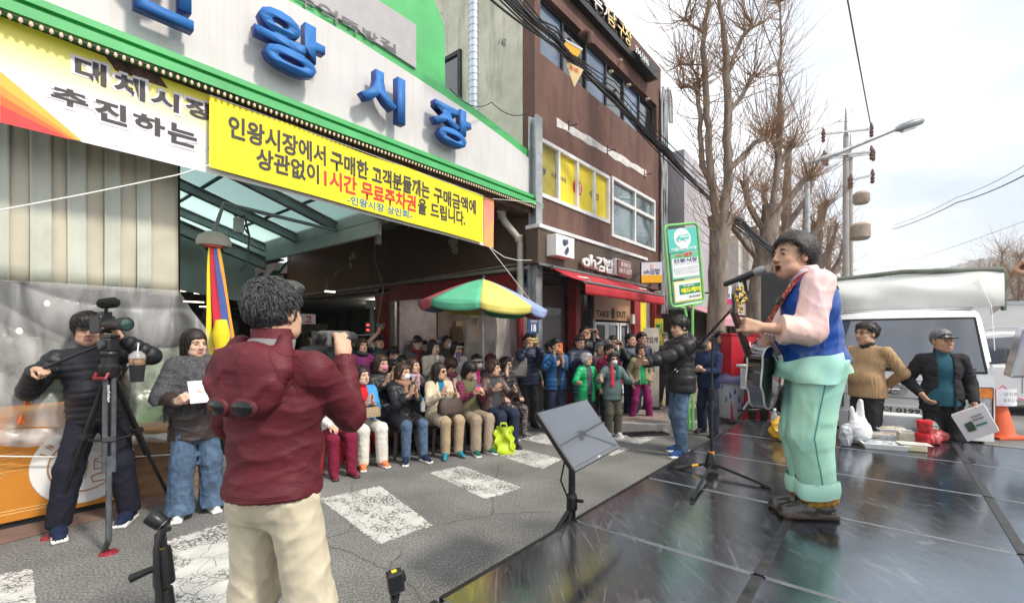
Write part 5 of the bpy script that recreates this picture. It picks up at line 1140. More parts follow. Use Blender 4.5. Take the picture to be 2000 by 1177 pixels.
def stained(name,c,c2):
	m=M(name,c,.38,var=.12,vs=1.3,bump=.15,bs=10,spec=.5);N,L,b=nodes(m);tc=N['Texture Coordinate'].outputs['Object'];base=b.inputs['Base Color'].links[0].from_socket
	mp=N.new('ShaderNodeMapping');mp.inputs['Scale'].default_value=(1,1,.5);L.new(tc,mp.inputs[0])
	n=N.new('ShaderNodeTexNoise');n.inputs['Scale'].default_value=2.2;n.inputs['Detail'].default_value=9;n.inputs['Roughness'].default_value=.65;n.inputs['Distortion'].default_value=.8;L.new(mp.outputs[0],n.inputs[0])
	r=N.new('ShaderNodeMapRange');r.inputs['From Min'].default_value=.57;r.inputs['From Max'].default_value=.72;r.inputs['To Max'].default_value=.75;L.new(n.outputs[0],r.inputs[0])
	mx=N.new('ShaderNodeMix');mx.data_type='RGBA';mx.inputs['B'].default_value=(*c2,1);L.new(r.outputs[0],mx.inputs['Factor']);L.new(base,mx.inputs['A']);L.new(mx.outputs['Result'],b.inputs['Base Color']);return m
ST=[stained('strip_beige',(.48,.45,.35),(.42,.37,.28)),stained('strip_pale',(.50,.52,.44),(.42,.40,.31)),stained('strip_tan',(.50,.47,.37),(.43,.38,.28))]
SD=5.45;xs=[-560,-450,-360,-280,-210,-150,-100,-60,-20,14,62,97,135,165,207,232,270,292,346]
for k,(x0,x1) in enumerate(zip(xs,xs[1:])):
	ta,tb=tt(x0,SD),tt(x1,SD);zb2=zz((x0+x1)/2,551+.07*(x0+x1)/2,SD)+rnd.uniform(-.02,.02);off=(.02 if k%2 else -.012)
	mb=MB();mb.grid(lambda u_,v_:tp(ta-.012+(tb-ta+.024)*u_,SD+off+.014*math.sin(u_*3.14)*(-1 if k%2 else 1)+.008*math.sin(v_*7+k),zb2+(3.82-zb2)*v_),6,12);mb.build('strip_panel',ST[(0,1,0,1,2,1,0,2,1,2,1)[k%11]],st,smooth=1,solid=.006)
mb=MB();pbox(tt(-560,5.5),tt(346,5.5),5.44,5.56,3.62,3.82,mb);mb.build('header_bar',DARKM,st)
GP=M('fascia_grey_panel',(.20,.20,.19),.6,var=.2,vs=3)
for k in range(-3,7): mb=MB();a=-1.6+k*.62;pbox(a,a+.60,5.22,5.24,3.55,3.80,mb);mb.build('fascia_panel',GP,st)
mb=MB();pbox(-3.4,2.75,5.20,5.26,3.802,3.85,mb);mb.build('fascia_rail',M('fascia_rail',(.5,.5,.48),.6),st)
bo=thing('stall_counter','orange stall counter with a round white market emblem and thin line pattern','stall counter',tp(0,5.5,0))
ORG=M('counter_orange',(.52,.20,.02),.5,var=.06,vs=1.5,bump=.05,bs=8);OLN=M('counter_line',(.75,.52,.22),.5);
c0,c1=tt(-560,5.52),tt(228,5.52);BD=5.52
mb=MB();pbox(c0,c1,BD,BD+.75,.06,.70,mb);mb.build('front_panel',ORG,bo,bevel=.006)
mb=MB();pbox(c0,c1,BD-.01,BD+.75,.712,.93,mb);mb.build('upper_panel',ORG,bo,bevel=.006)
mb=MB();pbox(c0+.02,c1-.02,BD+.04,BD+.7,0.0,.056,mb);mb.build('plinth',DARKM,bo)
for z in (.125,.15): mb=MB();pbox(c0,c1,BD-.003,BD-.0005,z,z+.006,mb);mb.build('printed_line',OLN,bo)
ec=onp(166,905,BD-.004);er=.345
mb=MB();mb.lathe(ec,[(er,0),(er-.004,.004)],40,-NN);mb.build('emblem_disc',M('emblem_white',(.72,.72,.70),.5,var=.03),bo)
for r_ in (.235,): mb=MB();mb.tube([ec-NN*.005+U*(r_*math.cos(q_))+Z*(r_*math.sin(q_)) for q_ in np.linspace(0,2*math.pi,41)],.006,4,False);mb.build('emblem_ring',OLN if 0 else M('emblem_line',(.45,.20,.06),.5),bo)
EL=M('emblem_line')
for s,ang in (('I',150),('N',138),('W',125)):
	q_=R(ang);rr=.265;p=ec-NN*.008+U*(rr*math.cos(q_))+Z*(rr*math.sin(q_));yv=(U*math.cos(q_)+Z*math.sin(q_));xv=yv.cross(-NN)*-1;xv=(U*math.sin(q_)-Z*math.cos(q_));lettering(s,p-xv*.022,xv,yv,.03 if s!='I' else .012,.05,EL,bo,bold=.03)
for sh_pts in ([(-.12,-.12),(-.14,.02),(-.10,.08),(-.10,.14),(-.02,.14),(-.02,.08),(.02,.02),(.0,-.12),(-.12,-.12)],[(.06,.02),(.12,.06),(.18,.02),(.18,-.06),(.06,-.06),(.06,.02),(.12,-.02),(.18,.02)],[(.04,-.12),(.10,-.10),(.16,-.12),(.18,-.17),(.05,-.17),(.04,-.12)]):
	mb=MB();mb.tube([ec-NN*.006+U*x+Z*z for x,z in sh_pts],.005,4);mb.build('emblem_icon',EL,bo)
for z,x0 in ((.58,-.65),(.545,-.78),(.505,-.7),(.47,-.6),(.43,-.75)):
	mb=MB();pp=[(0,0),(.25,.0),(.28,.016),(.25,.034),(.05,.034)];mb.tube([tp(ec.dot(U)+x0+a,BD-.003,z+c) for a,c in pp],.0025,4);mb.build('printed_line',OLN,bo)
WOOD=M('stall_wood',(.20,.105,.05),.7,var=.25,vs=3,bump=.25,bs=20,stretch=(1,1,6))
wc=thing('wooden_counter','brown wooden stall counter under plastic sheet beyond the orange counter','stall counter',tp(2,5.6,0))
c2,c3=tt(232,5.58),tt(420,5.58);mb=MB();pbox(c2+.01,c3,5.56,6.3,0,.40,mb);mb.build('front_board',WOOD,wc,bevel=.01);mb=MB();pbox(c2+.01,c3,5.54,6.3,.41,.62,mb);mb.build('upper_board',WOOD,wc,bevel=.01)
for k in range(26):
	t=rnd.uniform(-1.5,2.1);d=rnd.uniform(6.4,8.6);h=rnd.uniform(.5,1.6);mb=MB();w_=rnd.uniform(.25,.6);pbox(t,t+w_,d,d+.3,.02,h,mb);mb.build('goods_stack',M('goods_%d'%(k%5),((.30,.22,.12),(.12,.20,.09),(.35,.33,.30),(.20,.12,.08),(.16,.17,.2))[k%5],.8,var=.45,vs=9),arc_)
for k in range(4):
	t=rnd.uniform(-1.2,2.0);d=rnd.uniform(7,9);mb=MB();mb.lathe(tp(t,d,rnd.uniform(1.5,2.3)),[(.015,.04),(.03,0),(.015,-.03)],10);mb.build('stall_bulb',SBULB,arc_)
pl=thing('stall_plastic','large crumpled clear plastic sheet draped from the stall curtain over the counter','plastic sheet',tp(1,5.5,1))
PF=film('stall_film',(.66,.66,.65),.29,rough=.20,bump=.8,bs=3.5,vs=1.2,lo=.35,hi=1.75)
tl_,tr_=tt(-560,5.4),tt(470,5.4)
def topz(t):
	f=tt(346,5.4);fr=tt(450,5.4)
	return 2.02 if t<f else 2.02-(t-f)/(fr-f)*.75
def pls(u_,v_):
	t=tl_+(tr_-tl_)*u_;zt=topz(t);zb=.80+.05*math.sin(t*5)-.18*max(0,min(1,(t-.9)/1.0));
	if t>2.1: zb=max(.62,min(zb,.62))
	z=zb+(zt-zb)*v_
	rg=lambda q_:1-2*abs(math.sin(q_))**.7
	q=z+.42*t+.10*math.sin(t*2.3);w=.034*(rg(q*3.1+.5*math.sin(t*1.7))+.5*rg(q*7.3+.9*math.sin(t*2.1+1)+z)+.22*rg((t*.9-z*.35)*5.3+math.sin(z*3)))
	return tp(t,5.40+w-.10*(1-v_)**2,z)
mb=MB();mb.grid(pls,210,80);mb.build('film',PF,pl,smooth=1)
mb=MB();mb.grid(lambda u_,v_:tp(tl_+(tr_-tl_)*u_*.93,5.35+.02*abs(math.sin(u_*60+v_*2))+.015*abs(math.sin(u_*37-v_*3))-.03*math.sin(v_*3.1),.86+.02*math.sin(u_*14)-.20*max(0,min(1,(u_-.40)/.4))-(.13+.05*math.sin(u_*13)+.03*math.sin(u_*31))*v_),90,8);mb.build('gathered_edge',film('bunched_film',(.66,.65,.63),.62,rough=.2,bump=.5,bs=14),pl,smooth=1)
clipm=M('clip_orange',(.7,.13,.02),.4)
for px,py in ((52,782),(40,818)):
	cl=thing('spring_clip','orange spring clip %s'%('gripping the plastic sheet, upper one' if py<800 else 'at the edge of the orange counter, lower one'),'clip',onp(px,py,5.28),group='orange clips on the plastic');p=onp(px,py,5.28);mb=MB();mb.tube([p-Z*.035-U*.010,p,p+Z*.035+U*.012],[.008,.013,.008],6);mb.build('jaw',clipm,cl);mb=MB();mb.tube([p-Z*.035+U*.02,p,p+Z*.03-U*.012],[.007,.010,.006],6);mb.build('jaw',clipm,cl)
rp=thing('black_white_rope','twisted rope stretched along the front of the stall counters','rope',onp(100,890,5.4));mb=MB();mb.tube([onp(-20,890,5.42),onp(60,891,5.42),onp(240,893,5.42),onp(345,886,5.42)],.006,5);mb.build('strand',STR,rp)
cd=thing('cctv_dome','cream dome camera cover hung from the arcade beam','security camera',onp(418,470,6.0));c=onp(418,478,6.0)
mb=MB();mb.lathe(c,[(.17,-.02),(.18,.03),(.15,.10),(.08,.145),(.0,.16)],20);mb.build('cover',M('cream_plastic',(.52,.50,.40),.4,var=.05),cd,smooth=1)
mb=MB();mb.lathe(c,[(.10,-.01),(.09,-.06),(.05,-.09),(.0,-.1)],16);mb.build('dome',BLACKP,cd,smooth=1)
mb=MB();mb.tube([c+Z*.15,c+Z*.5+U*.1,tp(3.8,6.6,3.2)],.025,8);mb.build('arm',GREYG,cd)
jb=thing('junction_box','grey junction box with looping cables on the arcade beam','junction box',onp(466,440,6.1));c=onp(466,440,6.1);mb=MB();mb.cbox(c,.05,.04,.09,(U,NN,Z));mb.build('box',GREYP,jb,bevel=.01)
for s_ in (-1,1): mb=MB();mb.tube([c+Z*.06,c+Z*.14+U*.06*s_,c+U*.12-Z*.1,c+U*.10-Z*.45,c+U*.02-Z*.55],.012,6);mb.build('cable',BLACKP,jb,smooth=1)
fl=thing('five_colour_cloth','bundle of long yellow, red, blue, orange and green cloth hung from the dome camera','cloth',onp(420,480,5.7))
FC=[M('cloth_f%d'%k,c_,.8,var=.06,bump=.2,bs=30) for k,c_ in enumerate(((.80,.62,.02),(.45,.015,.04),(.05,.09,.28),(.85,.30,.03),(.04,.25,.08)))]
top_=onp(418,482,5.6);bot_=onp(432,700,5.42)
for k in range(5):
	def ribbon(u_,v_,k=k):
		g=R(-95+190*(k+u_*1.06)/5);r_=.045+.075*min(1,v_*1.25)**.8*(1-.45*max(0,v_-.8)/.2);r_*=1+.10*math.sin(u_*6.28+k)+.03*math.sin(v_*9+k*2);ce=top_+(bot_-top_)*v_;tw=g+.5*v_*(1 if k>0 else .3)
		return ce+U*(r_*math.sin(tw)*1.0)-NN*(r_*.6*math.cos(tw)+.004*k)
	mb=MB();mb.grid(ribbon,8,24);mb.build('colour_strip',FC[k],fl,smooth=1,solid=.004)
mb=MB();mb.tube([top_+U*(.075*math.cos(q_))+NN*(.05*math.sin(q_)) for q_ in np.linspace(0,6.28,13)],.012,6,False);mb.build('red_ring',M('ring_red',(.5,.05,.03),.5),fl)
fy=thing('yellow_bundle','gathered yellow cloth end tied with pink cord inside the plastic','cloth',onp(430,700,5.35));c=onp(432,690,5.33)
mb=MB();mb.lathe(c,[(.05,.35),(.085,.2),(.06,.06),(.055,.04),(.09,-.1),(.12,-.35),(.11,-.5)],18);mb.build('cloth',FC[0],fy,smooth=1)
mb=MB();mb.tube([c+Z*.05+U*(.07*math.cos(q_))+NN*(.07*math.sin(q_)) for q_ in np.linspace(0,6.28,13)]+[c+U*.12+Z*.0],.007,5);mb.build('cord',M('cord_pink',(.8,.25,.3),.7),fy)
um=thing('market_parasol','big faded parasol with red, green, yellow and blue wedges at the market entrance','parasol',Vector((-.5,7.25,0)))
UC=Vector((-.46,7.3,2.48));UR=1.03;ns=8
UM=[M('parasol_%d'%k,c_,.75,var=.08,vs=3,bump=.15,bs=14) for k,c_ in enumerate(((.50,.10,.13),(.10,.42,.25),(.66,.58,.14),(.28,.36,.60)))]
for m_ in UM: m_.use_backface_culling=False
base_a=R(-66)
for k in range(ns):
	a0=base_a+k*2*math.pi/ns-math.pi/ns;a1=a0+2*math.pi/ns
	def seg(u_,v_):
		q_=a0+(a1-a0)*u_;sag=1-.06*math.sin(u_*math.pi)*v_;r_=UR*v_*(1-.045*math.sin(u_*math.pi));z=-.46*(v_**1.3)-.02*math.sin(u_*math.pi)*v_-.075*r_*math.cos(q_)
		return UC+Vector((r_*math.cos(q_),r_*math.sin(q_),z*.92))
	mt=UM[(k+2)%4]
	mb=MB();mb.grid(seg,8,10);mb.build('wedge',mt,um,smooth=1,solid=.004)
	def val(u_,v_):
		p=seg(u_,1.0);o=(p-UC);o.z=0;return p-Z*.13*v_*(1-.25*abs(2*u_-1)**4)-o.normalized()*.015*v_*(1+math.sin(u_*9))
	mb=MB();mb.grid(val,8,3);mb.build('valance',mt,um,smooth=1,solid=.004)
	q_=a0;mb=MB();mb.tube([UC-Z*.03,seg(0,.5)-Z*.012,seg(0,1)-Z*.012],.007,5);mb.build('rib',GALV,um)
	mb=MB();mb.tube([UC-Z*.55,seg(0,.5)-Z*.015],.006,5);mb.build('stretcher',GALV,um)
mb=MB();mb.tube([Vector((UC.x,UC.y,0)),UC+Z*.05],.019,8);mb.build('pole',GALV,um)
mb=MB();mb.lathe(UC+Z*.02,[(.03,0),(.025,.04),(.0,.06)],10);mb.build('finial',DARKM,um)
mb=MB();mb.lathe(Vector((UC.x,UC.y,0)),[(.26,0),(.26,.06),(.05,.09),(.03,.3)],16);mb.build('foot',M('concrete_foot',(.25,.25,.24),.9),um)
# ---------------------------------------------------------------- trees
def bark(name,c,c2):
	m=M(name,c,.9,var=.2,vs=9,c2=c2,bump=.9,bs=26,stretch=(1,1,.22));return m
BARK=bark('bark',(.235,.19,.155),(.095,.075,.06));TWIG=M('twig',(.33,.205,.12),.8,var=.3,vs=3)
def tree(label,base,limbs,r0,seed,twn=1.0,twl=1.0,zmin=2.2,nt=None,dens=1.0):
	"""limbs: list of polylines [(x,y,z,r),...] in metres from the base;twigs sprout from the upper limbs"""
	rr=random.Random(seed);root=thing('ginkgo_tree',label,'tree',base,0,'bare pollarded street trees');B=Vector(base)
	first=True;nodes_=[]
	for L in limbs:
		P=[];Rr=[]
		for (x0,y0,z0,a),(x1,y1,z1,b) in zip(L,L[1:]):
			n=max(2,int(math.dist((x0,y0,z0),(x1,y1,z1))/.22))
			for k in range(n):
				f=k/n;P.append(B+Vector((x0+(x1-x0)*f,y0+(y1-y0)*f,z0+(z1-z0)*f))+Vector((rr.gauss(0,.012),rr.gauss(0,.012),0)));Rr.append((a+(b-a)*f)*(1+rr.uniform(-.07,.10)))
		P.append(B+Vector(L[-1][:3]));Rr.append(L[-1][3]*1.25)
		mb=MB();mb.tube(P,Rr,9);mb.build('trunk' if first else 'limb',BARK,root,smooth=1);first=False
		nodes_+=[(p,r,(P[min(i+1,len(P)-1)]-P[max(0,i-1)]).normalized(),i>=len(P)-2) for i,(p,r) in enumerate(zip(P,Rr)) if p.z>zmin]
	mb=MB()
	for p,r,d_,end in nodes_:
		cnt=int((3.2 if not end else 15)*twn*rr.uniform(.4,1.6)*min(1.6,.5+(p.z-zmin)*.25))
		for k in range(cnt):
			s=Vector((rr.gauss(0,1),rr.gauss(0,1),rr.gauss(0,.5)));s-=d_*s.dot(d_)*.7;s.normalize()
			dv=(s+Z*rr.uniform(.0,1.3)).normalized();ln=rr.uniform(.35,1.25)*twl*(1.25 if end else 1)
			q=[p+s*r*.8];n=5
			for i in range(n):
				dv=(dv+Z*.16+Vector((rr.gauss(0,.13),rr.gauss(0,.13),rr.gauss(0,.08)))).normalized();q.append(q[-1]+dv*ln/n)
			w=rr.uniform(.0035,.0075)*(1+.03*B.y);mb.tube(q,[w*1.4,w*1.1,w*.9,w*.75,w*.6,w*.35],3,False)
			for b in range(rr.choice((0,1,1,2))):
				i=rr.randint(1,n-1);e=(dv+Vector((rr.gauss(0,.7),rr.gauss(0,.7),rr.gauss(.1,.4)))).normalized();l2=ln*rr.uniform(.2,.5);mb.tube([q[i],q[i]+e*l2*.5,q[i]+(e+Z*.25)*l2],[w*.7,w*.5,w*.3],3,False)
	mb.build('twigs',TWIG,root,smooth=1,kind='stuff');return root
b1_=Vector((3.94,8.7,.1))
tree('forked bare tree with two tall stems behind the bus stop sign',b1_,[
  [(0,0,-.1,.22),(.02,0,.6,.185),(-.06,0,1.6,.17),(.0,0,2.7,.175),(.04,0,3.75,.19)],
  [(.04,0,3.6,0.094),(-.10,.05,4.3,0.074),(-.14,.1,5.0,0.065),(-.20,.1,6.2,0.056),(-.25,.1,7.0,0.050),(-.22,.1,7.5,0.048),(-.12,.1,8.1,0.035),(-.10,.1,9.2,0.024)],
  [(-.08,.1,4.3,0.059),(-.27,.15,5.0,0.050),(-.30,.2,6.2,0.041),(-.28,.2,6.5,0.035)],
  [(.05,0,3.65,0.100),(.20,.0,4.3,0.083),(.17,0,5.2,0.074),(.17,0,6.2,0.065),(.17,.05,7.0,0.059),(.10,.05,7.5,0.041),(.0,.1,8.5,0.030)],
  [(.2,0,4.65,0.059),(.45,.1,4.85,0.050),(.75,.1,5.2,0.048),(.95,.1,5.3,0.041)],[(.18,0,5.7,0.044),(.45,.1,6.05,0.041),(.72,.1,6.5,0.035)],[(.17,0,6.5,0.044),(.35,.1,6.85,0.039),(.50,.1,7.25,0.035),(.7,.1,7.45,0.024)],
  [(-.27,.2,6.2,0.030),(-.55,.15,6.35,0.026),(-.65,.2,6.3,0.030)],[(-.2,.1,7.3,0.030),(-.5,.1,7.5,0.026),(-.62,.1,7.6,0.024)],[(-.2,.1,6.7,0.018),(-.7,.1,6.72,0.011)]],.2,5,.95,1.1,3.0)
b2_=tp(13.4,2.7,.1)
tree('thick bare tree with stubby pollarded arms behind the singer',b2_,[
  [(0,0,-.1,.26),(-.05,0,1.4,.22),(.05,0,2.9,.21),(.30,0,3.9,.24),(.45,0,4.9,.20)],
  [(.45,0,4.8,0.089),(.62,.1,5.8,0.077),(.70,.1,6.6,0.077),(.70,.1,7.2,0.094),(.72,.1,7.9,0.041),(.72,.1,9.2,0.030),(.72,.1,10.6,0.018)],
  [(.2,0,4.3,0.089),(-.15,.1,5.0,0.077),(-.25,.1,5.6,0.089)],[(.62,.1,5.9,0.071),(.95,.1,6.4,0.065),(1.05,.1,6.6,0.077)],[(.40,0,4.5,0.089),(.95,.1,5.1,0.077),(1.35,.1,5.6,0.077),(1.5,.1,5.7,0.083)],[(.66,.1,6.2,0.053),(.4,-.1,6.6,0.048),(.35,-.1,6.75,0.053)],
  [(.1,0,3.4,0.071),(-.4,-.1,4.0,0.059),(-.7,-.2,4.3,0.059)]],.25,8,1.35,1.15,3.0)
for k,(t,d,sd,lb) in enumerate(((18.2,2.9,11,'bare tree standing third along the pavement, beyond the thick one'),(23,2.9,13,'bare tree fourth along the pavement with dense pale twigs'),(28,2.9,17,'bare tree fifth along the pavement near the utility poles'),(34,3.0,19,'farthest bare tree of the row along the pavement'))):
	tree(lb,tp(t,d,.1),[[(0,0,-.1,.28),(0,0,2.2,.24),(.1,0,3.4,.25)],[(.1,0,3.2,.18),(.2,0,5,.15),(.25,0,6.6,.13),(.3,0,8.2,.10)],[(.1,0,3.2,.15),(-.6,.1,4.3,.13),(-.9,.1,5.3,.12)],[(.1,0,3.3,.16),(.8,0,4.2,.13),(1.3,0,5.4,.11)],[(.2,0,4.8,.11),(-.3,.3,5.8,.1),(-.4,.3,6.8,.09)],[(.2,0,5.2,.1),(.8,-.2,6.2,.09),(1.0,-.2,7.2,.08)]],.2,sd,.8,1.2,2.6)
# ---------------------------------------------------------------- buildings further along the street
LILAC=paint_wall('lilac_render',(.42,.41,.45),(.30,.29,.32),.8,.5,.75);PALEW=paint_wall('pale_render',(.52,.50,.46),(.34,.32,.29),1.0,.52,.72)
lb=thing('lilac_building','pale lilac plain walled building behind the forked tree','building',tp(14.6,4.6,0))
mb=MB();mb.prism([tp(14.4,4.9,2.4),tp(22,4.9,2.4),tp(22,4.9,6.9),tp(14.4,4.9,7.4)],NN*9);mb.build('wall',LILAC,lb)
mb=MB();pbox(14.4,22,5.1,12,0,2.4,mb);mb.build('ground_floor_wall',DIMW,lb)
for k in range(2): mb=MB();mb.tube([tp(14.36,6.2+k*2.3,2.2),tp(14.36,6.2+k*2.3,6.8)],.05,8);mb.build('drainpipe',WHITEF,lb)
pb=thing('pale_building','low pale walled shop building with dark windows beside the trees','building',tp(17,4.0,0))
mb=MB();mb.prism([tp(17,3.95,2.3),tp(24,3.95,2.3),tp(24,3.95,4.4),tp(17,3.95,5.0)],NN*.9);mb.build('wall',PALEW,pb)
mb=MB();pbox(22.2,40,4.2,12,0,6.2,mb);mb.build('plain_wall',PALEW,pb)
for k in range(4):
	f=window('window',24.6+k*3.4,27.2+k*3.4,3.1,5.2,4.12,pb,3,M('frame_grey',(.3,.3,.3),.5),DGLASS,.07,.1)
for k in range(5):
	mb=MB();pbox(17.2+k*2.6,19.5+k*2.6,4.9,4.98,.12,2.25,mb);mb.build('shop_window',DGLASS,pb);mb=MB();pbox(19.5+k*2.6,19.8+k*2.6,4.85,5.1,.1,2.3,mb);mb.build('pier',M('pier_red',(.28,.10,.09),.6),pb)
aw2=thing('pink_awning','faded pink awning over the shops beyond the gimbap shop','awning',tp(16,4,2.2));mb=MB();mb.grid(lambda a,b:tp(13.6+9*a,4.85-1.3*b,2.55-.5*b),14,4);mb.build('canopy',M('awning_pink',(.55,.26,.30),.7,var=.1),aw2,smooth=1,solid=.01);mb=MB();pbox(13.6,22.6,3.53,3.55,1.86,2.05,mb);mb.build('valance',M('awning_pink'),aw2)
gb=thing('green_awning_hut','small dark green upper bay with a blue window at the building gap','bay',tp(13.4,5.5,3));mb=MB();pbox(13.2,14.3,5.4,7,5.0,6.6,mb);mb.build('upper_box',M('bay_green',(.10,.11,.06),.8,var=.2),gb);mb=MB();pbox(13.2,14.3,5.5,7,2.6,4.99,mb);mb.build('lower_box',M('bay_cream',(.42,.38,.28),.8,var=.15),gb);mb=MB();pbox(13.4,14.1,5.47,5.497,4.2,4.9,mb);mb.build('window',BGLASS,gb)
sg2=thing('butcher_sign','small square hanging sign with pink lower band further down the street','sign',onp(1409,580,3.4));c=onp(1409,577,3.3);mb=MB();mb.cbox(c,.24,.06,.24,(Vector((1,0,0)),Vector((0,1,0)),Z));mb.build('box',WHITEF,sg2,bevel=.02);mb=MB();mb.cbox(c-Z*.16+Vector((0,-.062,0)),.23,.003,.07,(Vector((1,0,0)),Vector((0,1,0)),Z));mb.build('pink_band',M('sign_pink',(.6,.03,.15),.5),sg2);lettering('정육점',c+Vector((-.18,-.065,-.06)),(1,0,0),Z,.36,.11,NAVYT,sg2,bold=.02);mb=MB();mb.tube([c+Vector((.2,0,.1)),c+Vector((.2,0,.1))+NN*1.5],.02,6);mb.build('bracket',BLK,sg2)
for k,(px,py,y0,y1,lab,mt,tx) in enumerate(((1272,0,640,760,'cream standing board with small lettering by the shop door',M('board_cream',(.55,.48,.42),.7),'맛있게\n만드는'),(1287,0,622,770,'tall yellow standing banner with green lettering beside the shop',YEL,'행\n사\n전'))):
	Y=9.1+k*.15;c0_=at(px,y1,Y);c1_=at(px,y0,Y);w_=(15,8)[k]/F*Y;sbn=thing('standing_banner',lab,'standing sign',(c0_.x,c0_.y,.11));X1=Vector((.97,-.2,0));Y1=Vector((.2,.97,0));
	mb=MB();mb.obox(Vector((c0_.x,c0_.y,.16))-X1*w_,X1*2*w_,Y1*.02,Z*(c1_.z-.16));mb.build('board',mt,sbn);mb=MB();mb.obox(Vector((c0_.x,c0_.y,.105))-X1*w_*1.1-Y1*.12,X1*2.2*w_,Y1*.26,Z*.05);mb.build('foot',DARKM,sbn)
	for i,s in enumerate(tx.split('\n')): lettering(s,Vector((c0_.x,c0_.y,c1_.z-.3-i*(.26 if k==0 else .36)))-X1*w_*.8,X1,Z,w_*1.6,.12 if k==0 else .2,(M('print_green',(.02,.30,.08),.6) if k and i<2 else TXTR) if k else TXTK,sbn,bold=.02,off=.005)
# ---------------------------------------------------------------- poles,lamps and wires
CONP=M('concrete_pole',(.30,.28,.26),.85,var=.1,vs=4)
def pole(label,px,ytop,Y,r,arms,extra):
	b=at(px,655,Y);b=Vector((b.x,b.y,0));top=at(px,ytop,Y).z;p=thing('utility_pole',label,'utility pole',b,group='utility poles beyond the trees')
	mb=MB();mb.tube([b,b+Z*top*.9,b+Z*top*.905,b+Z*top],[r,r*.72,r*.5,r*.16],10);mb.build('shaft',CONP,p,smooth=1)
	for y,x0,x1 in arms:
		z=at(px,y,Y).z;a=at(x0,y+4,Y-.15);e=at(x1,y-6,Y-.15);mb=MB();mb.tube([a,e],.055,4);mb.build('crossarm',GALV,p)
		for q in (a,e):
			mb=MB();mb.lathe(q-Z*.35,[(.03,.0),(.09,.08),(.05,.14),(.09,.22),(.05,.28),(.09,.36),(.03,.6)],8);mb.build('insulator',M('insulator_brown',(.12,.05,.04),.4),p)
	for dx,y0,y1,r2 in extra:
		c=at(px+dx,y1,Y);mb=MB();mb.lathe(c,[(r2*.8,0),(r2,.08),(r2,at(px,y0,Y).z-c.z-.1),(r2*.7,at(px,y0,Y).z-c.z)],12);mb.build('transformer',M('transformer_tan',(.34,.27,.21),.6,var=.1),p,smooth=1)
pole('taller concrete utility pole with cross arms and hanging insulators',1652,212,19,.14,((258,1608,1702),(302,1610,1702),(348,1662,1704)),((30,375,398,.30),(28,436,468,.36)))
pole('shorter utility pole just right of the taller one',1661,262,21,.12,((306,1615,1706),),())
lp=thing('street_lamp','grey street lamp with a long arm reaching over the road above the trees','street lamp',at(1577,655,15)*1)
b=at(1577,655,15);b=Vector((b.x,b.y,0));mb=MB();mb.tube([b,at(1577,318,15)],[.11,.07],10);mb.build('post',GALV,lp,smooth=1)
mb=MB();mb.tube([at(1575,320,15),at(1640,298,14.8),at(1746,254,14.6)],[.075,.07,.06],8);mb.build('arm',GALV,lp,smooth=1)
h0,h1=at(1744,255,14.6),at(1801,236,14.5);ax=(h1-h0).normalized();mb=MB();mb.lathe(h0,[(.04,0),(.13,.25),(.15,.55),(.10,.88),(.0,.98)],10,ax);mb.build('head',M('lamp_head',(.22,.24,.25),.4),lp,smooth=1)
mb=MB();q=h0+ax*.5-Z*.14;mb.cbox(q,.22,.08,.02,(ax,ax.cross(Z).normalized(),ax.cross(Z).normalized().cross(ax)));mb.build('lens',M('lamp_lens',(.6,.6,.6),.2),lp)
WIRE=M('wire_black',(.012,.012,.013),.5,var=0);WTH=M('wire_thin',(.03,.03,.035),.6,var=0)
def cable(path,r,mt,par,sag=0,n=18,name='strand'):
	P=[];m=len(path)-1
	for i in range(m):
		a,b=Vector(path[i]),Vector(path[i+1])
		for k in range(n): f=k/n;P.append(a+(b-a)*f-Z*sag*4*f*(1-f))
	P.append(Vector(path[-1]));mb=MB();mb.tube(P,r,5);return mb.build(name,mt,par,smooth=1)
wb=thing('cable_bundle','thick bundle of black cables slanting across the front of the brown building to the tree','cables',at(1200,190,8.7))
K=[(940,-50,5.9),(1085,75,7.4),(1200,190,8.7),(1305,300,9.6),(1395,395,10.2),(1450,440,10.8),(1530,500,12)]
for k in range(13):
	o=[(rnd.gauss(0,.055),rnd.gauss(0,.085)) for _ in K];o[4]=(rnd.gauss(0,.03),rnd.gauss(0,.03))
	cable([at(px,py,Y)+Vector((a*.5,a,b_)) for (px,py,Y),(a,b_) in zip(K,o)],rnd.choice((.010,.013,.018,.024)),WIRE,wb,.05,8)
for k in range(3):
	cable([at(975+k*14,-30,6.2),at(1200,160+k*12,8.9),at(1420,385+k*10,10.2)],.011,WIRE,wb,.12)
for k,(px,py,Y) in enumerate(((1080,70,7.4),(1150,140,8.1),(1228,216,8.9),(1290,284,9.5))):
	mb=MB();c=at(px,py,Y);mb.tube([c+Vector((.06*math.cos(q_),.05,.14*math.sin(q_))) for q_ in np.linspace(0,6.28,11)],.008,5,False);mb.build('tie',WIRE,wb)
tg=thing('warning_tag','triangular yellow warning tag hanging from the black cable bundle','warning tag',at(1122,140,7.7));c=at(1122,140,7.65);X1=Vector((1,0,0))
mb=MB();mb.prism([c+X1*-.16+Z*.20,c+X1*.15+Z*.03,c+X1*.0-Z*.26],Vector((.1,1,0)).normalized()*.012);mb.build('plate',M('tag_sand',(.70,.52,.26),.5,var=.06),tg);lettering('주의',c-X1*.09+Z*.02-Vector((0,.008,0)),(1,0,-.35),Z,.16,.08,TXTR,tg,bold=.02)
mb=MB();c2_=at(1117,96,7.6);mb.cbox(c2_,.15,.01,.075,(Vector((.88,0,-.48)),Vector((0,1,0)),Vector((.48,0,.88))));mb.build('yellow_plate',M('tag_orange',(.80,.42,.02),.5,var=.05),tg);mb=MB();mb.tube([c2_+Vector((-.15,0,.16)),c2_+Vector((.17,0,-.02))],.022,6);mb.build('tube',WL,tg)
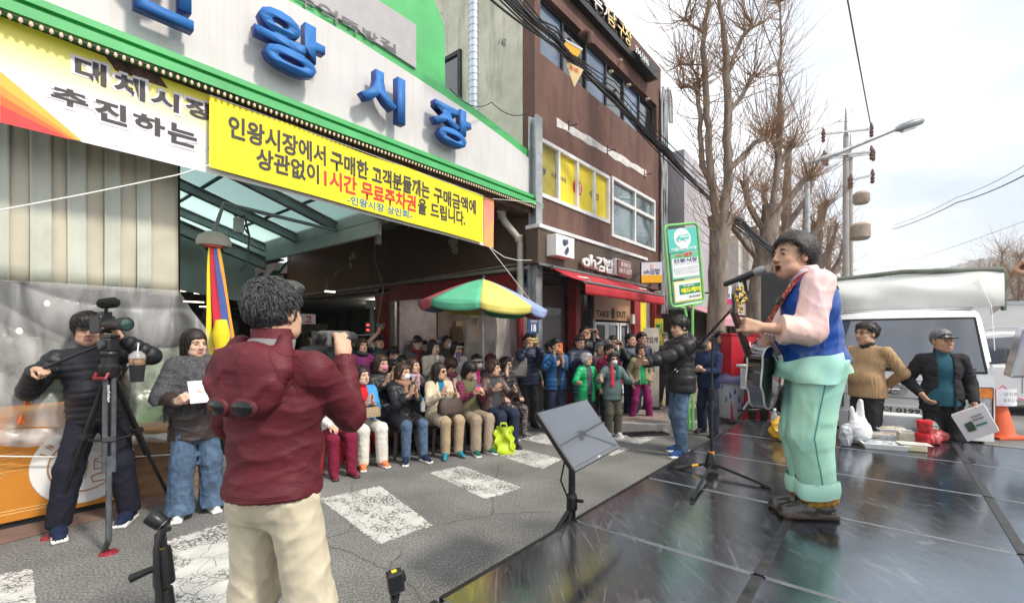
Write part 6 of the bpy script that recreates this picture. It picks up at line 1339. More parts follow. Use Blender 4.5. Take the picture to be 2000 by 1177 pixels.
for i,(lab,pts,r,mt) in enumerate((('dark overhead wire dropping steeply to the taller utility pole',[(1650,-30,12),(1702,252,19)],.022,WTH),('thin overhead wire running down behind the pollarded tree',[(1465,-20,11),(1570,260,17),(1640,420,24)],.013,WTH),('thin overhead wire from above the forked tree',[(1385,-20,9),(1470,140,14),(1480,240,18)],.012,WTH),
	 ('dark wire rising to the right edge above the truck',[(1745,447,40),(1870,395,28),(2020,332,20)],.03,WTH),('upper thin wire rising to the right edge above the truck',[(1745,440,40),(1870,385,28),(2020,312,20)],.016,WTH),('lowest faint wire at the right edge above the hill',[(1740,520,60),(2020,425,26)],.014,WTH),('thin wire crossing from the market sign to the post',[(878,172,6.5),(960,200,7.2),(1038,215,8.2)],.008,WTH))):
	o=thing('overhead_wire',lab,'wire',at(*pts[0]),group='overhead wires');cable([at(*p) for p in pts],r,mt,o,.03 if i<3 else .15)
# ---------------------------------------------------------------- bus stop sign
bs=thing('bus_stop_sign','tilted green framed village bus stop sign with white and yellow boards','bus stop sign',tp(7.5,2.9,.1))
BY=7.25;ax=(at(1358,430,BY)-at(1340,610,BY));
P00,P10,P01=at(1312,600,7.1),at(1374,590,7.3),at(1298,441,7.1)
p_=lambda u_,v_: P00+(P10-P00)*u_+(P01-P00)*v_
FRG=M('frame_green',(.17,.48,.14),.4,var=.08);TEAL=M('board_teal',(.06,.44,.36),.5,var=.04,vs=3);BWHT=M('board_white',(.62,.64,.65),.5,var=.04);BGRN=M('board_green',(.10,.42,.22),.5,var=.04)
bx=(p_(1,0)-p_(0,0)).normalized();by=(p_(0,1)-p_(0,0)).normalized();bn=bx.cross(by).normalized()
def rr_path(u0,u1,v0,v1,ru,rv):
	P=[]
	for cx_,cy_,a0 in ((u1-ru,v1-rv,0),(u0+ru,v1-rv,90),(u0+ru,v0+rv,180),(u1-ru,v0+rv,270)):
		for q_ in range(0,91,15): P.append(p_(cx_+ru*math.cos(R(a0+q_)),cy_+rv*math.sin(R(a0+q_))))
	return P+[P[0]]
mb=MB();mb.tube(rr_path(-.02,1.02,0,1,.14,.06),.022,8,False);mb.build('frame',FRG,bs,smooth=1)
base=Vector((p_(.5,0).x+.05,p_(.5,0).y,0.1))
for u_ in (.42,.62): mb=MB();e=p_(u_,-.12);mb.tube([p_(u_-.24 if u_<.5 else u_+.22,.0),p_(u_-.03 if u_<.5 else u_+.03,-.03),e,Vector((base.x+(u_-.52)*.3,base.y,0.1))],.022,8);mb.build('post',FRG,bs,smooth=1)
def bq(u0,u1,v0,v1,mt,off,nm,th=.012):
	mb=MB();a=p_(u0,v0)+bn*off;b_=p_(u1,v0)+bn*off;c_=p_(u1,v1)+bn*off;d_=p_(u0,v1)+bn*off;mb.prism([a,b_,c_,d_],bn*th);return mb.build(nm,mt,bs,bevel=.004)
bq(.06,.95,.655,.95,TEAL,.0,'teal_board');bq(.08,.95,.325,.645,BGRN,.0,'route_board');bq(.11,.93,.345,.58,BWHT,.0125,'route_list',.003);bq(.08,.96,.03,.305,TEAL,-.012,'backing_board');bq(.10,.95,.045,.30,M('board_yellow_rim',(.75,.6,.05),.5),.0,'advert_rim');bq(.125,.925,.06,.285,BWHT,.0125,'advert_board',.003);bq(.26,.92,.135,.255,M('board_deep_green',(.01,.22,.09),.5),.016,'advert_panel',.003)
def bt(s,u0,u1,v0,v1,mt,bold=.01,off=.022,nm='lettering'):
	a=p_(u0,v0);lettering(s,a,bx,by,(p_(u1,v0)-a).length,(p_(u0,v1)-a).length,mt,bs,bold=bold,off=off,name=nm)
bt('마을버스승차장',.12,.90,.675,.715,TXTW);bt('서대문',.22,.44,.60,.63,TXTR,.02);bt('07',.50,.78,.592,.645,TXTR,.03);bt('인왕시장',.16,.90,.532,.578,NAVYT,.025);bt('버스광고는',.38,.72,.225,.248,TXTW,.02,.024);bt('애드케이',.30,.90,.150,.212,M('print_yellow',(.85,.70,.02),.5),.05,.024);bt('02.333.8751',.54,.90,.085,.108,TXTK,.02)
cc=p_(.49,.825)+bn*.013;mb=MB();mb.lathe(cc,[(.165,0),(.162,.004)],32,bn);mb.build('white_disc',BWHT,bs)
bb=lambda x,y: cc+bx*x*.82+by*y*.82+bn*.006
mb=MB();mb.prism([bb(-.14,-.05),bb(.13,-.03),bb(.15,-.02),bb(.15,.07),bb(-.08,.06),bb(-.14,.0)],bn*.003);mb.build('bus_symbol',TEAL,bs)
for k in range(4): mb=MB();x=-.07+k*.055;mb.prism([bb(x,.012)+bn*.0031,bb(x+.045,.015)+bn*.0031,bb(x+.045,.048)+bn*.0031,bb(x,.045)+bn*.0031],bn*.002);mb.build('bus_symbol_window',BWHT,bs)
for x in (-.08,.08): mb=MB();mb.lathe(bb(x,-.045),[(.022,.002),(.021,.005)],12,bn);mb.build('bus_symbol_wheel',BWHT,bs)
INK=M('ink_grey',(.25,.25,.27),.6)
for k in range(12):
	for v0 in (.50,.385): mb=MB();u_=.17+k*.064;mb.tube([p_(u_,v0)+bn*.018,p_(u_+.03,v0+.035)+bn*.018],.0035,4);mb.build('stop_name',INK,bs)
mb=MB();mb.tube([p_(.15,.455)+bn*.018,p_(.88,.468)+bn*.018,p_(.88,.443)+bn*.018,p_(.15,.43)+bn*.018,p_(.15,.455)+bn*.018],.003,4);mb.build('route_line',INK,bs)
# ---------------------------------------------------------------- hydrant box,bin,table,loudspeaker
hb=thing('hydrant_box','red emergency fire hydrant cabinet with white Korean lettering','hydrant box',at(1466,790,8.3));
c0_=at(1428,655,8.0);c1_=at(1505,655,8.0);b0=Vector((c0_.x,c0_.y,.1));X1=(c1_-c0_);X1.z=0;w_=X1.length;X1.normalize();Y1=Vector((-X1.y,X1.x,0));RB=M('hydrant_red',(.55,.022,.04),.4,var=.05)
mb=MB();mb.obox(b0,X1*w_,Y1*.4,Z*1.49);mb.build('cabinet',RB,hb,bevel=.015)
mb=MB();mb.obox(b0-X1*.015-Y1*.015+Z*1.491,X1*(w_+.03),Y1*.43,Z*.03);mb.build('roof',RB,hb)
for i,s in enumerate('비상소화전'): lettering(s,b0+X1*.22+Z*(1.26-i*.155),X1,Z,.12,.11,TXTW,hb,bold=.03,off=.004)
lettering('Emergency Fire',b0+X1*.52+Z*1.38,-Z,X1,.80,.09,TXTW,hb,bold=.01,off=.004)
tb=thing('cup_bin','litter bin shaped like a takeaway cup with blue flowers and a purple lid','bin',at(1430,805,8.6))
c=at(1430,655,8.2);c=Vector((c.x,c.y,.11));mb=MB();mb.lathe(c,[(.20,0),(.215,.02),(.235,.62),(.25,.63)],20);mb.build('cup',M('bin_white',(.50,.52,.56),.5,var=.05),tb,smooth=1)
mb=MB();mb.lathe(c+Z*.63,[(.27,0),(.27,.05),(.22,.13),(.10,.17),(.09,.16)],20);mb.build('lid',M('bin_lid',(.13,.12,.26),.35),tb,smooth=1)
for k in range(9):
	a=R(200+k*17);z=rnd.uniform(.1,.55);mb=MB();q=c+Vector((math.cos(a)*(.223+z*.03),math.sin(a)*(.223+z*.03),z));mb.tube([q,q+Z*.05+Vector((.02,0,0)),q+Z*.12],[.006,.018,.004],5);mb.build('printed_flower',M('flower_blue',(.05,.08,.3),.5),tb)
cp=thing('iced_drink','clear cup of iced coffee standing on the lid of the bin','drink',c+Z*.8);mb=MB();mb.lathe(c+Z*.795,[(.028,0),(.04,.12),(.042,.12)],12);mb.build('cup',M('iced_coffee',(.30,.16,.10),.2,var=.2),cp,smooth=1);mb=MB();mb.lathe(c+Z*.915,[(.043,0),(.035,.035),(.0,.05)],12);mb.build('dome_lid',M('clear_plastic',(.6,.6,.6),.1,alpha=.4),cp,smooth=1);mb=MB();mb.tube([c+Z*.9,c+Z*1.08+X1*.02],.005,5);mb.build('straw',WL,cp)
ft=thing('folding_table','white topped folding table with grey tube legs behind the guitar','table',at(1480,755,6.3))
def tq(px,py,Y): return at(px,py,Y)
a=at(1437,714,6.6);e=at(1506,724,5.9);X2=(e-a);X2.z=0;X2=X2.normalized();Y2=Vector((-X2.y,X2.x,0));TZ=1.13
TA=Vector((a.x,a.y,TZ));mb=MB();mb.obox(TA,X2*1.25,Y2*.55,Z*.035);mb.build('table_top',M('table_white',(.62,.63,.63),.45,var=.04),ft,bevel=.008)
for s in (.12,1.10):
	q=TA+X2*s;
	mb=MB();mb.tube([q+Y2*.06-Z*.002,q+Y2*.50-Z*(TZ-SH-.03)],.016,6);mb.tube([q+Y2*.5-Z*.002,q+Y2*.03-Z*(TZ-SH-.03)],.016,6);mb.build('leg',GALV,ft,smooth=1)
	mb=MB();mb.tube([q-Y2*.05-Z*(TZ-SH-.018),q+Y2*.6-Z*(TZ-SH-.018)],.018,6);mb.build('foot_bar',DARKM,ft,smooth=1)
pn=thing('paper_notice','white printed notice taped to the front of the folding table','notice',TA);mb=MB();mb.obox(TA+X2*.12-Y2*.012-Z*.30,X2*.26,Y2*.003,Z*.29);mb.build('sheet',M('paper_white',(.66,.67,.72),.7),pn)
for k in range(8): mb=MB();mb.obox(TA+X2*.15-Y2*.014-Z*(.06+k*.027),X2*rnd.uniform(.12,.2),Y2*.0015,Z*.008);mb.build('text_line',INK,pn)
cam2=thing('handycam','small black camera with a yellow strap lying on the folding table','camera',TA);q=TA+X2*.28+Y2*.2+Z*.035;mb=MB();mb.obox(q,X2*.16,Y2*.1,Z*.07);mb.build('body',BLACKP,cam2,bevel=.01);mb=MB();mb.obox(q+X2*.03+Z*.0705,X2*.06,Y2*.05,Z*.05);mb.build('yellow_tag',YEL,cam2)
bxx=thing('small_carton','small brown carton standing on the folding table','box',TA);q=TA+X2*.52+Y2*.15+Z*.036;mb=MB();mb.obox(q,X2*.16,Y2*.12,Z*.16);mb.build('carton',CARD,bxx,bevel=.005)
cs=thing('flight_case','black fabric covered equipment box under the folding table','equipment case',at(1490,800,6.5));q=TA+X2*.02+Y2*.5;q=Vector((q.x,q.y,SH));mb=MB();mb.obox(q,X2*.62,Y2*.45,Z*.36);mb.build('case',M('fabric_black',(.012,.012,.013),.8,var=.2,bump=.2),cs,bevel=.02);mb=MB();mb.obox(q-Z*.0+Y2*-.003+Z*.3,X2*.62,Y2*.002,Z*.02);mb.build('seam',DARKM,cs)
btl=thing('water_bottle','clear plastic water bottle standing on the stage beside the black case','bottle',at(1516,830,5.8));q=gnd(1513,838,SH);mb=MB();mb.lathe(q,[(.03,0),(.034,.02),(.034,.15),(.014,.20),(.014,.22)],12);mb.build('bottle',M('clear_bottle',(.65,.68,.70),.08,alpha=.35),btl,smooth=1);mb=MB();mb.lathe(q+Z*.221,[(.016,0),(.016,.018)],10);mb.build('cap',WL,btl)
ls=thing('pa_loudspeaker','dark grey PA loudspeaker on a stand behind the singer','loudspeaker',at(1512,640,5.6));LSM=M('speaker_grey',(.055,.06,.058),.55,var=.08,bump=.2,bs=90)
a=at(1486,655,5.6);X3=Vector((.93,-.36,0));Y3=Vector((.36,.93,0));q=Vector((a.x,a.y,at(1486,700,5.6).z));w_=.36;hh=at(1486,530,5.6).z-q.z
mb=MB();mb.prism([q,q+X3*w_,q+X3*(w_-.06)+Y3*.36,q+X3*.06+Y3*.36],Z*hh);mb.build('cabinet',LSM,ls,bevel=.015)
mb=MB();mb.obox(q+X3*.02-Y3*.008+Z*.03,X3*(w_-.04),Y3*.006,Z*(hh-.06));mb.build('grille',M('grille_black',(.03,.03,.03),.6,metal=.3),ls)
for z in (.45,): mb=MB();mb.obox(q+X3*(w_+.002)+Y3*.08+Z*z,X3*.004,Y3*.14,Z*.12);mb.build('handle_recess',BLK,ls,bevel=.01)
mb=MB();m_=q+X3*.18+Y3*.18;mb.tube([Vector((m_.x,m_.y,SH)),m_],.022,8);mb.build('stand_pole',BLK,ls)
for k in range(3): mb=MB();a_=R(40+120*k);mb.tube([Vector((m_.x,m_.y,SH+.55)),Vector((m_.x+.42*math.cos(a_),m_.y+.42*math.sin(a_),SH+.012))],.014,6);mb.build('stand_leg',BLK,ls)
# ---------------------------------------------------------------- truck
VW=M('van_white',(.66,.66,.67),.25,var=.04,vs=2,spec=.6,coat=.4);VPL=M('van_grey_plastic',(.07,.07,.075),.5,var=.1);TARP=M('tarp_white',(.74,.73,.70),.45,var=.12,vs=1.2,bump=.35,bs=4);TIRE=M('tyre',(.02,.02,.02),.85,var=.2);CHR=M('chrome',(.6,.6,.62),.15,metal=1,var=0)
tk=thing('white_truck','white cab over truck with a tall white tarpaulin cover parked behind the stage','truck',(0,0,0))
TC=Vector((4.85,5.76,0));FX=Vector((.714,-.70,0));BK_=Vector((.70,.714,0));W2=.87     # FX to the viewer's right along the front, BK_ backwards
def tkp(x,y,z): return TC+FX*x+BK_*y+Z*z
prof=lambda z: {0:0}.get(z,0)
def front_y(z): return float(np.interp(z,[.35,.55,.98,1.16,1.80,1.92],[.02,.0,.02,.10,.52,.66]))
def half_w(z): return float(np.interp(z,[.35,.6,1.1,1.85,1.93],[.84,.87,.87,.76,.70]))
def cabf(u_,v_):
	z=.36+(1.92-.36)*v_;x=(u_*2-1);hw=half_w(z);y=front_y(z)+.16*abs(x)**4*.9+.03*x*x;return tkp(x*hw,y,z)
mb=MB();mb.grid(cabf,26,30);
for s in (-1,1):
	mb.grid(lambda u_,v_,s=s: tkp(s*half_w(.36+1.56*v_)*1.0,front_y(.36+1.56*v_)+.19+(1.75-front_y(.36+1.56*v_)-.19)*u_,.36+1.56*v_),8,16)
mb.grid(lambda u_,v_: tkp((u_*2-1)*.70,.66+.10*abs(u_*2-1)**4+1.0*v_,1.92+.05*math.sin(v_*3.14)),8,8);mb.quad(tkp(-.87,1.75,.36),tkp(.87,1.75,.36),tkp(.74,1.75,1.92),tkp(-.74,1.75,1.92))
mb.build('cab',VW,tk,smooth=1)
def wsf(u_,v_): z=1.14+.66*v_;x=(u_*2-1)*(.93);hw=half_w(z);y=front_y(z)+.16*abs(x)**4*.9+.03*x*x-.008;return tkp(x*hw,y,z)
WSG=M('windscreen_glass',(.035,.05,.08),.04,var=.4,vs=1.0,spec=1,coat=1);mb=MB();mb.grid(wsf,20,8);mb.build('windscreen',WSG,tk,smooth=1)
rim=[wsf(u_,0) for u_ in np.linspace(0,1,15)]+[wsf(1,v_) for v_ in np.linspace(.1,1,8)]+[wsf(u_,1) for u_ in np.linspace(1,0,15)]+[wsf(0,v_) for v_ in np.linspace(.9,0,8)]
mb=MB();mb.tube(rim,.014,5,False);mb.build('windscreen_seal',RUBK,tk,smooth=1)
for x0,x1 in ((-.30,.28),(.25,.72)):
	a=wsf((x0/.8+1)/2,.02);b_=wsf((x1/.8+1)/2,.06);mb=MB();mb.tube([a-BK_*.03,b_-BK_*.035],[.014,.008],6);mb.build('wiper',BLACKP,tk);mb=MB();mb.lathe(tkp(x1-.12,front_y(1.08)-.01,1.07),[(.03,0),(.025,.04)],10,-BK_);mb.build('wiper_pivot',BLACKP,tk)
for z in (1.02,.80): mb=MB();mb.tube([tkp(x*.85,front_y(z)+.16*abs(x)**4*.9+.03*x*x-.0,z) for x in np.linspace(-.97,.97,17)],.007,4);mb.build('panel_gap',M('gap_grey',(.2,.2,.21),.6),tk)
mb=MB();mb.grid(lambda u_,v_: tkp((u_*2-1)*.86,-.05+.17*abs(u_*2-1)**4,.36+.22*v_),16,4);mb.grid(lambda u_,v_: tkp((u_*2-1)*.86,-.05+.17*abs(u_*2-1)**4+.08*v_,.58),16,2);mb.build('bumper',VW,tk,smooth=1)
mb=MB();mb.grid(lambda u_,v_: tkp((u_*2-1)*.40,-.056+.01*abs(u_*2-1)**4,.40+.10*v_),8,2);mb.build('bumper_grille',VPL,tk)
for s in (-1,1):
	def hl(u_,v_,s=s): x=s*(.55+.30*u_);xx=x/.87;z=.63+.34*v_-.05*u_*(1-v_);return tkp(x,front_y(z)+.16*abs(xx)**4*.9+.03*xx*xx-.012,z)
	mb=MB();mb.grid(hl,8,8);o=mb.build('headlight',M('lamp_glass_clear',(.40,.40,.40),.12,var=.3,vs=30,spec=.9,coat=1),tk,smooth=1)
	mb=MB();mb.lathe(hl(.45,.35)-BK_*.006,[(.10,.0),(.085,.004),(.05,.002),(.0,.0)],16,-BK_);mb.build('reflector',CHR,o)
	mb=MB();mb.grid(lambda u_,v_: hl(u_,.70+.30*v_)-BK_*.008,8,3);mb.build('indicator',M('indicator_amber',(.75,.22,.03),.2,var=.2,vs=20),o,smooth=1)
	mb=MB();mb.tube([hl(u_,0) for u_ in np.linspace(0,1,6)]+[hl(1,v_) for v_ in np.linspace(0,1,6)]+[hl(u_,1) for u_ in np.linspace(1,0,6)]+[hl(0,v_) for v_ in np.linspace(1,0,6)],.010,4,False);mb.build('headlight_rim',VPL,o)
	mb=MB();mb.tube([tkp(s*.80,.35,1.25),tkp(s*1.00,.26,1.28)],.015,6);o=mb.build('mirror_arm',VPL,tk)
	mb=MB();mb.cbox(tkp(s*1.07,.25,1.30),.115,.055,.15,(FX,BK_,Z));mb.build('mirror',M('mirror_grey',(.13,.13,.13),.45),o,bevel=.03)
	mb=MB();mb.quad(tkp(s*.874,.60,1.14),tkp(s*.874,1.30,1.14),tkp(s*.79,1.30,1.74),tkp(s*.79,.78,1.74));mb.build('side_window',WSG,tk)
em=tkp(0,front_y(.90)-.012,.90)
mb=MB();mb.tube([em+FX*.115*math.cos(q_)+Z*.058*math.sin(q_) for q_ in np.linspace(0,6.283,25)],.008,5,False)
mb.tube([em+FX*-.055-Z*.04,em+FX*-.035+Z*.042],.010,5);mb.tube([em+FX*.03-Z*.042,em+FX*.06+Z*.038],.010,5);mb.tube([em+FX*-.045-Z*.004,em+FX*.0+Z*.006,em+FX*.045+Z*.0],.009,5);mb.build('emblem',CHR,tk,smooth=1)
mb=MB();mb.obox(tkp(-.26,-.075,.60),FX*.52,BK_*.012,Z*.11);o=mb.build('number_plate',WL,tk,bevel=.003);lettering('39더 0199',tkp(-.235,-.079,.62),FX,Z,.47,.07,TXTK,o,bold=.02)
for s in (-1,1): mb=MB();mb.lathe(tkp(s*.62,.95,.30),[(.29,0),(.30,.02),(.30,.16),(.27,.18)],20,FX*s);mb.build('wheel',TIRE,tk,smooth=1)
def tarp(u_,v_):
	x=(u_*2-1)*.98;z=1.95+.48*v_;y=.86+.14*v_-.10*math.sin(v_*3.14)+.06*abs(u_*2-1)**7;return tkp(x,y+.02*math.sin(u_*19)*(1-v_)+.012*math.sin(u_*11+v_*7),z-.03*abs(u_*2-1)**9*(v_))
mb=MB();mb.grid(tarp,36,16)
for s in (0,1): mb.grid(lambda u_,v_,s=s: tarp(s,v_)+BK_*(3.6*u_),10,16)
mb.grid(lambda u_,v_: tarp(u_,1)+BK_*(3.6*v_)+Z*.05*math.sin(v_*3.14*5)**2*.3,20,14);mb.build('tarpaulin',TARP,tk,smooth=1)
mb=MB();mb.tube([tarp(0,1)+Z*.03-BK_*.02,tarp(.5,1)+Z*.05-BK_*.02,tarp(1,1)+Z*.02-BK_*.02],.035,8);mb.build('top_roll',M('roll_olive',(.16,.18,.14),.7,var=.2),tk,smooth=1)
mb=MB();mb.tube([tarp(1,1)+Z*.0,tarp(1,1)+BK_*.02-Z*.5],.03,6);mb.build('edge_pole',M('roll_olive'),tk)
mb=MB();mb.obox(tkp(-.85,1.8,.55),FX*1.7,BK_*2.8,Z*.35);mb.build('load_bed',VW,tk)
mb=MB();mb.obox(tkp(-.62,.9,.28),FX*1.24,BK_*3.6,Z*.25);mb.build('chassis',DARKM,tk)
mb=MB();mb.tube([tarp(.88,.75)-BK_*.02,tkp(.86,.72,1.95),tkp(.88,.5,1.4)],.004,4);mb.build('tie_cord',STR,tk)
# ---------------------------------------------------------------- white car and box lorry
sv=thing('white_car','white car with tinted windows and a dark wheel parked right of the truck','car',at(1960,800,7))
SO=at(1893,655,9.2);SO.z=0;SX=Vector((.93,-.37,0)).normalized();SY=Vector((.37,.93,0)).normalized();SXL=4.4
pr=[(0,.30),(.02,.55),(.10,.85),(.75,1.02),(.95,1.06),(1.55,1.58),(2.2,1.68),(3.4,1.64),(4.1,1.15),(4.4,1.0),(4.4,.32)]
spx=lambda x,y,z: SO+SX*(x-1.5)+SY*y+Z*z
mb=MB();n_=len(pr)
body_pts=lambda y,ins: [spx(x,y,z) for x,z in pr]
mb.prism([spx(x,0,z) for x,z in [(0,.28),(.02,.55),(.10,.85),(.75,1.0),(4.3,1.0),(4.42,.8),(4.42,.28)]],SY*1.75);mb.build('body',VW,sv,bevel=.05)
mb=MB();
lo=[(.85,.99),(1.5,1.57),(2.1,1.66),(3.6,1.63),(4.25,.99)]
mb.prism([spx(x,.12,z) for x,z in lo],SY*1.5);mb.build('roof',VW,sv,bevel=.05)
for k,pg in enumerate(([(1.08,1.04),(1.60,1.50),(2.25,1.56),(2.25,1.04)],[(2.33,1.04),(2.33,1.56),(3.3,1.55),(3.3,1.04)])): mb=MB();mb.prism([spx(x,.113,z) for x,z in pg],SY*.004);mb.build('window',WSG,sv)
mb=MB();mb.tube([spx(1.7,.2,1.665),spx(2.0,.2,1.73),spx(3.3,.2,1.71),spx(3.5,.2,1.65)],.018,6);mb.build('roof_rail',CHR,sv,smooth=1)
for x in (.85,3.55):
	mb=MB();mb.lathe(spx(x,.0,.36),[(.43,-.004),(.43,.006)],24,-SY);o=mb.build('wheel_arch',VPL,sv);mb=MB();mb.lathe(spx(x,-.01,.35),[(.34,-.18),(.35,-.02),(.35,.02),(.24,.03)],24,-SY);o=mb.build('wheel',TIRE,sv,smooth=1);mb=MB();mb.lathe(spx(x,-.045,.35),[(.23,-.01),(.22,.01),(.06,.0)],20,-SY);mb.build('rim',CHR,o)
for x in (2.29,): mb=MB();mb.obox(spx(x,-.004,.45),SX*.012,SY*.004,Z*.55);mb.build('door_gap',VPL,sv);mb=MB();mb.obox(spx(x+.1,-.03,.86),SX*.2,SY*.025,Z*.03);mb.build('handle',VW,sv)
br=thing('box_lorry','white box body of a lorry behind the white car','lorry',at(1945,655,11));q=at(1880,655,13);q.z=0
mb=MB();mb.obox(q+Z*.9-SX*1.0,SX*7.5,SY*2.2,Z*(at(1890,592,13).z-.9));mb.build('box_body',M('lorry_white',(.60,.60,.59),.5,var=.06,vs=1),br);mb=MB();mb.obox(q-SX*1.02-SY*.02+Z*(at(1890,592,13).z-.06),SX*7.5,SY*2.25,Z*.09);mb.build('top_rail',GALV,br);mb=MB();mb.obox(q+Z*.4-SX*.9,SX*7,SY*2,Z*.49);mb.build('chassis',DARKM,br)
for x in (.5,5.2): mb=MB();mb.lathe(q+SX*x+Z*.42+SY*.02,[(.40,-.2),(.42,-.02),(.42,.02),(.3,.03)],20,-SY);mb.build('wheel',TIRE,br,smooth=1)
tcn=thing('traffic_cone','orange traffic cone with a handwritten no parking sheet and pink ribbon','traffic cone',gnd(1950,852));q=gnd(1950,852);CONE=M('cone_orange',(.62,.09,.02),.5,var=.1)
mb=MB();mb.lathe(q+Z*.04,[(.21,0),(.19,.03),(.045,.70),(.03,.71)],18);mb.build('body',CONE,tcn,smooth=1);mb=MB();mb.cbox(q+Z*.02,.26,.26,.02);mb.build('base',CONE,tcn,bevel=.01)
mb=MB();a=q+Vector((-.16,-.15,.50));X4=Vector((1,-.05,.0));mb.grid(lambda u_,v_:a+X4*.30*u_+Z*.26*v_+Vector((0,-.03*math.sin(u_*3.14)+.03,0)),6,4);mb.build('paper_sheet',M('paper_white'),tcn,solid=.003);lettering('공사중',a+X4*.05+Z*.16-Vector((0,.012,0)),(1,-.05,0),Z,.20,.055,TXTK,tcn,off=.02);lettering('주차금지',a+X4*.04+Z*.06-Vector((0,.012,0)),(1,-.05,0),Z,.22,.055,TXTK,tcn,off=.02)
mb=MB();mb.tube([q+Z*.73,q+Z*.80+X4*.06,q+Z*.62+X4*.25,q+Z*.52+X4*.55],.012,4);mb.build('ribbon',M('ribbon_pink',(.75,.12,.28),.6),tcn)
# ---------------------------------------------------------------- far hill,overpass
HILL=M('hill_wood',(.105,.105,.10),.95,var=.35,vs=.02,bump=.6,bs=.05)
ridge=[(1500,600),(1700,552),(1745,532),(1790,527),(1850,518),(1900,505),(1950,496),(2000,484),(2080,470),(2250,480),(2600,540)]
hb2=random.Random(4);mb=MB()
def hillf(u_,v_):
	px=1480+1100*u_;yt=float(np.interp(px,[r_[0] for r_ in ridge],[r_[1] for r_ in ridge]))+5;Y=900+(v_)*0;p=at(px,yt,1000);h=p.z*v_;yy=640+360*v_;q=Vector((p.x*yy/1000,yy,0));jit=(hb2.random()-.3)*7*v_;return Vector((q.x,q.y,h+jit-2*(1-v_)))
mb.grid(hillf,200,24);mb.build('hill',HILL,None,smooth=False,kind='structure')
ov=thing('overpass','pale concrete overpass with railings in front of the wooded hill','overpass',at(1950,600,70))
OC=M('overpass_concrete',(.46,.46,.45),.8,var=.08,vs=.2)
a,e=at(1872,590,75),at(2100,520,48);dv=(e-a);
mb=MB();sd_=dv.cross(Z).normalized();mb.obox(a-Z*1.6,dv,sd_*-3,Z*1.6);mb.build('deck',OC,ov)
for k in range(46): mb=MB();p=a+dv*(k/46);mb.obox(p,dv.normalized()*.22,sd_*-.12,Z*1.9);mb.build('railing_post',OC,ov)
mb=MB();mb.obox(a+Z*1.9,dv,sd_*-.2,Z*.25);mb.build('top_rail',OC,ov);
for f in (.15,.6): mb=MB();p=a+dv*f;mb.obox(Vector((p.x,p.y,0))-sd_*1.2,dv.normalized()*1.4,sd_*-1.2,Z*(p.z-1.6));mb.build('pier',OC,ov)
ob=thing('white_building','low white block with a dark window band beside the overpass','building',at(1935,540,90));a=at(1898,575,90);mb=MB();mb.obox(a-Z*3,Vector((7.2,-2,0)),Vector((1,4,0)),Z*(at(1898,522,90).z-a.z+3));mb.build('wall',OC,ob);mb=MB();mb.obox(a+Z*1.3+Vector((.4,-.22,0)),Vector((4.5,-1.25,0)),Vector((.02,.08,0)),Z*2.6);mb.build('window_band',BGLASS,ob);mb=MB();mb.obox(at(1921,560,88),Vector((1,0,0)),Vector((0,1,0)),Z*5.5);mb.build('chimney',OC,ob)
for k,(px,yt,Y,lab) in enumerate(((1955,470,42,'slender bare tree in front of the overpass'),(1990,478,46,'bare tree at the right edge in front of the overpass'),(1925,520,50,'low bare tree beside the far white block'))):
	b=at(px,655,Y);b=Vector((b.x,b.y,0));hgt=at(px,yt,Y).z;tree(lab,b,[[(0,0,0,.25),(0,0,hgt*.5,.15),(.1,0,hgt*.9,.05)],[(0,0,hgt*.4,.12),(-1,0,hgt*.65,.07)],[(0,0,hgt*.45,.12),(1,0,hgt*.7,.07)]],.2,30+k,1.1,2.2,hgt*.3)
# ---------------------------------------------------------------- the crowd
SINGER=Vector((1.72,2.78,SH))
def clap(z,y=.34,g=.035,tilt=.35): return dict(L=((-g,y,z),(.10,tilt,.9),(1,-.1,0),.12),Ra=((g,y-.02,z-.02),(-.10,tilt,.9),(-1,-.1,0),.12))
def phone2(z=1.50,y=.30): return dict(L=((-.085,y,z-.10),(.25,.1,1),(.6,.6,0),.75),Ra=((.085,y,z-.10),(-.25,.1,1),(-.6,.6,0),.75))
LAP=dict(L=((-.11,.30,.66),(.3,1,-.2),(0,0,-1),.5),Ra=((.11,.30,.66),(-.3,1,-.2),(0,0,-1),.5))
HOLD=dict(L=((-.06,.30,1.12),(.5,.6,.3),(.6,0,.6),.8),Ra=((.06,.30,1.12),(-.5,.6,.3),(-.6,0,.6),.8))
BACK=dict(L=((-.06,-.20,.98),(1,-.1,-.3),(0,-1,0),.6,(-1,-.4,-.2)),Ra=((.06,-.20,.98),(-1,-.1,-.3),(0,-1,0),.6,(1,-.4,-.2)))
POCK=dict(L=((-.22,.10,.93),(.4,.4,-1),(1,0,0),.5),Ra=((.22,.10,.93),(-.4,.4,-1),(-1,0,0),.5))
def towards(x,y,tx=None,ty=None): return (( SINGER.x if tx is None else tx)-x,(SINGER.y if ty is None else ty)-y)
PEO={}
def stand(key,label,px,yt,Y,face=None,z0=0,**k):
	x=(px-CX)/F*Y;zt=H-(yt-CY)/F*Y-z0;hat_=.0;face=face or towards(x,Y);
	PEO[key]=person(label,(x,Y,z0),face,zt-.01,**k);return PEO[key]
def seat(key,label,px,yt,Y,face=None,sit=.42,lean=.06,**k):
	zt=H-(yt-CY)/F*Y;s=(zt-sit)/.862;d=Vector(face or (.62,-.78)).normalized();x=(px-CX)/F*Y
	pos=Vector((x,Y,0))-Vector((d.x,d.y,0))*(.69*math.sin(lean)*s)
	PEO[key]=person(label,pos,(d.x,d.y),1.70*s,sit=sit,lean=lean,**k);PEO[key]['seat']=(pos,d,sit,s);return PEO[key]
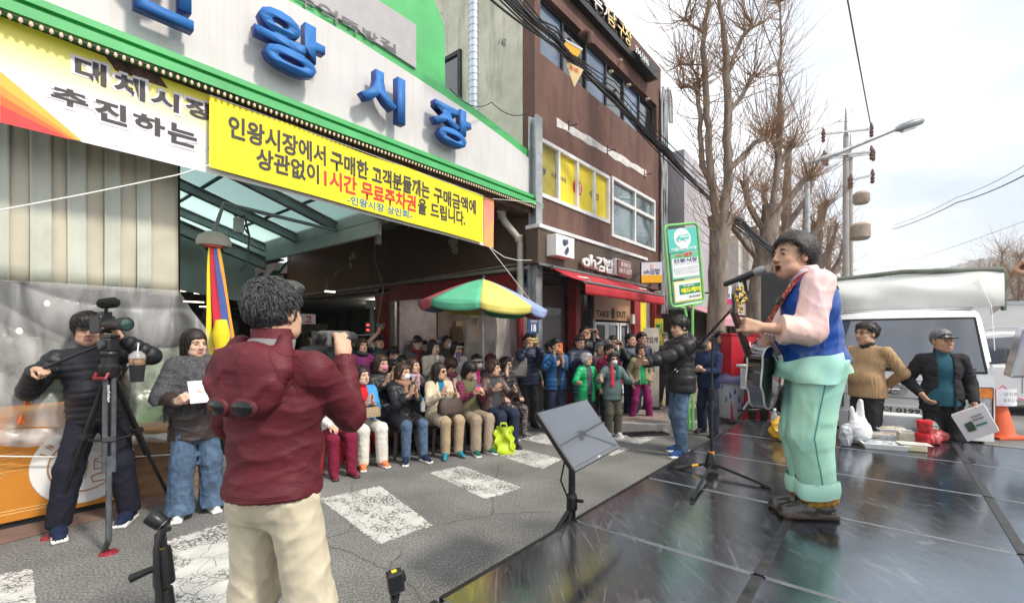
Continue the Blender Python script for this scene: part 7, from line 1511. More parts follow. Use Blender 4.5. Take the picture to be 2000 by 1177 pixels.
blk=nylon('black',(.016,.016,.019));nvy=nylon('navy',(.020,.028,.055));dk=cloth('charcoal',(.030,.030,.033));nv=cloth('navy',(.022,.028,.055));khaki=cloth('khaki',(.36,.27,.17));cream=cloth('cream',(.62,.60,.54));jean=cloth('denim',(.075,.12,.19),var=.25,vs=14);maro=cloth('maroon_velvet',(.17,.012,.035));grey=cloth('grey',(.16,.16,.16));oliv=cloth('olive',(.11,.11,.06));brn=cloth('brown',(.11,.062,.045));wht=cloth('white',(.66,.65,.62));purp=cloth('purple',(.13,.02,.09));plum=cloth('plum',(.20,.015,.09))
redk=cloth('red_knit',(.55,.015,.02));tealk=cloth('teal_knit',(.01,.16,.28));beigec=cloth('beige_coat',(.55,.46,.34));beigek=cloth('beige_knit',(.50,.44,.35));leath=M('leather_brown',(.085,.05,.04),.4,var=.15,vs=8,bump=.3,bs=18)
plaid=cloth('plaid',(.22,.03,.05));
def _plaid(m,cols,sc_=22):
	N,L,b=nodes(m);tc=N['Texture Coordinate'].outputs['Object']
	w1=N.new('ShaderNodeTexWave');w1.inputs['Scale'].default_value=sc_*.31;L.new(tc,w1.inputs[0]);w2=N.new('ShaderNodeTexWave');w2.bands_direction='Z';w2.inputs['Scale'].default_value=sc_*.31;L.new(tc,w2.inputs[0])
	mx=N.new('ShaderNodeMath');mx.operation='ADD';L.new(w1.outputs['Fac'],mx.inputs[0]);L.new(w2.outputs['Fac'],mx.inputs[1])
	r=N.new('ShaderNodeValToRGB');r.color_ramp.interpolation='CONSTANT';r.color_ramp.elements[0].color=(*cols[0],1);r.color_ramp.elements[1].position=.42;r.color_ramp.elements[1].color=(*cols[1],1);e=r.color_ramp.elements.new(.75);e.color=(*cols[2],1)
	h=N.new('ShaderNodeMath');h.operation='MULTIPLY';h.inputs[1].default_value=.5;L.new(mx.outputs[0],h.inputs[0]);L.new(h.outputs[0],r.inputs[0]);L.new(r.outputs[0],b.inputs['Base Color'])
_plaid(plaid,((.02,.02,.03),(.25,.02,.05),(.10,.05,.12)))
flor=cloth('flower_print',(.1,.08,.08));
def _flor(m,a,bc,sc_=40):
	N,L,b=nodes(m);tc=N['Texture Coordinate'].outputs['Object'];v=N.new('ShaderNodeTexVoronoi');v.inputs['Scale'].default_value=sc_;L.new(tc,v.inputs[0]);r=N.new('ShaderNodeValToRGB');r.color_ramp.elements[0].position=.25;r.color_ramp.elements[1].position=.45;r.color_ramp.elements[0].color=(*bc,1);r.color_ramp.elements[1].color=(*a,1);L.new(v.outputs['Distance'],r.inputs[0]);L.new(r.outputs[0],b.inputs['Base Color'])
_flor(flor,(.03,.025,.025),(.42,.36,.33),38)
puff=lambda m,**k: dict(dict(m=m,t=.030,q=(.016,.075),hem=-.10,collar=.06),**k)
jk=lambda m,**k: dict(dict(m=m,t=.020,hem=-.12,collar=.05),**k)
BSH=dict(m=cloth('shoe_black',(.015,.015,.016),rough=.5),sole=RUBK);NSH=dict(m=cloth('shoe_navy',(.012,.02,.05)),sole=RUB);WSH=dict(m=cloth('shoe_white',(.62,.61,.60)),sole=RUB)
tr=lambda m,**k: dict(m=m,**k)
G2='seated front row spectators';
SF=((-.11,.44,0),(.11,.40,0))
# ---- front row,seated
seat('s1','person in dark red velvet trousers seated mostly hidden behind the maroon jacket',652,728,5.35,fem=True,hair=('perm',HB),top=jk(cream,hem=-.2),bottom=tr(maro,w=.012),shoes=dict(m=maro,sole=RUBK),sock=M('sock_white',(.7,.7,.68),.9),feet=SF,group=G2,**LAP)
seat('s2','woman in a bright blue jacket and red turtleneck clapping in the front row',708,716,5.72,fem=True,skin=0,hair=('bob',HD),hd=(.30,-.04,0),top=puff(cloth('sky_blue',(.05,.26,.58),rough=.6),open=.055,hem=-.22,q=(.006,.12),t=.030),shirt=dict(m=redk,collar=.075),bottom=tr(cream,w=.022),shoes=dict(m=cloth('shoe_orange',(.80,.20,.07)),sole=RUB),feet=((-.13,.42,0,.1),(.13,.40,0,-.3)),group=G2,**clap(.86,.33))
seat('s3','woman in a shiny black puffer coat, white mask and jeans clapping',788,710,5.98,fem=True,hair=('bob',HBR),mask=MASKW,hd=(.35,.02,0),top=puff(blk,hem=-.42,t=.036,q=(.018,.085),hood=True),scarf=dict(m=[cloth('scarf_check',(.30,.16,.11))],ends=((.0,.2),)),bottom=tr(jean),shoes=NSH,feet=((-.10,.46,0,.1),(.14,.42,0,-.5)),group=G2,**clap(.93,.36))
seat('s4','woman in a beige quilted coat and sunglasses wearing teal heeled shoes',860,709,6.2,fem=True,hair=('long',HD,.002),glasses='sun',hd=(.40,-.02,0),top=jk(beigec,hem=-.44,t=.034,open=.05,fold=(.012,30,2)),shirt=dict(m=tealk,collar=.085),bottom=tr(khaki,w=.008),shoes=dict(m=M('shoe_teal',(.01,.20,.27),.4),heel=True,sole=RUBK),sock=M('skin_stocking',(.45,.28,.2),.7),feet=((-.08,.42,0,0),(.12,.40,0,-.6)),group=G2,L=((-.12,.30,.86),(.3,.2,.9),(1,0,0),.15),Ra=((.16,.36,.90),(-.2,.4,.8),(-1,0,0),.15))
seat('s5','woman in an olive padded vest with plaid sleeves looking down at a card',918,708,6.38,fem=True,hair=('bang',HB,.008),hd=(.15,.42,0),top=jk(oliv,t=.030,sleeve=0,hem=-.14,collar=.06),shirt=dict(m=plaid,t=.018,sleeve=1.0),bottom=tr(cloth('trouser_taupe',(.30,.235,.17)),w=.02),shoes=dict(m=cloth('shoe_green',(.02,.11,.07)),sole=RUB),feet=((-.06,.44,0,.2),(.15,.42,0,-.3)),group=G2,L=((-.02,.36,.88),(.4,.6,.5),(.8,0,.2),.4),Ra=((.13,.36,.90),(-.4,.6,.6),(-.8,0,.2),.6))
seat('s6','woman with curly black hair in a brown leather jacket clapping at the row end',965,703,6.62,fem=True,hair=('perm',HBR),hd=(.45,.02,0),top=jk(leath,t=.026,open=.075,hem=-.16),shirt=dict(m=cloth('slate_top',(.05,.052,.06)),collar=.02),bottom=tr(nv,w=.012),shoes=BSH,feet=((-.10,.40,0,0),(.16,.44,0,-.3)),group=G2,L=((-.17,.36,.86),(.5,.6,.6),(1,0,0),.2),Ra=((.24,.38,.90),(-.1,.7,.6),(-.8,0,.5),.2))
# ---- second row,seated
G3='seated second row spectators'
seat('r1','woman in a black padded coat and pink mask behind the blue jacket',746,694,6.45,fem=True,sit=.46,hair=('bob',HBR,.006),mask=M('mask_pink',(.62,.20,.34),.8),hd=(.2,0,0),top=puff(blk,hem=-.3),bottom=tr(dk),shoes=BSH,group=G3,**clap(.98,.30))
seat('r2','long haired woman with a pale lilac scarf clapping behind the white mask',808,700,6.62,fem=True,sit=.46,hair=('long',HBR),hd=(.45,-.12,0),top=puff(nvy,hem=-.25,t=.022),scarf=dict(m=[cloth('scarf_lilac',(.42,.32,.42))],ends=((-.03,.22),(.04,.2))),bottom=tr(dk),shoes=BSH,group=G3,L=((.0,.34,.98),(.2,.3,.9),(1,0,0),.15),Ra=((.14,.36,1.0),(-.1,.3,.9),(-1,0,0),.15))
seat('r3','woman with a round brown bob looking down between the beige coat and the olive vest',881,699,6.9,fem=True,sit=.46,hair=('bang',HBR,.014),hd=(.15,.55,0),top=jk(beigek),scarf=dict(m=[plaid]),bottom=tr(dk),shoes=BSH,group=G3,**LAP)
seat('r4','woman in a pinkish knitted hat, sunglasses and white mask',933,693,7.2,fem=True,sit=.5,hair=('bob',HD),mask=MASKW,glasses='sun',hat=('bucket',cloth('hat_rose',(.52,.36,.31))),hd=(.1,0,0),top=jk(wht,open=.05),shirt=dict(m=cloth('pink_top',(.6,.05,.2))),bottom=tr(dk),shoes=BSH,group=G3,**LAP)
seat('r5','person in a dark maroon knitted hat half hidden behind the curly haired woman',960,692,7.3,sit=.5,hair=('short',HB),hat=('beanie',cloth('hat_maroon',(.14,.01,.025))),hd=(.3,0,0),top=puff(blk),bottom=tr(dk),shoes=BSH,group=G3,**LAP)
seat('r6','person in glasses and a dark grey mask waving one hand by the red post',989,698,7.25,sit=.48,fem=True,hair=('perm',HB),mask=M('mask_grey',(.12,.12,.13),.8),glasses='clear',hd=(.35,0,0),top=puff(nylon('graphite',(.035,.033,.034)),hem=-.2),bottom=tr(flor),shoes=dict(m=grey,sole=RUB),group=G3,L=((-.10,.30,.72),(.3,1,-.2),(0,0,-1),.5),Ra=((.22,.34,1.12),(.05,.1,1),(-.2,1,0),.12))
seat('f1','smiling man half hidden behind the maroon sleeve',677,702,6.2,sit=.46,hair=('crop',HG),hd=(.2,0,0),top=jk(nv),bottom=tr(dk),shoes=BSH,group=G3,**LAP)
seat('f2','small face of an older woman between the maroon sleeve and the blue jacket',691,713,6.4,fem=True,sit=.42,hair=('perm',HBR),hd=(.2,0,0),top=jk(grey),bottom=tr(dk),shoes=BSH,group=G3,**LAP)
seat('f3','person in a beige cap seated behind the long haired woman',787,696,7.0,sit=.5,fem=True,hair=('bob',HB),hat=('cap',cloth('cap_beige',(.42,.36,.24))),glasses='sun',hd=(.2,.1,0),top=puff(nvy),bottom=tr(dk),shoes=BSH,group=G3,**LAP)
seat('f4','person with black curls and a dark mask between the pink mask and beige cap',769,704,6.75,sit=.46,fem=True,hair=('perm',HB),mask=M('mask_blue_grey',(.16,.17,.22),.8),glasses='sun',hd=(.2,.1,0),top=puff(blk),bottom=tr(dk),shoes=BSH,group=G3,**LAP)
# ---- standing at the back
G4='spectators standing at the market entrance'
stand('b0','man in glasses half hidden behind the hand held camcorder',613,643,7.6,hair=('mop',HB),glasses='clear',top=jk(grey),bottom=tr(dk),shoes=BSH,group=G4)
stand('b1','man in glasses photographing with a silver phone at the market entrance',660,646,7.5,hair=('mop',HB),glasses='clear',top=puff(nylon('grey_green',(.05,.06,.06))),bottom=tr(dk),shoes=BSH,group=G4,**phone2(1.58,.26))
stand('b1b','person in small sunglasses low behind the camcorder hand',667,676,7.05,fem=True,hair=('short',HD),glasses='sun',top=jk(nv),bottom=tr(dk),shoes=BSH,group=G4)
stand('b2','woman in a purple jacket raising one hand in front of the notices',706,659,7.35,fem=True,hair=('perm',HBR),hd=(.15,0,0),top=puff(purp,q=None,t=.022),scarf=dict(m=[dk],ends=()),bottom=tr(dk),shoes=BSH,group=G4,L=((-.26,.25,1.28),(-.1,.4,.9),(.6,.6,0),.2),Ra=((.12,.25,1.05),(-.5,.5,.2),(-.5,0,.5),.5))
stand('b3','man in a black cap holding a phone high above his head',739,653,7.8,hair=('crop',HB),hat=('cap',cloth('cap_black',(.014,.014,.016))),hd=(.1,-.15,0),top=puff(nylon('dark_teal',(.018,.03,.04))),bottom=tr(dk),shoes=BSH,group=G4,L=((-.05,.28,1.2),(.5,.5,.3),(.6,0,.6),.7),Ra=((.12,.28,1.74),(-.3,.1,.9),(-.4,.8,0),.8))
stand('b4','dark haired man in a white mask looking down to one side',768,676,7.5,hair=('mop',HB),mask=MASKW,hd=(.7,.35,0),top=jk(blk),bottom=tr(dk),shoes=BSH,group=G4)
stand('b5','man in a black knitted cap and grey mask with a red scarf',815,655,7.6,hair=('crop',HG),hat=('beanie',cloth('hat_black',(.014,.014,.018))),glasses='clear',mask=M('mask_grey2',(.24,.25,.26),.8),top=jk(cloth('coat_grey',(.075,.072,.075)),t=.03),scarf=dict(m=[cloth('scarf_red',(.16,.02,.03))]),bottom=tr(dk),shoes=BSH,group=G4,hd=(.25,.05,0))
stand('b5b','dark haired woman partly hidden behind the man in the knitted cap',829,664,8.1,fem=True,hair=('bob',HB),top=jk(dk),bottom=tr(dk),shoes=BSH,group=G4)
stand('b6','woman in a beige cardigan singing into a small white microphone',847,663,7.25,fem=True,skin=0,hair=('bob',HD),hd=(.35,0,0),mouth=.4,top=jk(beigek,t=.024,open=.03,hem=-.3),shirt=dict(m=cloth('grey_knit',(.30,.31,.32)),collar=.07),bottom=tr(dk),shoes=BSH,group=G4,L=((-.16,.2,1.0),None,None,.5),Ra=((.09,.27,1.30),(-.4,.2,.8),(-.7,.2,0),1.0))
stand('b7','man in a white mask and grey jacket holding up a phone beside the plastic sheet',873,654,7.95,hair=('crop',HD),mask=MASKW,hd=(.4,0,0),top=jk(cloth('moss_grey',(.075,.08,.07))),bottom=tr(dk),shoes=BSH,group=G4,L=((.10,.30,1.1),None,None,.5),Ra=((.30,.32,1.50),(-.2,.1,.9),(-.4,.8,0),.8))
stand('b8','woman in a white cap and glasses filming with a purple phone',892,666,7.4,fem=True,hair=('bob',HD),hat=('cap',cloth('cap_white',(.64,.63,.62))),glasses='clear',hd=(.3,.05,0),top=jk(cloth('white_down',(.58,.57,.55)),t=.03),bottom=tr(dk),shoes=BSH,group=G4,L=((-.05,.25,1.1),(.5,.5,.3),(.6,0,.6),.7),Ra=((.13,.32,1.30),(-.1,.1,1),(-.6,.5,0),.9))
stand('b9','dark haired person with a teal collar behind the shawl woman and the maroon jacket',455,653,6.2,fem=True,hair=('bob',HB),hd=(-.5,0,0),top=jk(cloth('teal_coat',(.02,.13,.17))),bottom=tr(dk),shoes=BSH,group=G4)
# ---- the group by the pavement
G5='spectators standing by the gimbap shop'
stand('g1','man in a navy padded jacket filming with a yellow phone, grey bag on his arm',1032,651,7.9,hair=('crop',HB),top=puff(nvy,hem=-.16),bottom=tr(dk),shoes=BSH,group=G5,face=(.25,-1),**phone2(1.60,.27))
stand('g3','man in black half hidden between the yellow phone and the orange phone',1076,664,8.2,hair=('crop',HD),hd=(.6,0,0),top=jk(blk),bottom=tr(dk),shoes=BSH,group=G5,face=(.4,-1))
stand('g2','man in a bright blue quilted jacket filming with a phone in an orange case',1086,660,7.45,hair=('short',HB),hd=(.35,0,0),top=puff(nylon('blue',(.012,.075,.20)),hem=-.14,open=.04),shirt=dict(m=dk,collar=.05),bottom=tr(nv),shoes=BSH,group=G5,face=(.35,-1),L=((.03,.30,1.40),(.35,.1,1),(.6,.6,0),.75),Ra=((.18,.30,1.40),(-.15,.1,1),(-.6,.6,0),.75))
stand('g4','man in a navy hooded coat looking down at his phone',1132,653,7.9,hair=('short',HD),hd=(.1,.25,0),top=puff(nvy,hem=-.3,hood=True),bottom=tr(dk),shoes=BSH,group=G5,face=(.3,-1),L=((-.02,.33,1.28),(.4,.5,.6),(.6,0,.6),.8),Ra=((.13,.33,1.28),(-.4,.5,.6),(-.6,0,.6),.8))
stand('g5','tall man in black holding a dark phone sideways above the others',1143,635,8.7,hair=('crop',HB),top=jk(blk,t=.026,hem=-.3),bottom=tr(dk),shoes=BSH,group=G5,face=(.3,-1),**phone2(1.62,.27))
stand('g6','smiling white haired woman in an emerald green quilted jacket',1146,688,7.25,fem=True,skin=1,hair=('perm',HW),hd=(.4,.05,0),top=puff(nylon('emerald',(.005,.33,.11)),open=.06,hem=-.22,q=(.010,.085)),shirt=dict(m=cloth('grey_top',(.075,.075,.085)),collar=.05),bottom=tr(dk),shoes=BSH,group=G5,face=(.45,-1),L=((-.26,.12,.95),None,None,.4),Ra=((.34,.30,1.10),(.7,.3,.3),(.2,-.5,1),.1))
stand('g7','older woman with grey hair in a dusty pink checked coat',1172,667,8.0,fem=True,hair=('perm',HG),hd=(.2,0,0),top=jk(cloth('dusty_check',(.24,.15,.14))),bottom=tr(dk),shoes=BSH,group=G5)
stand('g8','woman in a maroon quilted jacket looking aside behind the sunglasses woman',1190,671,7.7,fem=True,hair=('tied',HB),hd=(.6,.1,0),top=puff(cloth('wine',(.17,.015,.055)),q=(.012,.07)),scarf=dict(m=[cloth('scarf_red_floral',(.40,.04,.07))]),bottom=tr(nv),shoes=BSH,group=G5)
stand('g9','woman in a teal grey jacket, sunglasses and mask with a red and green scarf',1197,687,7.15,fem=True,hair=('perm',HD),glasses='sun',mask=MASKW,top=puff(nylon('teal_grey',(.085,.13,.13)),hem=-.18,q=(.008,.13),t=.034),scarf=dict(m=[cloth('scarf_green',(.02,.10,.08)),cloth('scarf_bright_red',(.55,.02,.05))],ends=((.06,.36),(-.04,.2))),bottom=tr(cloth('trouser_olive',(.075,.075,.055)),w=.018),shoes=dict(m=cloth('shoe_pale',(.58,.56,.55)),sole=RUB),group=G5,face=(.2,-1),L=((-.32,.28,1.12),(-.7,.3,.4),(.2,-.3,1),.15),Ra=((.36,.28,1.16),(.2,.2,1),(-.5,.8,0),.15))
stand('g10','person in black raising a phone with both hands by the shop door',1197,655,8.5,hair=('short',HB),top=jk(blk),bottom=tr(dk),shoes=BSH,group=G5,face=(.2,-1),**phone2(1.58,.22))
stand('g10b','balding grey haired man low in front of the shop door',1187,662,8.35,hair=('crop',HG),hd=(.3,.1,0),top=jk(nv),bottom=tr(dk),shoes=BSH,group=G5)
stand('g11','older man with swept back black hair in a navy jacket',1232,650,8.6,hair=('crop',HB),hd=(.2,0,0),top=jk(nvy,t=.028),bottom=tr(nv),shoes=BSH,group=G5,face=(.3,-1))
stand('g12','man in glasses and dark blue jacket leaning out behind the older man',1253,648,9.0,hair=('short',HD),glasses='clear',hd=(.2,0,.05),top=jk(nvy,t=.028,hood=True),bottom=tr(nv),shoes=BSH,group=G5,face=(.3,-1))
stand('g13','curly haired woman in a flowered vest and magenta trousers',1251,672,8.3,fem=True,hair=('perm',HBR),skin=2,top=puff(cloth('khaki_quilt',(.26,.24,.14)),open=.05,hem=-.10,q=(.012,.05),matfn=None,n='jacket'),shirt=dict(m=cloth('green_tee',(.01,.30,.12)),collar=.0),bottom=tr(plum,w=.016),shoes=BSH,feet=((-.20,.02,0,.1),(.20,.0,0,-.4)),group=G5,face=(.1,-1))
stand('g14','grey haired man in glasses and white mask standing on the brick pavement',1297,648,9.3,z0=.12,hair=('short',HG),glasses='clear',mask=MASKW,top=jk(blk,t=.026),bottom=tr(dk),shoes=dict(m=grey,sole=RUB),group=G5,face=(.1,-1))
P15=stand('g15','young man in a black hooded puffer jacket and jeans typing beside the stage',1329,616,6.05,hair=('mop',HB,.006),hd=(.05,.12,0),top=puff(blk,hem=-.16,t=.042,q=(.022,.105),hood=True,collar=.075),bottom=tr(jean,w=.012),shoes=dict(m=cloth('shoe_blue',(.02,.06,.2)),sole=RUB),group=G5,face=(-1,-.22),feet=((-.10,.04,0),(.12,-.10,0)),L=((-.05,.46,1.14),(.2,1,.25),(.5,0,.6),.6),Ra=((.10,.44,1.12),(-.2,1,.2),(-.5,0,.6),.7))
stand('g16','worker in a navy jacket with bright orange panels behind the microphone stand',1384,655,7.3,hair=('short',HB),hat=None,top=jk(cloth('work_navy',(.018,.03,.075)),t=.03),bottom=tr(nv,w=.02),shoes=BSH,group=G5,face=(-.8,-.7),feet=((-.14,.1,0),(.16,-.1,0)),**HOLD)
stand('g17','smiling man in sunglasses and a navy quilted vest with checked sleeves',1406,646,8.5,z0=.12,hair=('short',HB),glasses='sun',top=puff(nylon('slate_blue',(.035,.05,.085)),sleeve=0,hem=-.12),shirt=dict(m=cloth('navy_check',(.03,.035,.07)),t=.015,sleeve=1.0),bottom=tr(dk),shoes=BSH,group=G5,face=(.15,-1))
stand('g17b','man standing farther back to the right of the sunglasses man',1425,652,9.6,z0=.12,hair=('crop',HD),top=jk(dk),bottom=tr(dk),shoes=BSH,group=G5)
stand('g18','person in a black cap and black mask bending at the folding table',1480,664,7.6,hair=('short',HB),hat=('cap',cloth('cap_black')),mask=M('mask_black',(.015,.015,.016),.8),hd=(0,.2,0),top=jk(blk,t=.026),bottom=tr(dk),shoes=BSH,group=G5,face=(-.5,-1),**HOLD)
# ---- behind the stage on the right
cable=M('cable_knit',(.42,.27,.14),.9,var=.08,vs=20,bump=.8,bs=55,stretch=(1,1,.12))
def _cable():
	N,L,b=nodes(cable);tc=N['Texture Coordinate'].outputs['Object'];w_=N.new('ShaderNodeTexWave');w_.inputs['Scale'].default_value=17;w_.inputs['Distortion'].default_value=1.5;w_.inputs['Detail Scale'].default_value=6;L.new(tc,w_.inputs[0])
	bp=N.new('ShaderNodeBump');bp.inputs['Strength'].default_value=.6;bp.inputs['Distance'].default_value=.008;L.new(w_.outputs['Fac'],bp.inputs['Height']);L.new(bp.outputs[0],b.inputs['Normal'])
_cable()
stand('sw','stout man in a camel cable knit sweater with hands behind his back',1694,627,5.3,hair=('short',HD,.004),glasses='clear',hd=(-.15,0,0),top=jk(cable,t=.022,hem=-.08,collar=.045,fold=(.004,40,1),cm=1,mats=(dk,)),bottom=tr(dk),shoes=BSH,group=G5,face=(-1,-.28),belly=.09,wide=1.15,q='hi',**BACK)
camo=cloth('cap_camo',(.10,.11,.09));_flor(camo,(.04,.04,.045),(.30,.31,.27),26)
stand('cp','older man in a camouflage cap and black jacket over a teal sweater beside the truck',1839,641,4.95,hair=('crop',HG),hat=('cap',camo),skin=2,hd=(.3,.03,0),top=jk(cloth('jacket_black',(.022,.022,.025)),t=.030,open=.06,hem=-.14,collar=.07),shirt=dict(m=cloth('teal_sweater',(.02,.085,.12)),collar=.07),bottom=tr(cloth('trouser_black',(.018,.018,.02)),w=.012),shoes=BSH,group=G5,face=(-.45,-1),q='hi',L=((-.24,.10,.90),(0,.3,-1),(1,0,0),.8),Ra=((.21,.10,.98),(-.5,.3,-.8),(-1,0,0),.5))
fw=cloth('sequin_sleeve',(.1,.06,.12),rough=.4);_flor(fw,(.05,.03,.06),(.55,.45,.6),90)
person('person at the right edge raising a fist in a glittery purple sleeve',(2.56,1.90,SH),(-.97,.02),1.62,True,hair=('perm',HB),top=jk(cloth('vest_moss',(.03,.05,.03)),sleeve=0,t=.03),shirt=dict(m=fw,t=.025,sleeve=.95),bottom=tr(dk),shoes=BSH,group=G5,q='hi',L=((-.04,.42,1.36),(.0,.1,1),(.8,.5,0),1.25,(-.6,.2,-.9)),Ra=((.22,.0,.9),None,None,.4))
# ---------------------------------------------------------------- foreground people
def lmesh(name,mb,mats,P,smooth=1,label=None):
	me=bpy.data.meshes.new(name);me.from_pydata(mb.v,[],mb.f)
	for m in (mats if isinstance(mats,(list,tuple)) else [mats]): me.materials.append(m)
	if len(set(mb.m))>1: me.polygons.foreach_set('material_index',mb.m)
	me.polygons.foreach_set('use_smooth',[smooth]*len(mb.f));return setp(link(name,me,P['root'],local=True),label)
# ---- photographer in the maroon jacket
MAR=M('jacket_maroon',(.098,.013,.020),.60,var=.12,vs=5,bump=.9,bs=9,spec=.3,stretch=(1,1,2.4));MARD=M('jacket_maroon_dark',(.085,.010,.016),.65,var=.1,bump=.3,bs=30)
CHINO=M('chino_cream',(.56,.50,.37),.85,var=.08,vs=6,bump=.7,bs=9,spec=.2,stretch=(1.6,1.6,1))
GH=M('hair_salt',(.055,.055,.06),.38,var=.5,vs=70,bump=.6,bs=130,spec=.5)
mp=person('man in a maroon hooded jacket and cream trousers seen from behind with a camcorder',((533-CX)/F*1.78,1.78,0),(.22,1),1.81,hair=('short',GH,-.002),skin=1,hd=(-.10,-.02,0),q='hi',wide=1.07,belly=.05,group='camera crew',
  L=((-.13,.30,1.14),(.4,.9,.1),(.6,0,.3),.7,(-1,-.5,-.6)),Ra=((.12,.26,1.40),(-.25,.3,.9),(-.8,.3,0),.9,(.30,-.25,-1)),
  top=dict(m=MAR,t=.032,ts=.018,hem=-.015,collar=.085,flare=.03,fold=(.0075,21,5,1.5),vox=.0075,n='jacket'),
  bottom=dict(m=CHINO,t=.014,w=.020,zt=.02,fold=(.009,26,2,.7)),shoes=None,feet=((-.17,.02,0),(.17,-.02,0)),big=.95)
hair_tufts(mp,M('hair_salt_lock',(.10,.10,.105),.4,var=.6,vs=90),1500,3,'short',.034,.0013,.12,.95)
hair_tufts(mp,GH,1300,5,'short',.036,.0015,.12,.95)
T=mp['T'];q_=dict(O=mp['pel'],Rm=mp['TR'])
field_mesh('collar',[C(T((0,-.03,.47)),T((0,.0,.535)),.082,.076,0,.02)],[M('collar_grey',(.20,.19,.19),.8,var=.15,bump=.3)],mp['root'],.009,(),(lambda x,y,z:z-(T((0,0,.545))[2])+0*x,))
hp=[E((0,-.135,.385),(.155,.055,.10),0,.04,**q_),E((0,-.125,.46),(.135,.06,.075),0,.03,**q_),E((0,-.150,.325),(.115,.032,.055),0,.03,**q_),C(T((-.13,-.11,.44)),T((-.09,-.05,.53)),.038,.03,0,.03),C(T((.13,-.11,.44)),T((.09,-.05,.53)),.038,.03,0,.03),
	C(T((-.12,-.165,.40)),T((-.03,-.18,.31)),.016,.012,0,.02),C(T((.12,-.165,.40)),T((.03,-.18,.31)),.016,.012,0,.02)]
field_mesh('hood',hp,[MAR],mp['root'],.0075,(),(),fold=(.009,30,1,.6))
for x in (-.050,.050):
	c=T((x-.008,-.178,.318));nrv=nrm(T((x*1.25,-.176-.1,.305))-T((x,-.176,.318)))
	for nm,rx,rz,th,mt,k in (('goggle_rim',.048,.034,.011,MARD,0),('goggle_lens',.040,.027,.0145,LENS,1)):
		mb=MB();up=np.array([0,0,1.0]);xr=nrm(np.cross(up,nrv));ur=np.cross(nrv,xr);i0=0
		rings=[(1,0),(1,th*.6),(.88,th),(0,th*1.15)]
		for s_,h_ in rings:
			for j in range(20): g=2*math.pi*j/20;p=c+xr*rx*s_*math.cos(g)+ur*rz*s_*math.sin(g)+nrv*h_;mb.v.append(tuple(p))
		for a in range(3):
			for j in range(20): mb.f.append((a*20+j,a*20+(j+1)%20,(a+1)*20+(j+1)%20,(a+1)*20+j));mb.m.append(0)
		lmesh(nm,mb,mt,mp)
from mathutils.bvhtree import BVHTree
def seams(P,objs,lines,dirv,mat,r=.0017,name='seam'):
	"thin stitched seams laid on the surface: each line is projected along dirv"
	V=[];F_=[]
	for o in objs:
		b=len(V);V+=[v.co.copy() for v in o.data.vertices];F_+=[[b+k for k in p.vertices] for p in o.data.polygons]
	bv=BVHTree.FromPolygons(V,F_);d=Vector(dirv)
	for ln in lines:
		pts=[];n=28
		for k in range(n+1):
			f=k/n*(len(ln)-1);i_=min(int(f),len(ln)-2);f-=i_;p=Vector([float(a+(b_-a)*f) for a,b_ in zip(ln[i_],ln[i_+1])]);h=bv.ray_cast(p-d*1.2,d)
			if h[0] is not None: pts.append(h[0]-d*.0005)
		if len(pts)>3: mb=MB();mb.tube(pts,r,5);lmesh(name,mb,mat,P)
jo=[o for o in mp['root'].children if o.name.split('.')[0] in('jacket','hood')]
TL=lambda x,z:tuple(T((x,0,z)))
seams(mp,jo,[[TL(-.20,.42),TL(-.195,.30),TL(-.215,.20)],[TL(.20,.42),TL(.195,.30),TL(.215,.20)],[TL(-.235,.015),TL(0,.01),TL(.235,.015)],[TL(-.235,-.002),TL(0,-.007),TL(.235,-.002)],[TL(-.19,.455),TL(-.12,.50)],[TL(.12,.50),TL(.19,.455)],[TL(-.16,.36),TL(-.14,.44),TL(-.09,.52)],[TL(.16,.36),TL(.14,.44),TL(.09,.52)],[TL(-.02,.53),TL(-.02,.47)],[TL(.02,.53),TL(.02,.47)],[TL(.20,.10),TL(.205,0)],[TL(.215,.10),TL(.22,0)],[TL(-.15,.33),TL(-.09,.295),TL(0,.278),TL(.08,.295),TL(.14,.34)]],(0,1,0),MARD)
seams(mp,jo,[[tuple(T((x+.016*math.cos(g),0,z+.02*math.sin(g)))) for g in np.linspace(0,6.28,13)] for x,z in ((.165,.06),(-.185,.035))],(0,1,0),MARD,.003,'eyelet_patch')
# ---- camcorder in his hand
hw=MX[mp['root'].name]
def W_(P,v): return MX[P['root'].name]@Vector([float(t) for t in v])
wr=W_(mp,mp['arms'][1][1]);cc=at(622,682,1.98)
cc=wr+Vector((-.062,.06,.075))
cr=thing('camcorder','small grey and black camcorder held up by the man in the maroon jacket','camcorder',cc);DX=Vector((.25,.97,0)).normalized();SXv=Vector((DX.y,-DX.x,0))
mb=MB();mb.cbox(cc,.030,.085,.036,(SXv,DX,Z));mb.build('body',M('cam_grey',(.10,.10,.105),.4,var=.1),cr,bevel=.012)
mb=MB();mb.lathe(cc+DX*.085,[(.030,0),(.033,.03),(.033,.05),(.026,.052),(.02,.04)],16,DX);mb.build('lens',BLACKP,cr,smooth=1)
mb=MB();mb.cbox(cc-SXv*.085+DX*.02,.05,.006,.034,(SXv,DX,Z));mb.build('flip_screen',BLACKP,cr,bevel=.004)
mb=MB();mb.lathe(cc-DX*.085,[(.024,0),(.026,.03),(.02,.034)],12,-DX);mb.build('eyepiece',BLACKP,cr,smooth=1)
mb=MB();mb.tube([cc+SXv*.032+DX*.06,cc+SXv*.07+DX*.01,cc+SXv*.032-DX*.06],[.012,.014,.012],5);mb.build('hand_strap',BLACKP,cr)
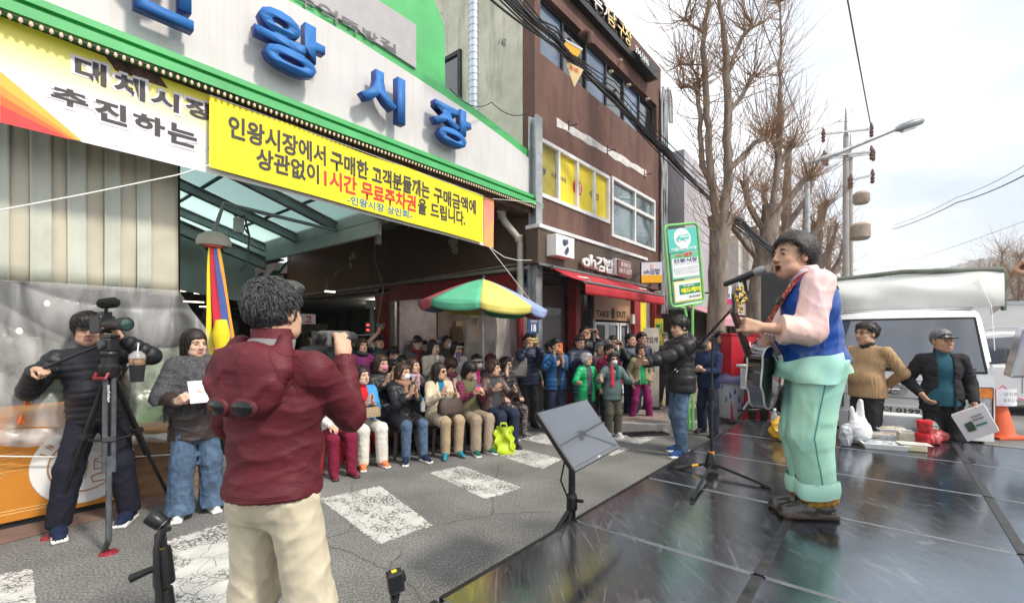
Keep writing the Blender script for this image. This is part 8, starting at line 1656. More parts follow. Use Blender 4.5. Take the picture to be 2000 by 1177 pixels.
def wrist_band(P,i,nm,mt,r=.036,w_=.011,up=.015):
	e_,w0=P['arms'][i][0],P['arms'][i][1];d=nrm(w0-e_);c=w0-d*up;mb=MB();a=nrm(np.cross(d,(0,0,1)));b=np.cross(d,a)
	for k in range(16):
		g=2*math.pi*k/16
		for s_,rr in ((-w_,r),(w_,r)): mb.v.append(tuple(c+d*s_+(a*math.cos(g)+b*math.sin(g))*rr))
	for k in range(16): j=(k+1)%16;mb.f.append((2*k,2*j,2*j+1,2*k+1));mb.m.append(0)
	return lmesh(nm,mb,mt,P)
wrist_band(mp,1,'watch_strap',BLACKP)
# ---- videographer
VB=nylon('video_black',(.012,.013,.017));
vp=person('stout videographer in a black quilted jacket and glasses behind a tripod camera',((192-CX)/F*3.85,3.85,0),(.55,-.85),1.77,hair=('mop',HB,.008),glasses='clear',skin=1,hd=(.22,.12,0),q='hi',wide=1.22,belly=.10,group='camera crew',mask=None,
  sides=.10,L=((-.175,.29,1.50),(.25,.5,.75),(.8,-.1,-.1),.7,(-1,.1,-.55)),Ra=((.31,.22,1.265),(-.6,.75,.1),(-.2,.1,-.9),1.2,(.45,-.5,-.9)),
  top=dict(m=VB,t=.026,ts=.028,q=(.010,.055),hem=-.12,collar=.06,open=.0),shirt=None,bottom=tr(cloth('sweat_navy',(.012,.013,.022)),t=.024,w=.008,up=.02,fold=(.008,40,2,.7)),shoes=dict(m=cloth('shoe_dark_navy',(.012,.018,.05)),sole=RUB),sock=M('sock_grey'),feet=((-.20,.06,0,-.2),(.20,.16,0,.25)))
hair_tufts(vp,HB,900,7,'mop',.05,.0018,.2)
wrist_band(vp,0,'bracelet',BLACKP);wrist_band(vp,1,'watch_strap',BLACKP)
# ---- camera tripod
CF=M('carbon_tube',(.075,.08,.085),.35,metal=.4,var=.25,vs=14);TRED=M('tripod_red',(.22,.014,.025),.45,var=.05)
tpd=thing('camera_tripod','tall grey and black video tripod with red feet in front of the videographer','tripod',at(215,655,3.62)-Z*H)
apx=at(214,722,3.60);feet_=[gnd(98,1050),gnd(212,1080),gnd(335,992)]
mb=MB();mb.lathe(apx,[(.05,-.06),(.075,-.03),(.075,.03),(.055,.05),(.055,.10)],16);mb.build('hub',BLACKP,tpd,smooth=1)
mb=MB();f1=(feet_[1]-apx).normalized();mb.tube([apx+Vector((-.045,-.06,-.02)),apx+Vector((-.045,-.085,-.06)),apx+Vector((.045,-.085,-.06)),apx+Vector((.045,-.06,-.02))],.013,6);mb.build('red_bracket',TRED,tpd,smooth=1)
for i,f in enumerate(feet_):
	d=(f-apx);L_=d.length;dn=d.normalized();s=dn.cross(Z).normalized();m1=apx+dn*L_*.58
	legm=CF if i==1 else BLK
	mb=MB();
	if i==1:
		for q in (-.024,.024): mb.tube([apx+dn*.05+s*q,m1+s*q],.018,8)
	else:
		for q in (-.018,.018): mb.tube([apx+dn*.05+s*q,m1+s*q],.013,8)
	o=mb.build('leg',legm,tpd,smooth=1,kind=None)
	mb=MB();mb.tube([m1-dn*.12,f+Z*.06-dn*.02],.019 if i==1 else .014,8);mb.build('lower_leg',legm,o,smooth=1)
	mb=MB();mb.cbox(apx+dn*L_*.40,.042,.026,.022,(s,s.cross(dn),dn));mb.build('lock',BLACKP,o,bevel=.006)
	mb=MB();mb.tube([f+Z*.07-dn*.03,f+Z*.03+s*.02,f+Z*.015],[.018,.02,.015],6);mb.build('ankle',BLACKP,o);mb=MB();mb.lathe(f,[(.058,0),(.052,.015),(.02,.022)],14);mb.build('foot_pad',TRED,o,smooth=1)
sp=[apx+(f-apx)*.42 for f in feet_];mid=(sp[0]+sp[1]+sp[2])/3
for q in sp: mb=MB();mb.tube([mid-Z*.02,q],.010,6);mb.build('spreader_arm',BLACKP,tpd)
tx_=apx+(feet_[1]-apx)*.16;dn=(feet_[1]-apx).normalized();lettering('sachtler',tx_+Vector((.012,-.026,.10)),dn,Vector((1,0,0)),.14,.022,TXTW,tpd,bold=.01,off=.004)
hd0=apx+Z*.10
mb=MB();mb.lathe(hd0,[(.05,0),(.062,.03),(.055,.05)],16);mb.build('bowl',BLACKP,tpd,smooth=1)
cd_=Vector((.94,-.34,0)).normalized();cs_=Vector((.34,.94,0))
mb=MB();mb.cbox(hd0+Z*.10,.065,.045,.055,(cd_,cs_,Z));mb.build('fluid_head',BLACKP,tpd,bevel=.018)
mb=MB();mb.lathe(hd0+Z*.10-cs_*.046,[(.034,0),(.034,.02),(.028,.022)],16,-cs_);mb.build('drag_knob',M('knob_grey',(.05,.05,.055),.4),tpd)
mb=MB();mb.cbox(hd0+Z*.165,.075,.035,.012,(cd_,cs_,Z));mb.build('camera_plate',BLACKP,tpd,bevel=.004)
hh_=W_(vp,vp['arms'][1][1]+nrm(vp['arms'][1][2])*.085);mb=MB();mb.tube([hd0+Z*.10-cd_*.05-cs_*.03,hh_+(hh_-hd0-Z*.1).normalized()*.06],[.011,.014],8);mb.build('pan_handle',BLACKP,tpd,smooth=1)
cm_=thing('video_camera','black video camera with a long lens and furry microphone on the tripod','camera',hd0+Z*.18);cb_=hd0+Z*.26
mb=MB();mb.cbox(cb_-cd_*.09,.070,.055,.070,(cd_,cs_,Z));mb.build('body',BLACKP,cm_,bevel=.014)
mb=MB();mb.cbox(cb_-cd_*.06+Z*.078,.04,.034,.022,(cd_,cs_,Z));mb.build('viewfinder',BLACKP,cm_,bevel=.008)
mb=MB();mb.lathe(cb_-cd_*.02,[(.046,0),(.049,.07),(.044,.085),(.046,.15),(.055,.19),(.055,.225),(.049,.227)],20,cd_);mb.build('lens',BLACKP,cm_,smooth=1)
mb=MB();mb.lathe(cb_+cd_*.201,[(.048,0),(.04,.006),(.0,.012)],18,cd_);mb.build('front_glass',M('coated_glass',(.02,.06,.05),.05,spec=1),cm_,smooth=1)
mb=MB();mb.tube([cb_-cd_*.05+Z*.09,cb_-cd_*.04+Z*.13],.012,6);o=mb.build('mic_shoe',BLACKP,cm_)
FUR=M('black_fur',(.008,.008,.008),.95,var=.4,vs=60)
me_o=field_mesh('microphone',[C(cb_-cd_*.08+Z*.165,cb_+cd_*.05+Z*.17,.042,.042,0,.02)],[FUR],None,.004,(),(),fold=(.009,160,2));me_o.parent=cm_;me_o.data.transform(MX[cm_.name].inverted())
cup=thing('coffee_cup','iced coffee in a black sleeve hanging from the tripod','drink',at(268,720,3.55));cq=at(268,745,3.52);mb=MB();mb.lathe(cq,[(.040,0),(.052,.13),(.054,.13)],16);mb.build('sleeve',M('neoprene_black',(.012,.012,.013),.8),cup,smooth=1);mb=MB();mb.lathe(cq+Z*.131,[(.05,0),(.054,.05)],16);mb.build('cup',M('coffee_glass',(.32,.2,.12),.1,var=.4,vs=40),cup,smooth=1);mb=MB();mb.lathe(cq+Z*.182,[(.056,0),(.05,.03),(.02,.055),(.0,.058)],16);mb.build('dome_lid',M('clear_lid',(.6,.6,.6),.08,alpha=.4),cup,smooth=1);mb=MB();mb.tube([cq+Z*.2,cq+Z*.30+Vector((.01,0,0))],.005,5);mb.build('straw',WL,cup)
mb=MB();mb.tube([cq+Z*.12-Vector((.05,0,0)),apx+Vector((.07,0,.0))],.007,5);mb.build('holder_strap',BLACKP,cup)
# ---- woman in the shawl
SHW=M('shawl_tweed',(.075,.075,.08),.95,var=.45,vs=70,c2=(.02,.02,.022),bump=.6,bs=80)
wp=person('woman in a grey tweed shawl, brown leather jacket and flared jeans standing by the stall',((380-CX)/F*4.08,4.08,0),(.75,-.66),1.63,True,hair=('bob',HD,.004),skin=0,hd=(.25,.05,0),q='hi',group='camera crew',
  L=((.0,.32,1.10),(.6,.6,.3),(.6,0,.5),.7),Ra=((.20,.30,1.08),(-.3,.8,.4),(-.7,0,.4),.7),
  top=dict(m=M('leather_dark',(.035,.024,.022),.42,var=.15,vs=6,bump=.25,bs=25),t=.03,hem=-.24,flare=.03,fold=(.012,24,2)),bottom=tr(jean,w=.050,t=.012,up=.0,**{'break':1}),shoes=WSH,feet=((-.13,.03,0,0),(.13,.05,0,-.35)))
T=wp['T'];q_=dict(O=wp['pel'],Rm=wp['TR'])
e0,e1=wp['arms'][0][0],wp['arms'][1][0]
sp_=[C(T((-.11,0,.43)),T((.11,0,.43)),.105,.105,0,.05),E((0,0,.30),(.235,.165,.22),0,.05,**q_),C(wp['sh'][0],e0,.085,.10,0,.05),C(wp['sh'][1],e1,.085,.10,0,.05),C(T((0,-.01,.46)),T((0,.01,.52)),.09,.085,0,.03),E((0,.03,.17),(.20,.14,.14),0,.05,**q_)]
field_mesh('shawl',sp_,[SHW],wp['root'],.009,(),((lambda x,y,z:(T((0,0,.10))[2]+.05*np.sin(x*9+.8)+.03*np.sin(y*14))-z),(lambda x,y,z: z-T((0,0,.535))[2]+0*x)),fold=(.016,26,4))
mb=MB();rr=random.Random(3)
for k in range(190):
	a_=rr.uniform(0,2*math.pi);x=.225*math.cos(a_);y=.145*math.sin(a_)+.01;z0_=.10+.05*math.sin(x*9+.8)+.03*math.sin(y*14);p=T((x,y,z0_+.02));mb.tube([p,p+np.array([rr.gauss(0,.008),rr.gauss(0,.008),-.08]),p+np.array([rr.gauss(0,.016),rr.gauss(0,.016),-.16-rr.random()*.04])],[.006,.005,.003],3,False)
o=lmesh('fringe',mb,SHW,wp);o['kind']='stuff'
field_mesh('knit_collar',[C(T((0,-.01,.47)),T((0,.005,.535)),.066,.060,0,.02)],[M('knit_cream',(.62,.58,.52),.9)],wp['root'],.009,(),(lambda x,y,z:z-(T((0,0,.55))[2])+0*x,))
for i in (0,1): wrist_band(wp,i,'knit_cuff',M('knit_cream'),.038,.03,.03)
def prop_box(name,label,cat,P,i,off,hx,hy,hz,mat,rot=None,parts=(),fwd=.085):
	"small thing held in hand i of person P, placed from the palm"
	w0=P['arms'][i][1]+nrm(P['arms'][i][2])*fwd;c=W_(P,w0)+Vector(off);f=(MX[P['root'].name].to_3x3()@Vector((0,1,0))).normalized();s=f.cross(Z).normalized();ax=(s,f,Z)
	if rot: m=Matrix.Rotation(rot,3,s);ax=(s,m@f,m@Z)
	o=thing(name,label,cat,c);mb=MB();mb.cbox(c,hx,hy,hz,ax);mb.build('body',mat,o,bevel=min(hx,hy,hz)*.5)
	for nm,dx,dy,dz,a,b,e,mt in parts: mb=MB();mb.cbox(c+ax[0]*dx+ax[1]*dy+ax[2]*dz,a,b,e,ax);mb.build(nm,mt,o)
	return o
prop_box('paper_sheet','white folded sheet held by the woman in the shawl','paper',wp,0,(0,0,.03),.075,.004,.10,M('paper_white'),.5)
PHB=M('phone_black',(.012,.012,.013),.2,var=0)
def phone(key,lab,mat,wide=True,i=None,off=(0,0,.0)):
	P=PEO[key]
	if i is None:
		w0=(P['arms'][0][1]+P['arms'][1][1])/2+nrm(P['arms'][0][2])*.09*np.array([0,1,1]);c=W_(P,w0)
	else: c=W_(P,P['arms'][i][1]+nrm(P['arms'][i][2])*.10)
	c=c+Vector(off);f=(MX[P['root'].name].to_3x3()@Vector((0,1,0))).normalized();s=f.cross(Z).normalized();o=thing('phone',lab,'phone',c,group=None)
	hx,hz=((.078,.038) if wide else (.038,.078));mb=MB();mb.cbox(c+f*.02,hx,.005,hz,(s,f,Z));mb.build('case',mat,o,bevel=.004);mb=MB();mb.cbox(c+f*.0265+s*hx*.6+Z*hz*.5,.010,.002,.010,(s,f,Z));mb.build('camera_bump',PHB,o);return o
phone('b1','silver phone held sideways by the man in glasses at the entrance',M('phone_silver',(.5,.5,.52),.3,metal=.4))
phone('b3','black phone held high by the man in the black cap',PHB,True,1,(0,0,.04));phone('b7','dark phone raised beside the plastic sheet by the masked man',M('phone_navy',(.02,.03,.06),.3),False,1);phone('b8','purple phone held upright by the woman in the white cap',M('phone_purple',(.09,.06,.17),.4),False,1,(0,0,.03))
phone('g1','yellow cased phone held sideways by the man in navy',M('phone_yellow',(.72,.62,.18),.5));phone('g2','phone in a large orange leather case held by the man in the blue jacket',M('phone_orange',(.55,.13,.025),.5),False,None,(.03,0,.05));phone('g4','dark phone held low by the man in the navy hooded coat',PHB,True);phone('g5','dark phone held sideways by the tall man in black',PHB);phone('g10','dark phone raised by the person in black at the shop door',PHB)
prop_box('handheld_microphone','small white wireless microphone at the mouth of the singing woman','microphone',PEO['b6'],1,(0,0,.03),.018,.018,.035,WL,None,(('grip',0,0,-.07,.012,.012,.06,WL),))
prop_box('phone','phone held in both hands by the young man in the black puffer','phone',P15,0,(0,0,.03),.038,.075,.006,PHB,.4)
prop_box('folded_card','small red and navy card held by the woman in the olive vest','card',PEO['s5'],1,(.0,0,.02),.05,.004,.035,M('card_red',(.5,.04,.05),.5),.6,(('navy_half',.0,.005,.02,.05,.001,.012,M('card_navy',(.03,.06,.2),.5)),))
STM=[M('stool_red',(.55,.02,.02),.4,var=.05),M('stool_brown',(.055,.04,.033),.45,var=.1)]
def stool(P,k,lab):
	pos,d,sit,s=P['seat'];c=pos-Vector((d.x,d.y,0))*.02*s;rz=math.atan2(-d.x,d.y);h=sit-.055;o=thing('plastic_stool',lab,'stool',c,rz,'plastic stools under the seated spectators');m=MX[o.name];L_=lambda x,y,z:m@Vector((x,y,z))
	a=.16;mb=MB();mb.prism([L_(x,y,h-.03) for x,y in ((-a,-a),(a,-a),(a,a),(-a,a))],Z*.03);mb.build('seat',STM[k],o,bevel=.012)
	for x in (-1,1):
		for y in (-1,1): mb=MB();mb.tube([L_(x*.13,y*.13,h-.031),L_(x*.175,y*.175,0)],[.030,.024],4);mb.build('leg',STM[k],o)
	for x in (-1,1): mb=MB();mb.obox(L_(x*.15-.006,-.13,h-.10),m.to_3x3()@Vector((.012,0,0)),m.to_3x3()@Vector((0,.26,0)),Z*.068);mb.build('apron',STM[k],o)
for key,k,lab in (('s1',0,'red plastic stool under the person in velvet trousers'),('s2',0,'red plastic stool under the woman in the blue jacket'),('s3',1,'brown plastic stool under the woman in the black puffer'),('s4',1,'brown plastic stool under the beige coat'),('s5',1,'brown plastic stool under the woman in the olive vest'),('s6',1,'brown plastic stool under the woman in the leather jacket'),('r1',1,'brown stool in the second row under the pink mask woman'),('r2',1,'brown stool in the second row under the lilac scarf woman'),('r3',1,'brown stool in the second row under the brown bob woman'),('r4',1,'brown stool in the second row under the knitted rose hat woman'),('r5',1,'brown stool in the second row under the maroon hat'),('r6',1,'brown stool at the red post under the waving person'),('f1',1,'brown stool under the smiling man behind the maroon sleeve'),('f2',1,'brown stool under the older woman behind the blue jacket'),('f3',1,'brown stool under the beige cap'),('f4',1,'brown stool under the black curls')): stool(PEO[key],k,lab)
def lap_bag(P,name,lab,hx,hy,hz,mat,dy,dz,extra=None):
	pos,d,sit,s=P['seat'];rz=math.atan2(-d.x,d.y);c=pos+Vector((d.x,d.y,0))*dy+Z*(sit+dz);o=thing(name,lab,'handbag',c,rz);m=MX[o.name];L_=lambda x,y,z:m@Vector((x,y,z))
	mb=MB();n=14
	def f(u_,v_):
		a_=u_*2*math.pi;k=1+.10*math.sin(v_*3.14)-.12*v_;return L_(hx*k*np.sign(math.cos(a_))*abs(math.cos(a_))**.5,hy*k*(1-.45*v_)*np.sign(math.sin(a_))*abs(math.sin(a_))**.5,-hz+2*hz*v_)
	mb.grid(f,28,8);mb.poly([f(k/28,0) for k in range(28)][::-1]);mb.poly([f(k/28,1) for k in range(28)]);mb.build('body',mat,o,smooth=1);return o,L_
CHK=M('bag_check',(.40,.28,.16),.6);_plaid(CHK,((.42,.31,.19),(.20,.12,.07),(.03,.025,.02)),60)
o,L_=lap_bag(PEO['s2'],'checked_handbag','beige checked handbag on the lap of the woman in the blue jacket',.13,.075,.06,CHK,.26,.235);mb=MB();mb.cbox(L_(0,-.02,.062),.06,.03,.006,(U,NN,Z));mb.build('flap',M('bag_brown',(.07,.035,.025),.4),o)
TOTE=M('bag_tote',(.055,.035,.028),.4,var=.12,vs=20);o,L_=lap_bag(PEO['s4'],'brown_tote_bag','dark brown leather tote bag on the lap of the woman in beige',.17,.085,.09,TOTE,.30,.245)
for y in (-.03,.03): mb=MB();mb.tube([L_(-.09,y,.08),L_(-.07,y,.15),L_(0,y+.02,.175),L_(.07,y,.15),L_(.09,y,.08)],.007,6);mb.build('handle',M('handle_tan',(.42,.25,.14),.5),o,smooth=1)
pos,d,sit,s=PEO['s3']['seat'];q=pos+Vector((d.x,d.y,0))*.32+Vector((.12,.02,sit+.20));bt2=thing('small_bottle','small clear water bottle with a blue cap on the lap of the masked woman','bottle',q);mb=MB();mb.lathe(q,[(.028,0),(.03,.01),(.03,.10),(.012,.14),(.012,.15)],12);mb.build('bottle',M('clear_bottle'),bt2,smooth=1);mb=MB();mb.lathe(q+Z*.151,[(.015,0),(.015,.02)],10);mb.build('cap',M('cap_blue',(.02,.25,.6),.4),bt2)
gp=PEO['g1'];q=W_(gp,gp['pel']+np.array([.26,.12,.17]));gbag=thing('laptop_bag','grey laptop bag hanging at the side of the man in navy','bag',q);fx_=Vector((.95,.2,0)).normalized();fy_=Vector((-.2,.95,0)).normalized();GB=M('bag_grey',(.16,.145,.145),.7,var=.08,bump=.2);mb=MB();mb.cbox(q,.185,.05,.165,(fx_,fy_,Z));mb.build('body',GB,gbag,bevel=.03);mb=MB();mb.cbox(q-fy_*.053-Z*.05,.14,.012,.09,(fx_,fy_,Z));mb.build('front_pocket',GB,gbag,bevel=.01);mb=MB();mb.tube([q+Z*.16-fx_*.06,q+Z*.21,q+Z*.16+fx_*.06],.010,6);mb.build('handle',GB,gbag)
q=gnd(984,884);gsh=thing('green_shopping_bag','lime green crumpled shopping bag on the road at the end of the front row','shopping bag',q);LIM=M('bag_lime',(.42,.55,.02),.45,var=.08,vs=5,bump=.5,bs=20)
def sb(u_,v_,q=q):
	a_=u_*2*math.pi;x=.15*np.sign(math.cos(a_))*abs(math.cos(a_))**.55;y=.085*np.sign(math.sin(a_))*abs(math.sin(a_))**.55;k=1-.25*v_**2;w_=.02*math.sin(u_*31+v_*7)+.015*math.sin(u_*17-v_*13);return q+Vector(((x*k+w_)*.9,(y*k*(1-.5*v_))+w_,.34*v_+.02*math.sin(u_*19)*v_))
mb=MB();mb.grid(sb,44,14);mb.build('bag',LIM,gsh,smooth=1)
for s_ in (-1,1): mb=MB();mb.tube([q+Vector((-.05,.03*s_,.33)),q+Vector((-.04,.03*s_,.40)),q+Vector((.03,.03*s_,.40)),q+Vector((.05,.03*s_,.33))],.010,5);mb.build('handle',LIM,gsh)
pu=W_(P15,np.array([.20,-.16,.80]));uc=thing('folded_umbrella','pale blue folded umbrella hanging behind the young man in black','umbrella',pu);mb=MB();mb.lathe(pu,[(.012,.08),(.03,.0),(.045,-.25),(.04,-.55),(.008,-.70)],10);mb.build('cloth',M('umbrella_blue',(.22,.30,.55),.5,var=.15,vs=6,bump=.3,bs=20),uc,smooth=1);mb=MB();mb.tube([pu+Z*.07,pu+Z*.14],.010,6);mb.build('handle',BLACKP,uc)
w6=W_(PEO['r6'],PEO['r6']['arms'][0][1]+nrm(PEO['r6']['arms'][0][2])*.08);ck=thing('walking_stick','dark walking stick held by the waving person at the red post','walking stick',Vector((w6.x,w6.y,0)));mb=MB();mb.tube([Vector((w6.x+.03,w6.y-.03,0)),w6+Z*.02],.010,6);mb.build('shaft',M('stick_brown',(.03,.018,.012),.4),ck);mb=MB();mb.tube([w6+Z*.02,w6+Vector((-.05,-.02,.04)),w6+Vector((-.09,-.03,.02))],.012,6);mb.build('handle',M('stick_brown'),ck)
# ---------------------------------------------------------------- the singer
def satin(n,c,c2,rough=.30): return M('satin_'+n,c,rough,var=.05,vs=2.2,c2=c2,bump=.35,bs=7,spec=.6,stretch=(1,1,.35))
PINK=satin('pink',(.74,.47,.57),(.74,.52,.40));BLUEV=satin('blue',(.008,.065,.32),(.006,.04,.22));MINT=satin('mint',(.28,.62,.59),(.40,.66,.46));MINTL=satin('mint_light',(.34,.66,.60),(.42,.68,.52));FURY=M('fur_ochre',(.42,.22,.04),.95,var=.3,vs=60,bump=.8,bs=120);LEA=M('shoe_leather',(.035,.028,.024),.18,var=.2,vs=8,spec=.7);SKD=M('sock_navy',(.012,.018,.05),.9)
def _flowers(m):
	"pale stitched flower sprigs scattered on the satin"
	N,L,b=nodes(m);tc=N['Texture Coordinate'].outputs['Object'];v=N.new('ShaderNodeTexVoronoi');v.inputs['Scale'].default_value=11;v.inputs['Randomness'].default_value=.8;L.new(tc,v.inputs[0])
	v2=N.new('ShaderNodeTexVoronoi');v2.feature='DISTANCE_TO_EDGE';v2.inputs['Scale'].default_value=55;L.new(tc,v2.inputs[0])
	r1=N.new('ShaderNodeMapRange');r1.inputs['From Min'].default_value=.30;r1.inputs['From Max'].default_value=.26;L.new(v.outputs['Distance'],r1.inputs[0])
	r2=N.new('ShaderNodeMapRange');r2.inputs['From Min'].default_value=.10;r2.inputs['From Max'].default_value=.05;L.new(v2.outputs['Distance'],r2.inputs[0])
	nz=N.new('ShaderNodeTexNoise');nz.inputs['Scale'].default_value=4;L.new(tc,nz.inputs[0]);r3=N.new('ShaderNodeMapRange');r3.inputs['From Min'].default_value=.52;r3.inputs['From Max'].default_value=.56;L.new(nz.outputs[0],r3.inputs[0])
	a=N.new('ShaderNodeMath');a.operation='MULTIPLY';L.new(r1.outputs[0],a.inputs[0]);L.new(r2.outputs[0],a.inputs[1]);a2=N.new('ShaderNodeMath');a2.operation='MULTIPLY';L.new(a.outputs[0],a2.inputs[0]);L.new(r3.outputs[0],a2.inputs[1]);a3=N.new('ShaderNodeMath');a3.operation='MULTIPLY';a3.inputs[1].default_value=.7;L.new(a2.outputs[0],a3.inputs[0])
	base=b.inputs['Base Color'].links[0].from_socket;mx=N.new('ShaderNodeMix');mx.data_type='RGBA';mx.inputs['B'].default_value=(.80,.66,.62,1);L.new(a3.outputs[0],mx.inputs['Factor']);L.new(base,mx.inputs['A']);L.new(mx.outputs['Result'],b.inputs['Base Color'])
_flowers(PINK)
SR=Vector((1.84,2.76,SH));SF_=Vector((-.93,.36,0)).normalized()
sg_=person('singer in a pink hanbok jacket, blue vest and baggy mint trousers playing guitar',SR,(SF_.x,SF_.y),1.72,hair=('crop',M('hair_singer',(.016,.011,.009),.4,var=.4,vs=60,bump=.6,bs=120),.010),skin=1,hd=(.52,-.06,.03),q='hi',wide=1.10,belly=.075,lean=.10,fwd=.045,mouth=1.0,big=1.13,group=None,
  brow=M('brow_black',(.008,.007,.007),.8),
  L=((-.30,.335,1.115),(-.35,.75,.12),(.85,.3,-.1),1.15,(-.15,-.35,-1)),Ra=((.03,.30,.96),(-.4,.3,-.8),(-.2,-.9,.0),.5,(1,-.5,-.3)),
  shirt=dict(m=PINK,t=.018,ts=.036,sleeve=.80,collar=.06,hem=-.05,cuff=.026,fold=(.012,26,1,.8),vox=.0075),
  top=dict(m=BLUEV,t=.046,sleeve=0,hem=-.04,collar=0,open=.045,fold=(.009,26,4,.6),vox=.0075,n='vest',ztop=.50,cuff=0),
  bottom=dict(m=MINT,t=.060,w=-.012,zt=-.01,up=.085,fold=(.012,24,2,.3),n='baggy_trousers'),shoes=None,sock=SKD,feet=((-.06,-.0,0,.30),(.06,.03,0,.30)))
T=sg_['T'];q_=dict(O=sg_['pel'],Rm=sg_['TR']);RT=sg_['root']
SHR=M('hair_singer');hair_tufts(sg_,SHR,1500,11,'crop',.040,.0014,.15,1.17)
seams(sg_,[o for o in RT.children if o.name.startswith('baggy')],[[tuple(sg_['hip'][0]+np.array((0,-.01,-.02))),tuple(sg_['kn'][0]),tuple(sg_['ank'][0]+np.array((0,0,.13)))]],(1,0,0),satin('seam',(.06,.30,.28),(.05,.26,.24)),.004)
field_mesh('white_collar',[C(T((0,-.03,.455)),T((0,.035,.525)),.080,.070,0,.02)],[M('collar_pale',(.70,.60,.66),.6)],RT,.007,(),(lambda x,y,z:z-(T((0,0,.545))[2])+(y-T((0,0,.5))[1])*.35,))
wz=-.025
def waist(u_,v_):
	a_=u_*2*math.pi;rx=.222+.006*math.sin(v_*3.14)+.018*v_;ry=.186+.006*math.sin(v_*3.14)+.005*v_;f=(.003+.009*v_)*math.sin(u_*44+v_*2)+(.002+.006*v_)*math.sin(u_*25-v_*4)-.006*abs(math.sin(u_*35+v_*3));zz_=wz+.045-(.13+.03*math.sin(u_*12.6+1.2))*v_+.012*math.sin(u_*12.6+.5)+.006*math.sin(u_*31);return tuple(T(((rx+f)*math.cos(a_),(ry+f)*math.sin(a_)+.035,zz_)))
mb=MB();mb.grid(waist,140,12);mb.grid(lambda u_,v_: tuple(np.array(waist(u_,0))*(1-v_)+np.array(T((.17*math.cos(u_*6.2832),.13*math.sin(u_*6.2832)+.03,wz-.02)))*v_),120,2);lmesh('waist_fold',mb,MINT,sg_)
for i in (0,1):
	an=sg_['ank'][i];kn_=sg_['kn'][i];ax_=nrm(kn_-an);c0=an+ax_*.075
	def cuff(u_,v_,c0=c0):
		a_=u_*2*math.pi;f=.006*math.sin(u_*38)+.006*math.sin(u_*19+2);r_=.102+.006*math.sin(v_*3.14)+f*.6;return (c0[0]+r_*math.cos(a_),c0[1]+r_*math.sin(a_)*1.05,c0[2]-.03+.095*v_+.012*math.sin(u_*12+i)+ax_[2]*0)
	mb=MB();mb.grid(cuff,60,8);mb.grid(lambda u_,v_: tuple(np.array(cuff(u_,0))*(1-v_)+np.array((c0[0]+.05*math.cos(u_*6.2832),c0[1]+.05*math.sin(u_*6.2832),c0[2]-.0))*v_),60,2);lmesh('rolled_cuff',mb,MINTL,sg_)
	f=an;fy=(.30,.30)[i];FR=rotm(fy);o_=np.array((f[0],f[1],0));fq=dict(O=o_,Rm=FR)
	pr=[C((0,-.05,.060),(0,.06,.055),.048,.048,0,.02,**fq),C((0,.06,.05),(0,.185,.038),.050,.036,0,.03,**fq),BX((0,.065,.018),(.053,.15,.015),.012,1,.004,**fq),E((0,.175,.022),(.05,.055,.018),1,.01,**fq),BX((0,-.055,.013),(.045,.045,.014),.008,1,.004,**fq),C((-.03,.09,.088),(.03,.09,.088),.014,.014,0,.01,**fq)]
	field_mesh('shoe',pr,[LEA,M('sole_brown',(.05,.03,.02),.6)],RT,.0055,(),((lambda x,y,z:.001-z+0*x),(lambda x,y,z:z-.098+0*x)))
	n=14;ring=[np.array((f[0],f[1],0))+FR@V3(.050*math.cos(6.2832*k/n),-.005+.085*math.sin(6.2832*k/n),.098+.012*math.sin(6.2832*k/n)*-1) for k in range(n+1)]
	field_mesh('fur_trim',[C(ring[k],ring[k+1],.020,.020,0,.01) for k in range(n)],[FURY],RT,.006,(),(),fold=(.006,140,i))
	for k in range(3): mb=MB();a_=R((-150,-80,20)[k]) ;c_=an+V3(.046*math.cos(a_),.046*math.sin(a_),.045-.03*(k%2));mb.lathe(c_,[(.016,0),(.012,.004),(.0,.006)],8,Vector((math.cos(a_),math.sin(a_),0)));lmesh('sock_print',mb,M('print_grey_white',(.6,.6,.58),.8),sg_)
wrist_band(sg_,0,'bead_bracelet',M('beads_brown',(.12,.05,.02),.4),.030,.005,-.005) if 0 else None
mb=MB();rr=random.Random(2)
# ---- guitar: axis from the body up to the head stock
m3=MX[RT.name]
def G(l,f,z): return m3@Vector((-l,f,z))     # left, forward, up in the singer's frame
hand=Vector([float(v) for v in sg_['arms'][0][1]+nrm(sg_['arms'][0][2])*.075]);hand=m3@hand
hs=Vector((1.24,2.49,1.755));bodyc=Vector((1.58,2.87,1.33));AX=(hs-bodyc).normalized()
fwdw=(m3.to_3x3()@Vector((.1,1,.35))).normalized();GN=(fwdw-AX*fwdw.dot(AX)).normalized();GS=AX.cross(GN).normalized()
gt=thing('electric_acoustic_guitar','dark glossy cutaway guitar with white binding and gold tuners held by the singer','guitar',bodyc)
def outl(n=44):
	P=[]
	for k in range(n):
		a_=2*math.pi*k/n;x=math.cos(a_);y=math.sin(a_);w_=.178-.028*x-.030*math.exp(-((x-.08)/.28)**2);
		if y>0 and x>.45: w_*=1-.55*min(1,(x-.45)/.35)
		P.append((x*.225,y*w_))
	return P
OL=outl();GD=.085
GB_=M('guitar_black',(.010,.009,.009),.08,var=.2,vs=3,spec=.8,coat=1);BIND=M('guitar_binding',(.62,.60,.55),.4,var=.04);NECKM=M('guitar_neck',(.045,.022,.015),.3,var=.2,vs=10,stretch=(1,1,.3));GOLD=M('gold',(.75,.48,.08),.2,metal=1,var=0)
gp_=lambda a,s_,n_: bodyc+AX*a+GS*s_+GN*n_
mb=MB();mb.prism([gp_(a,s_,-GD/2) for a,s_ in OL],GN*GD);mb.build('body',GB_,gt,smooth=1)
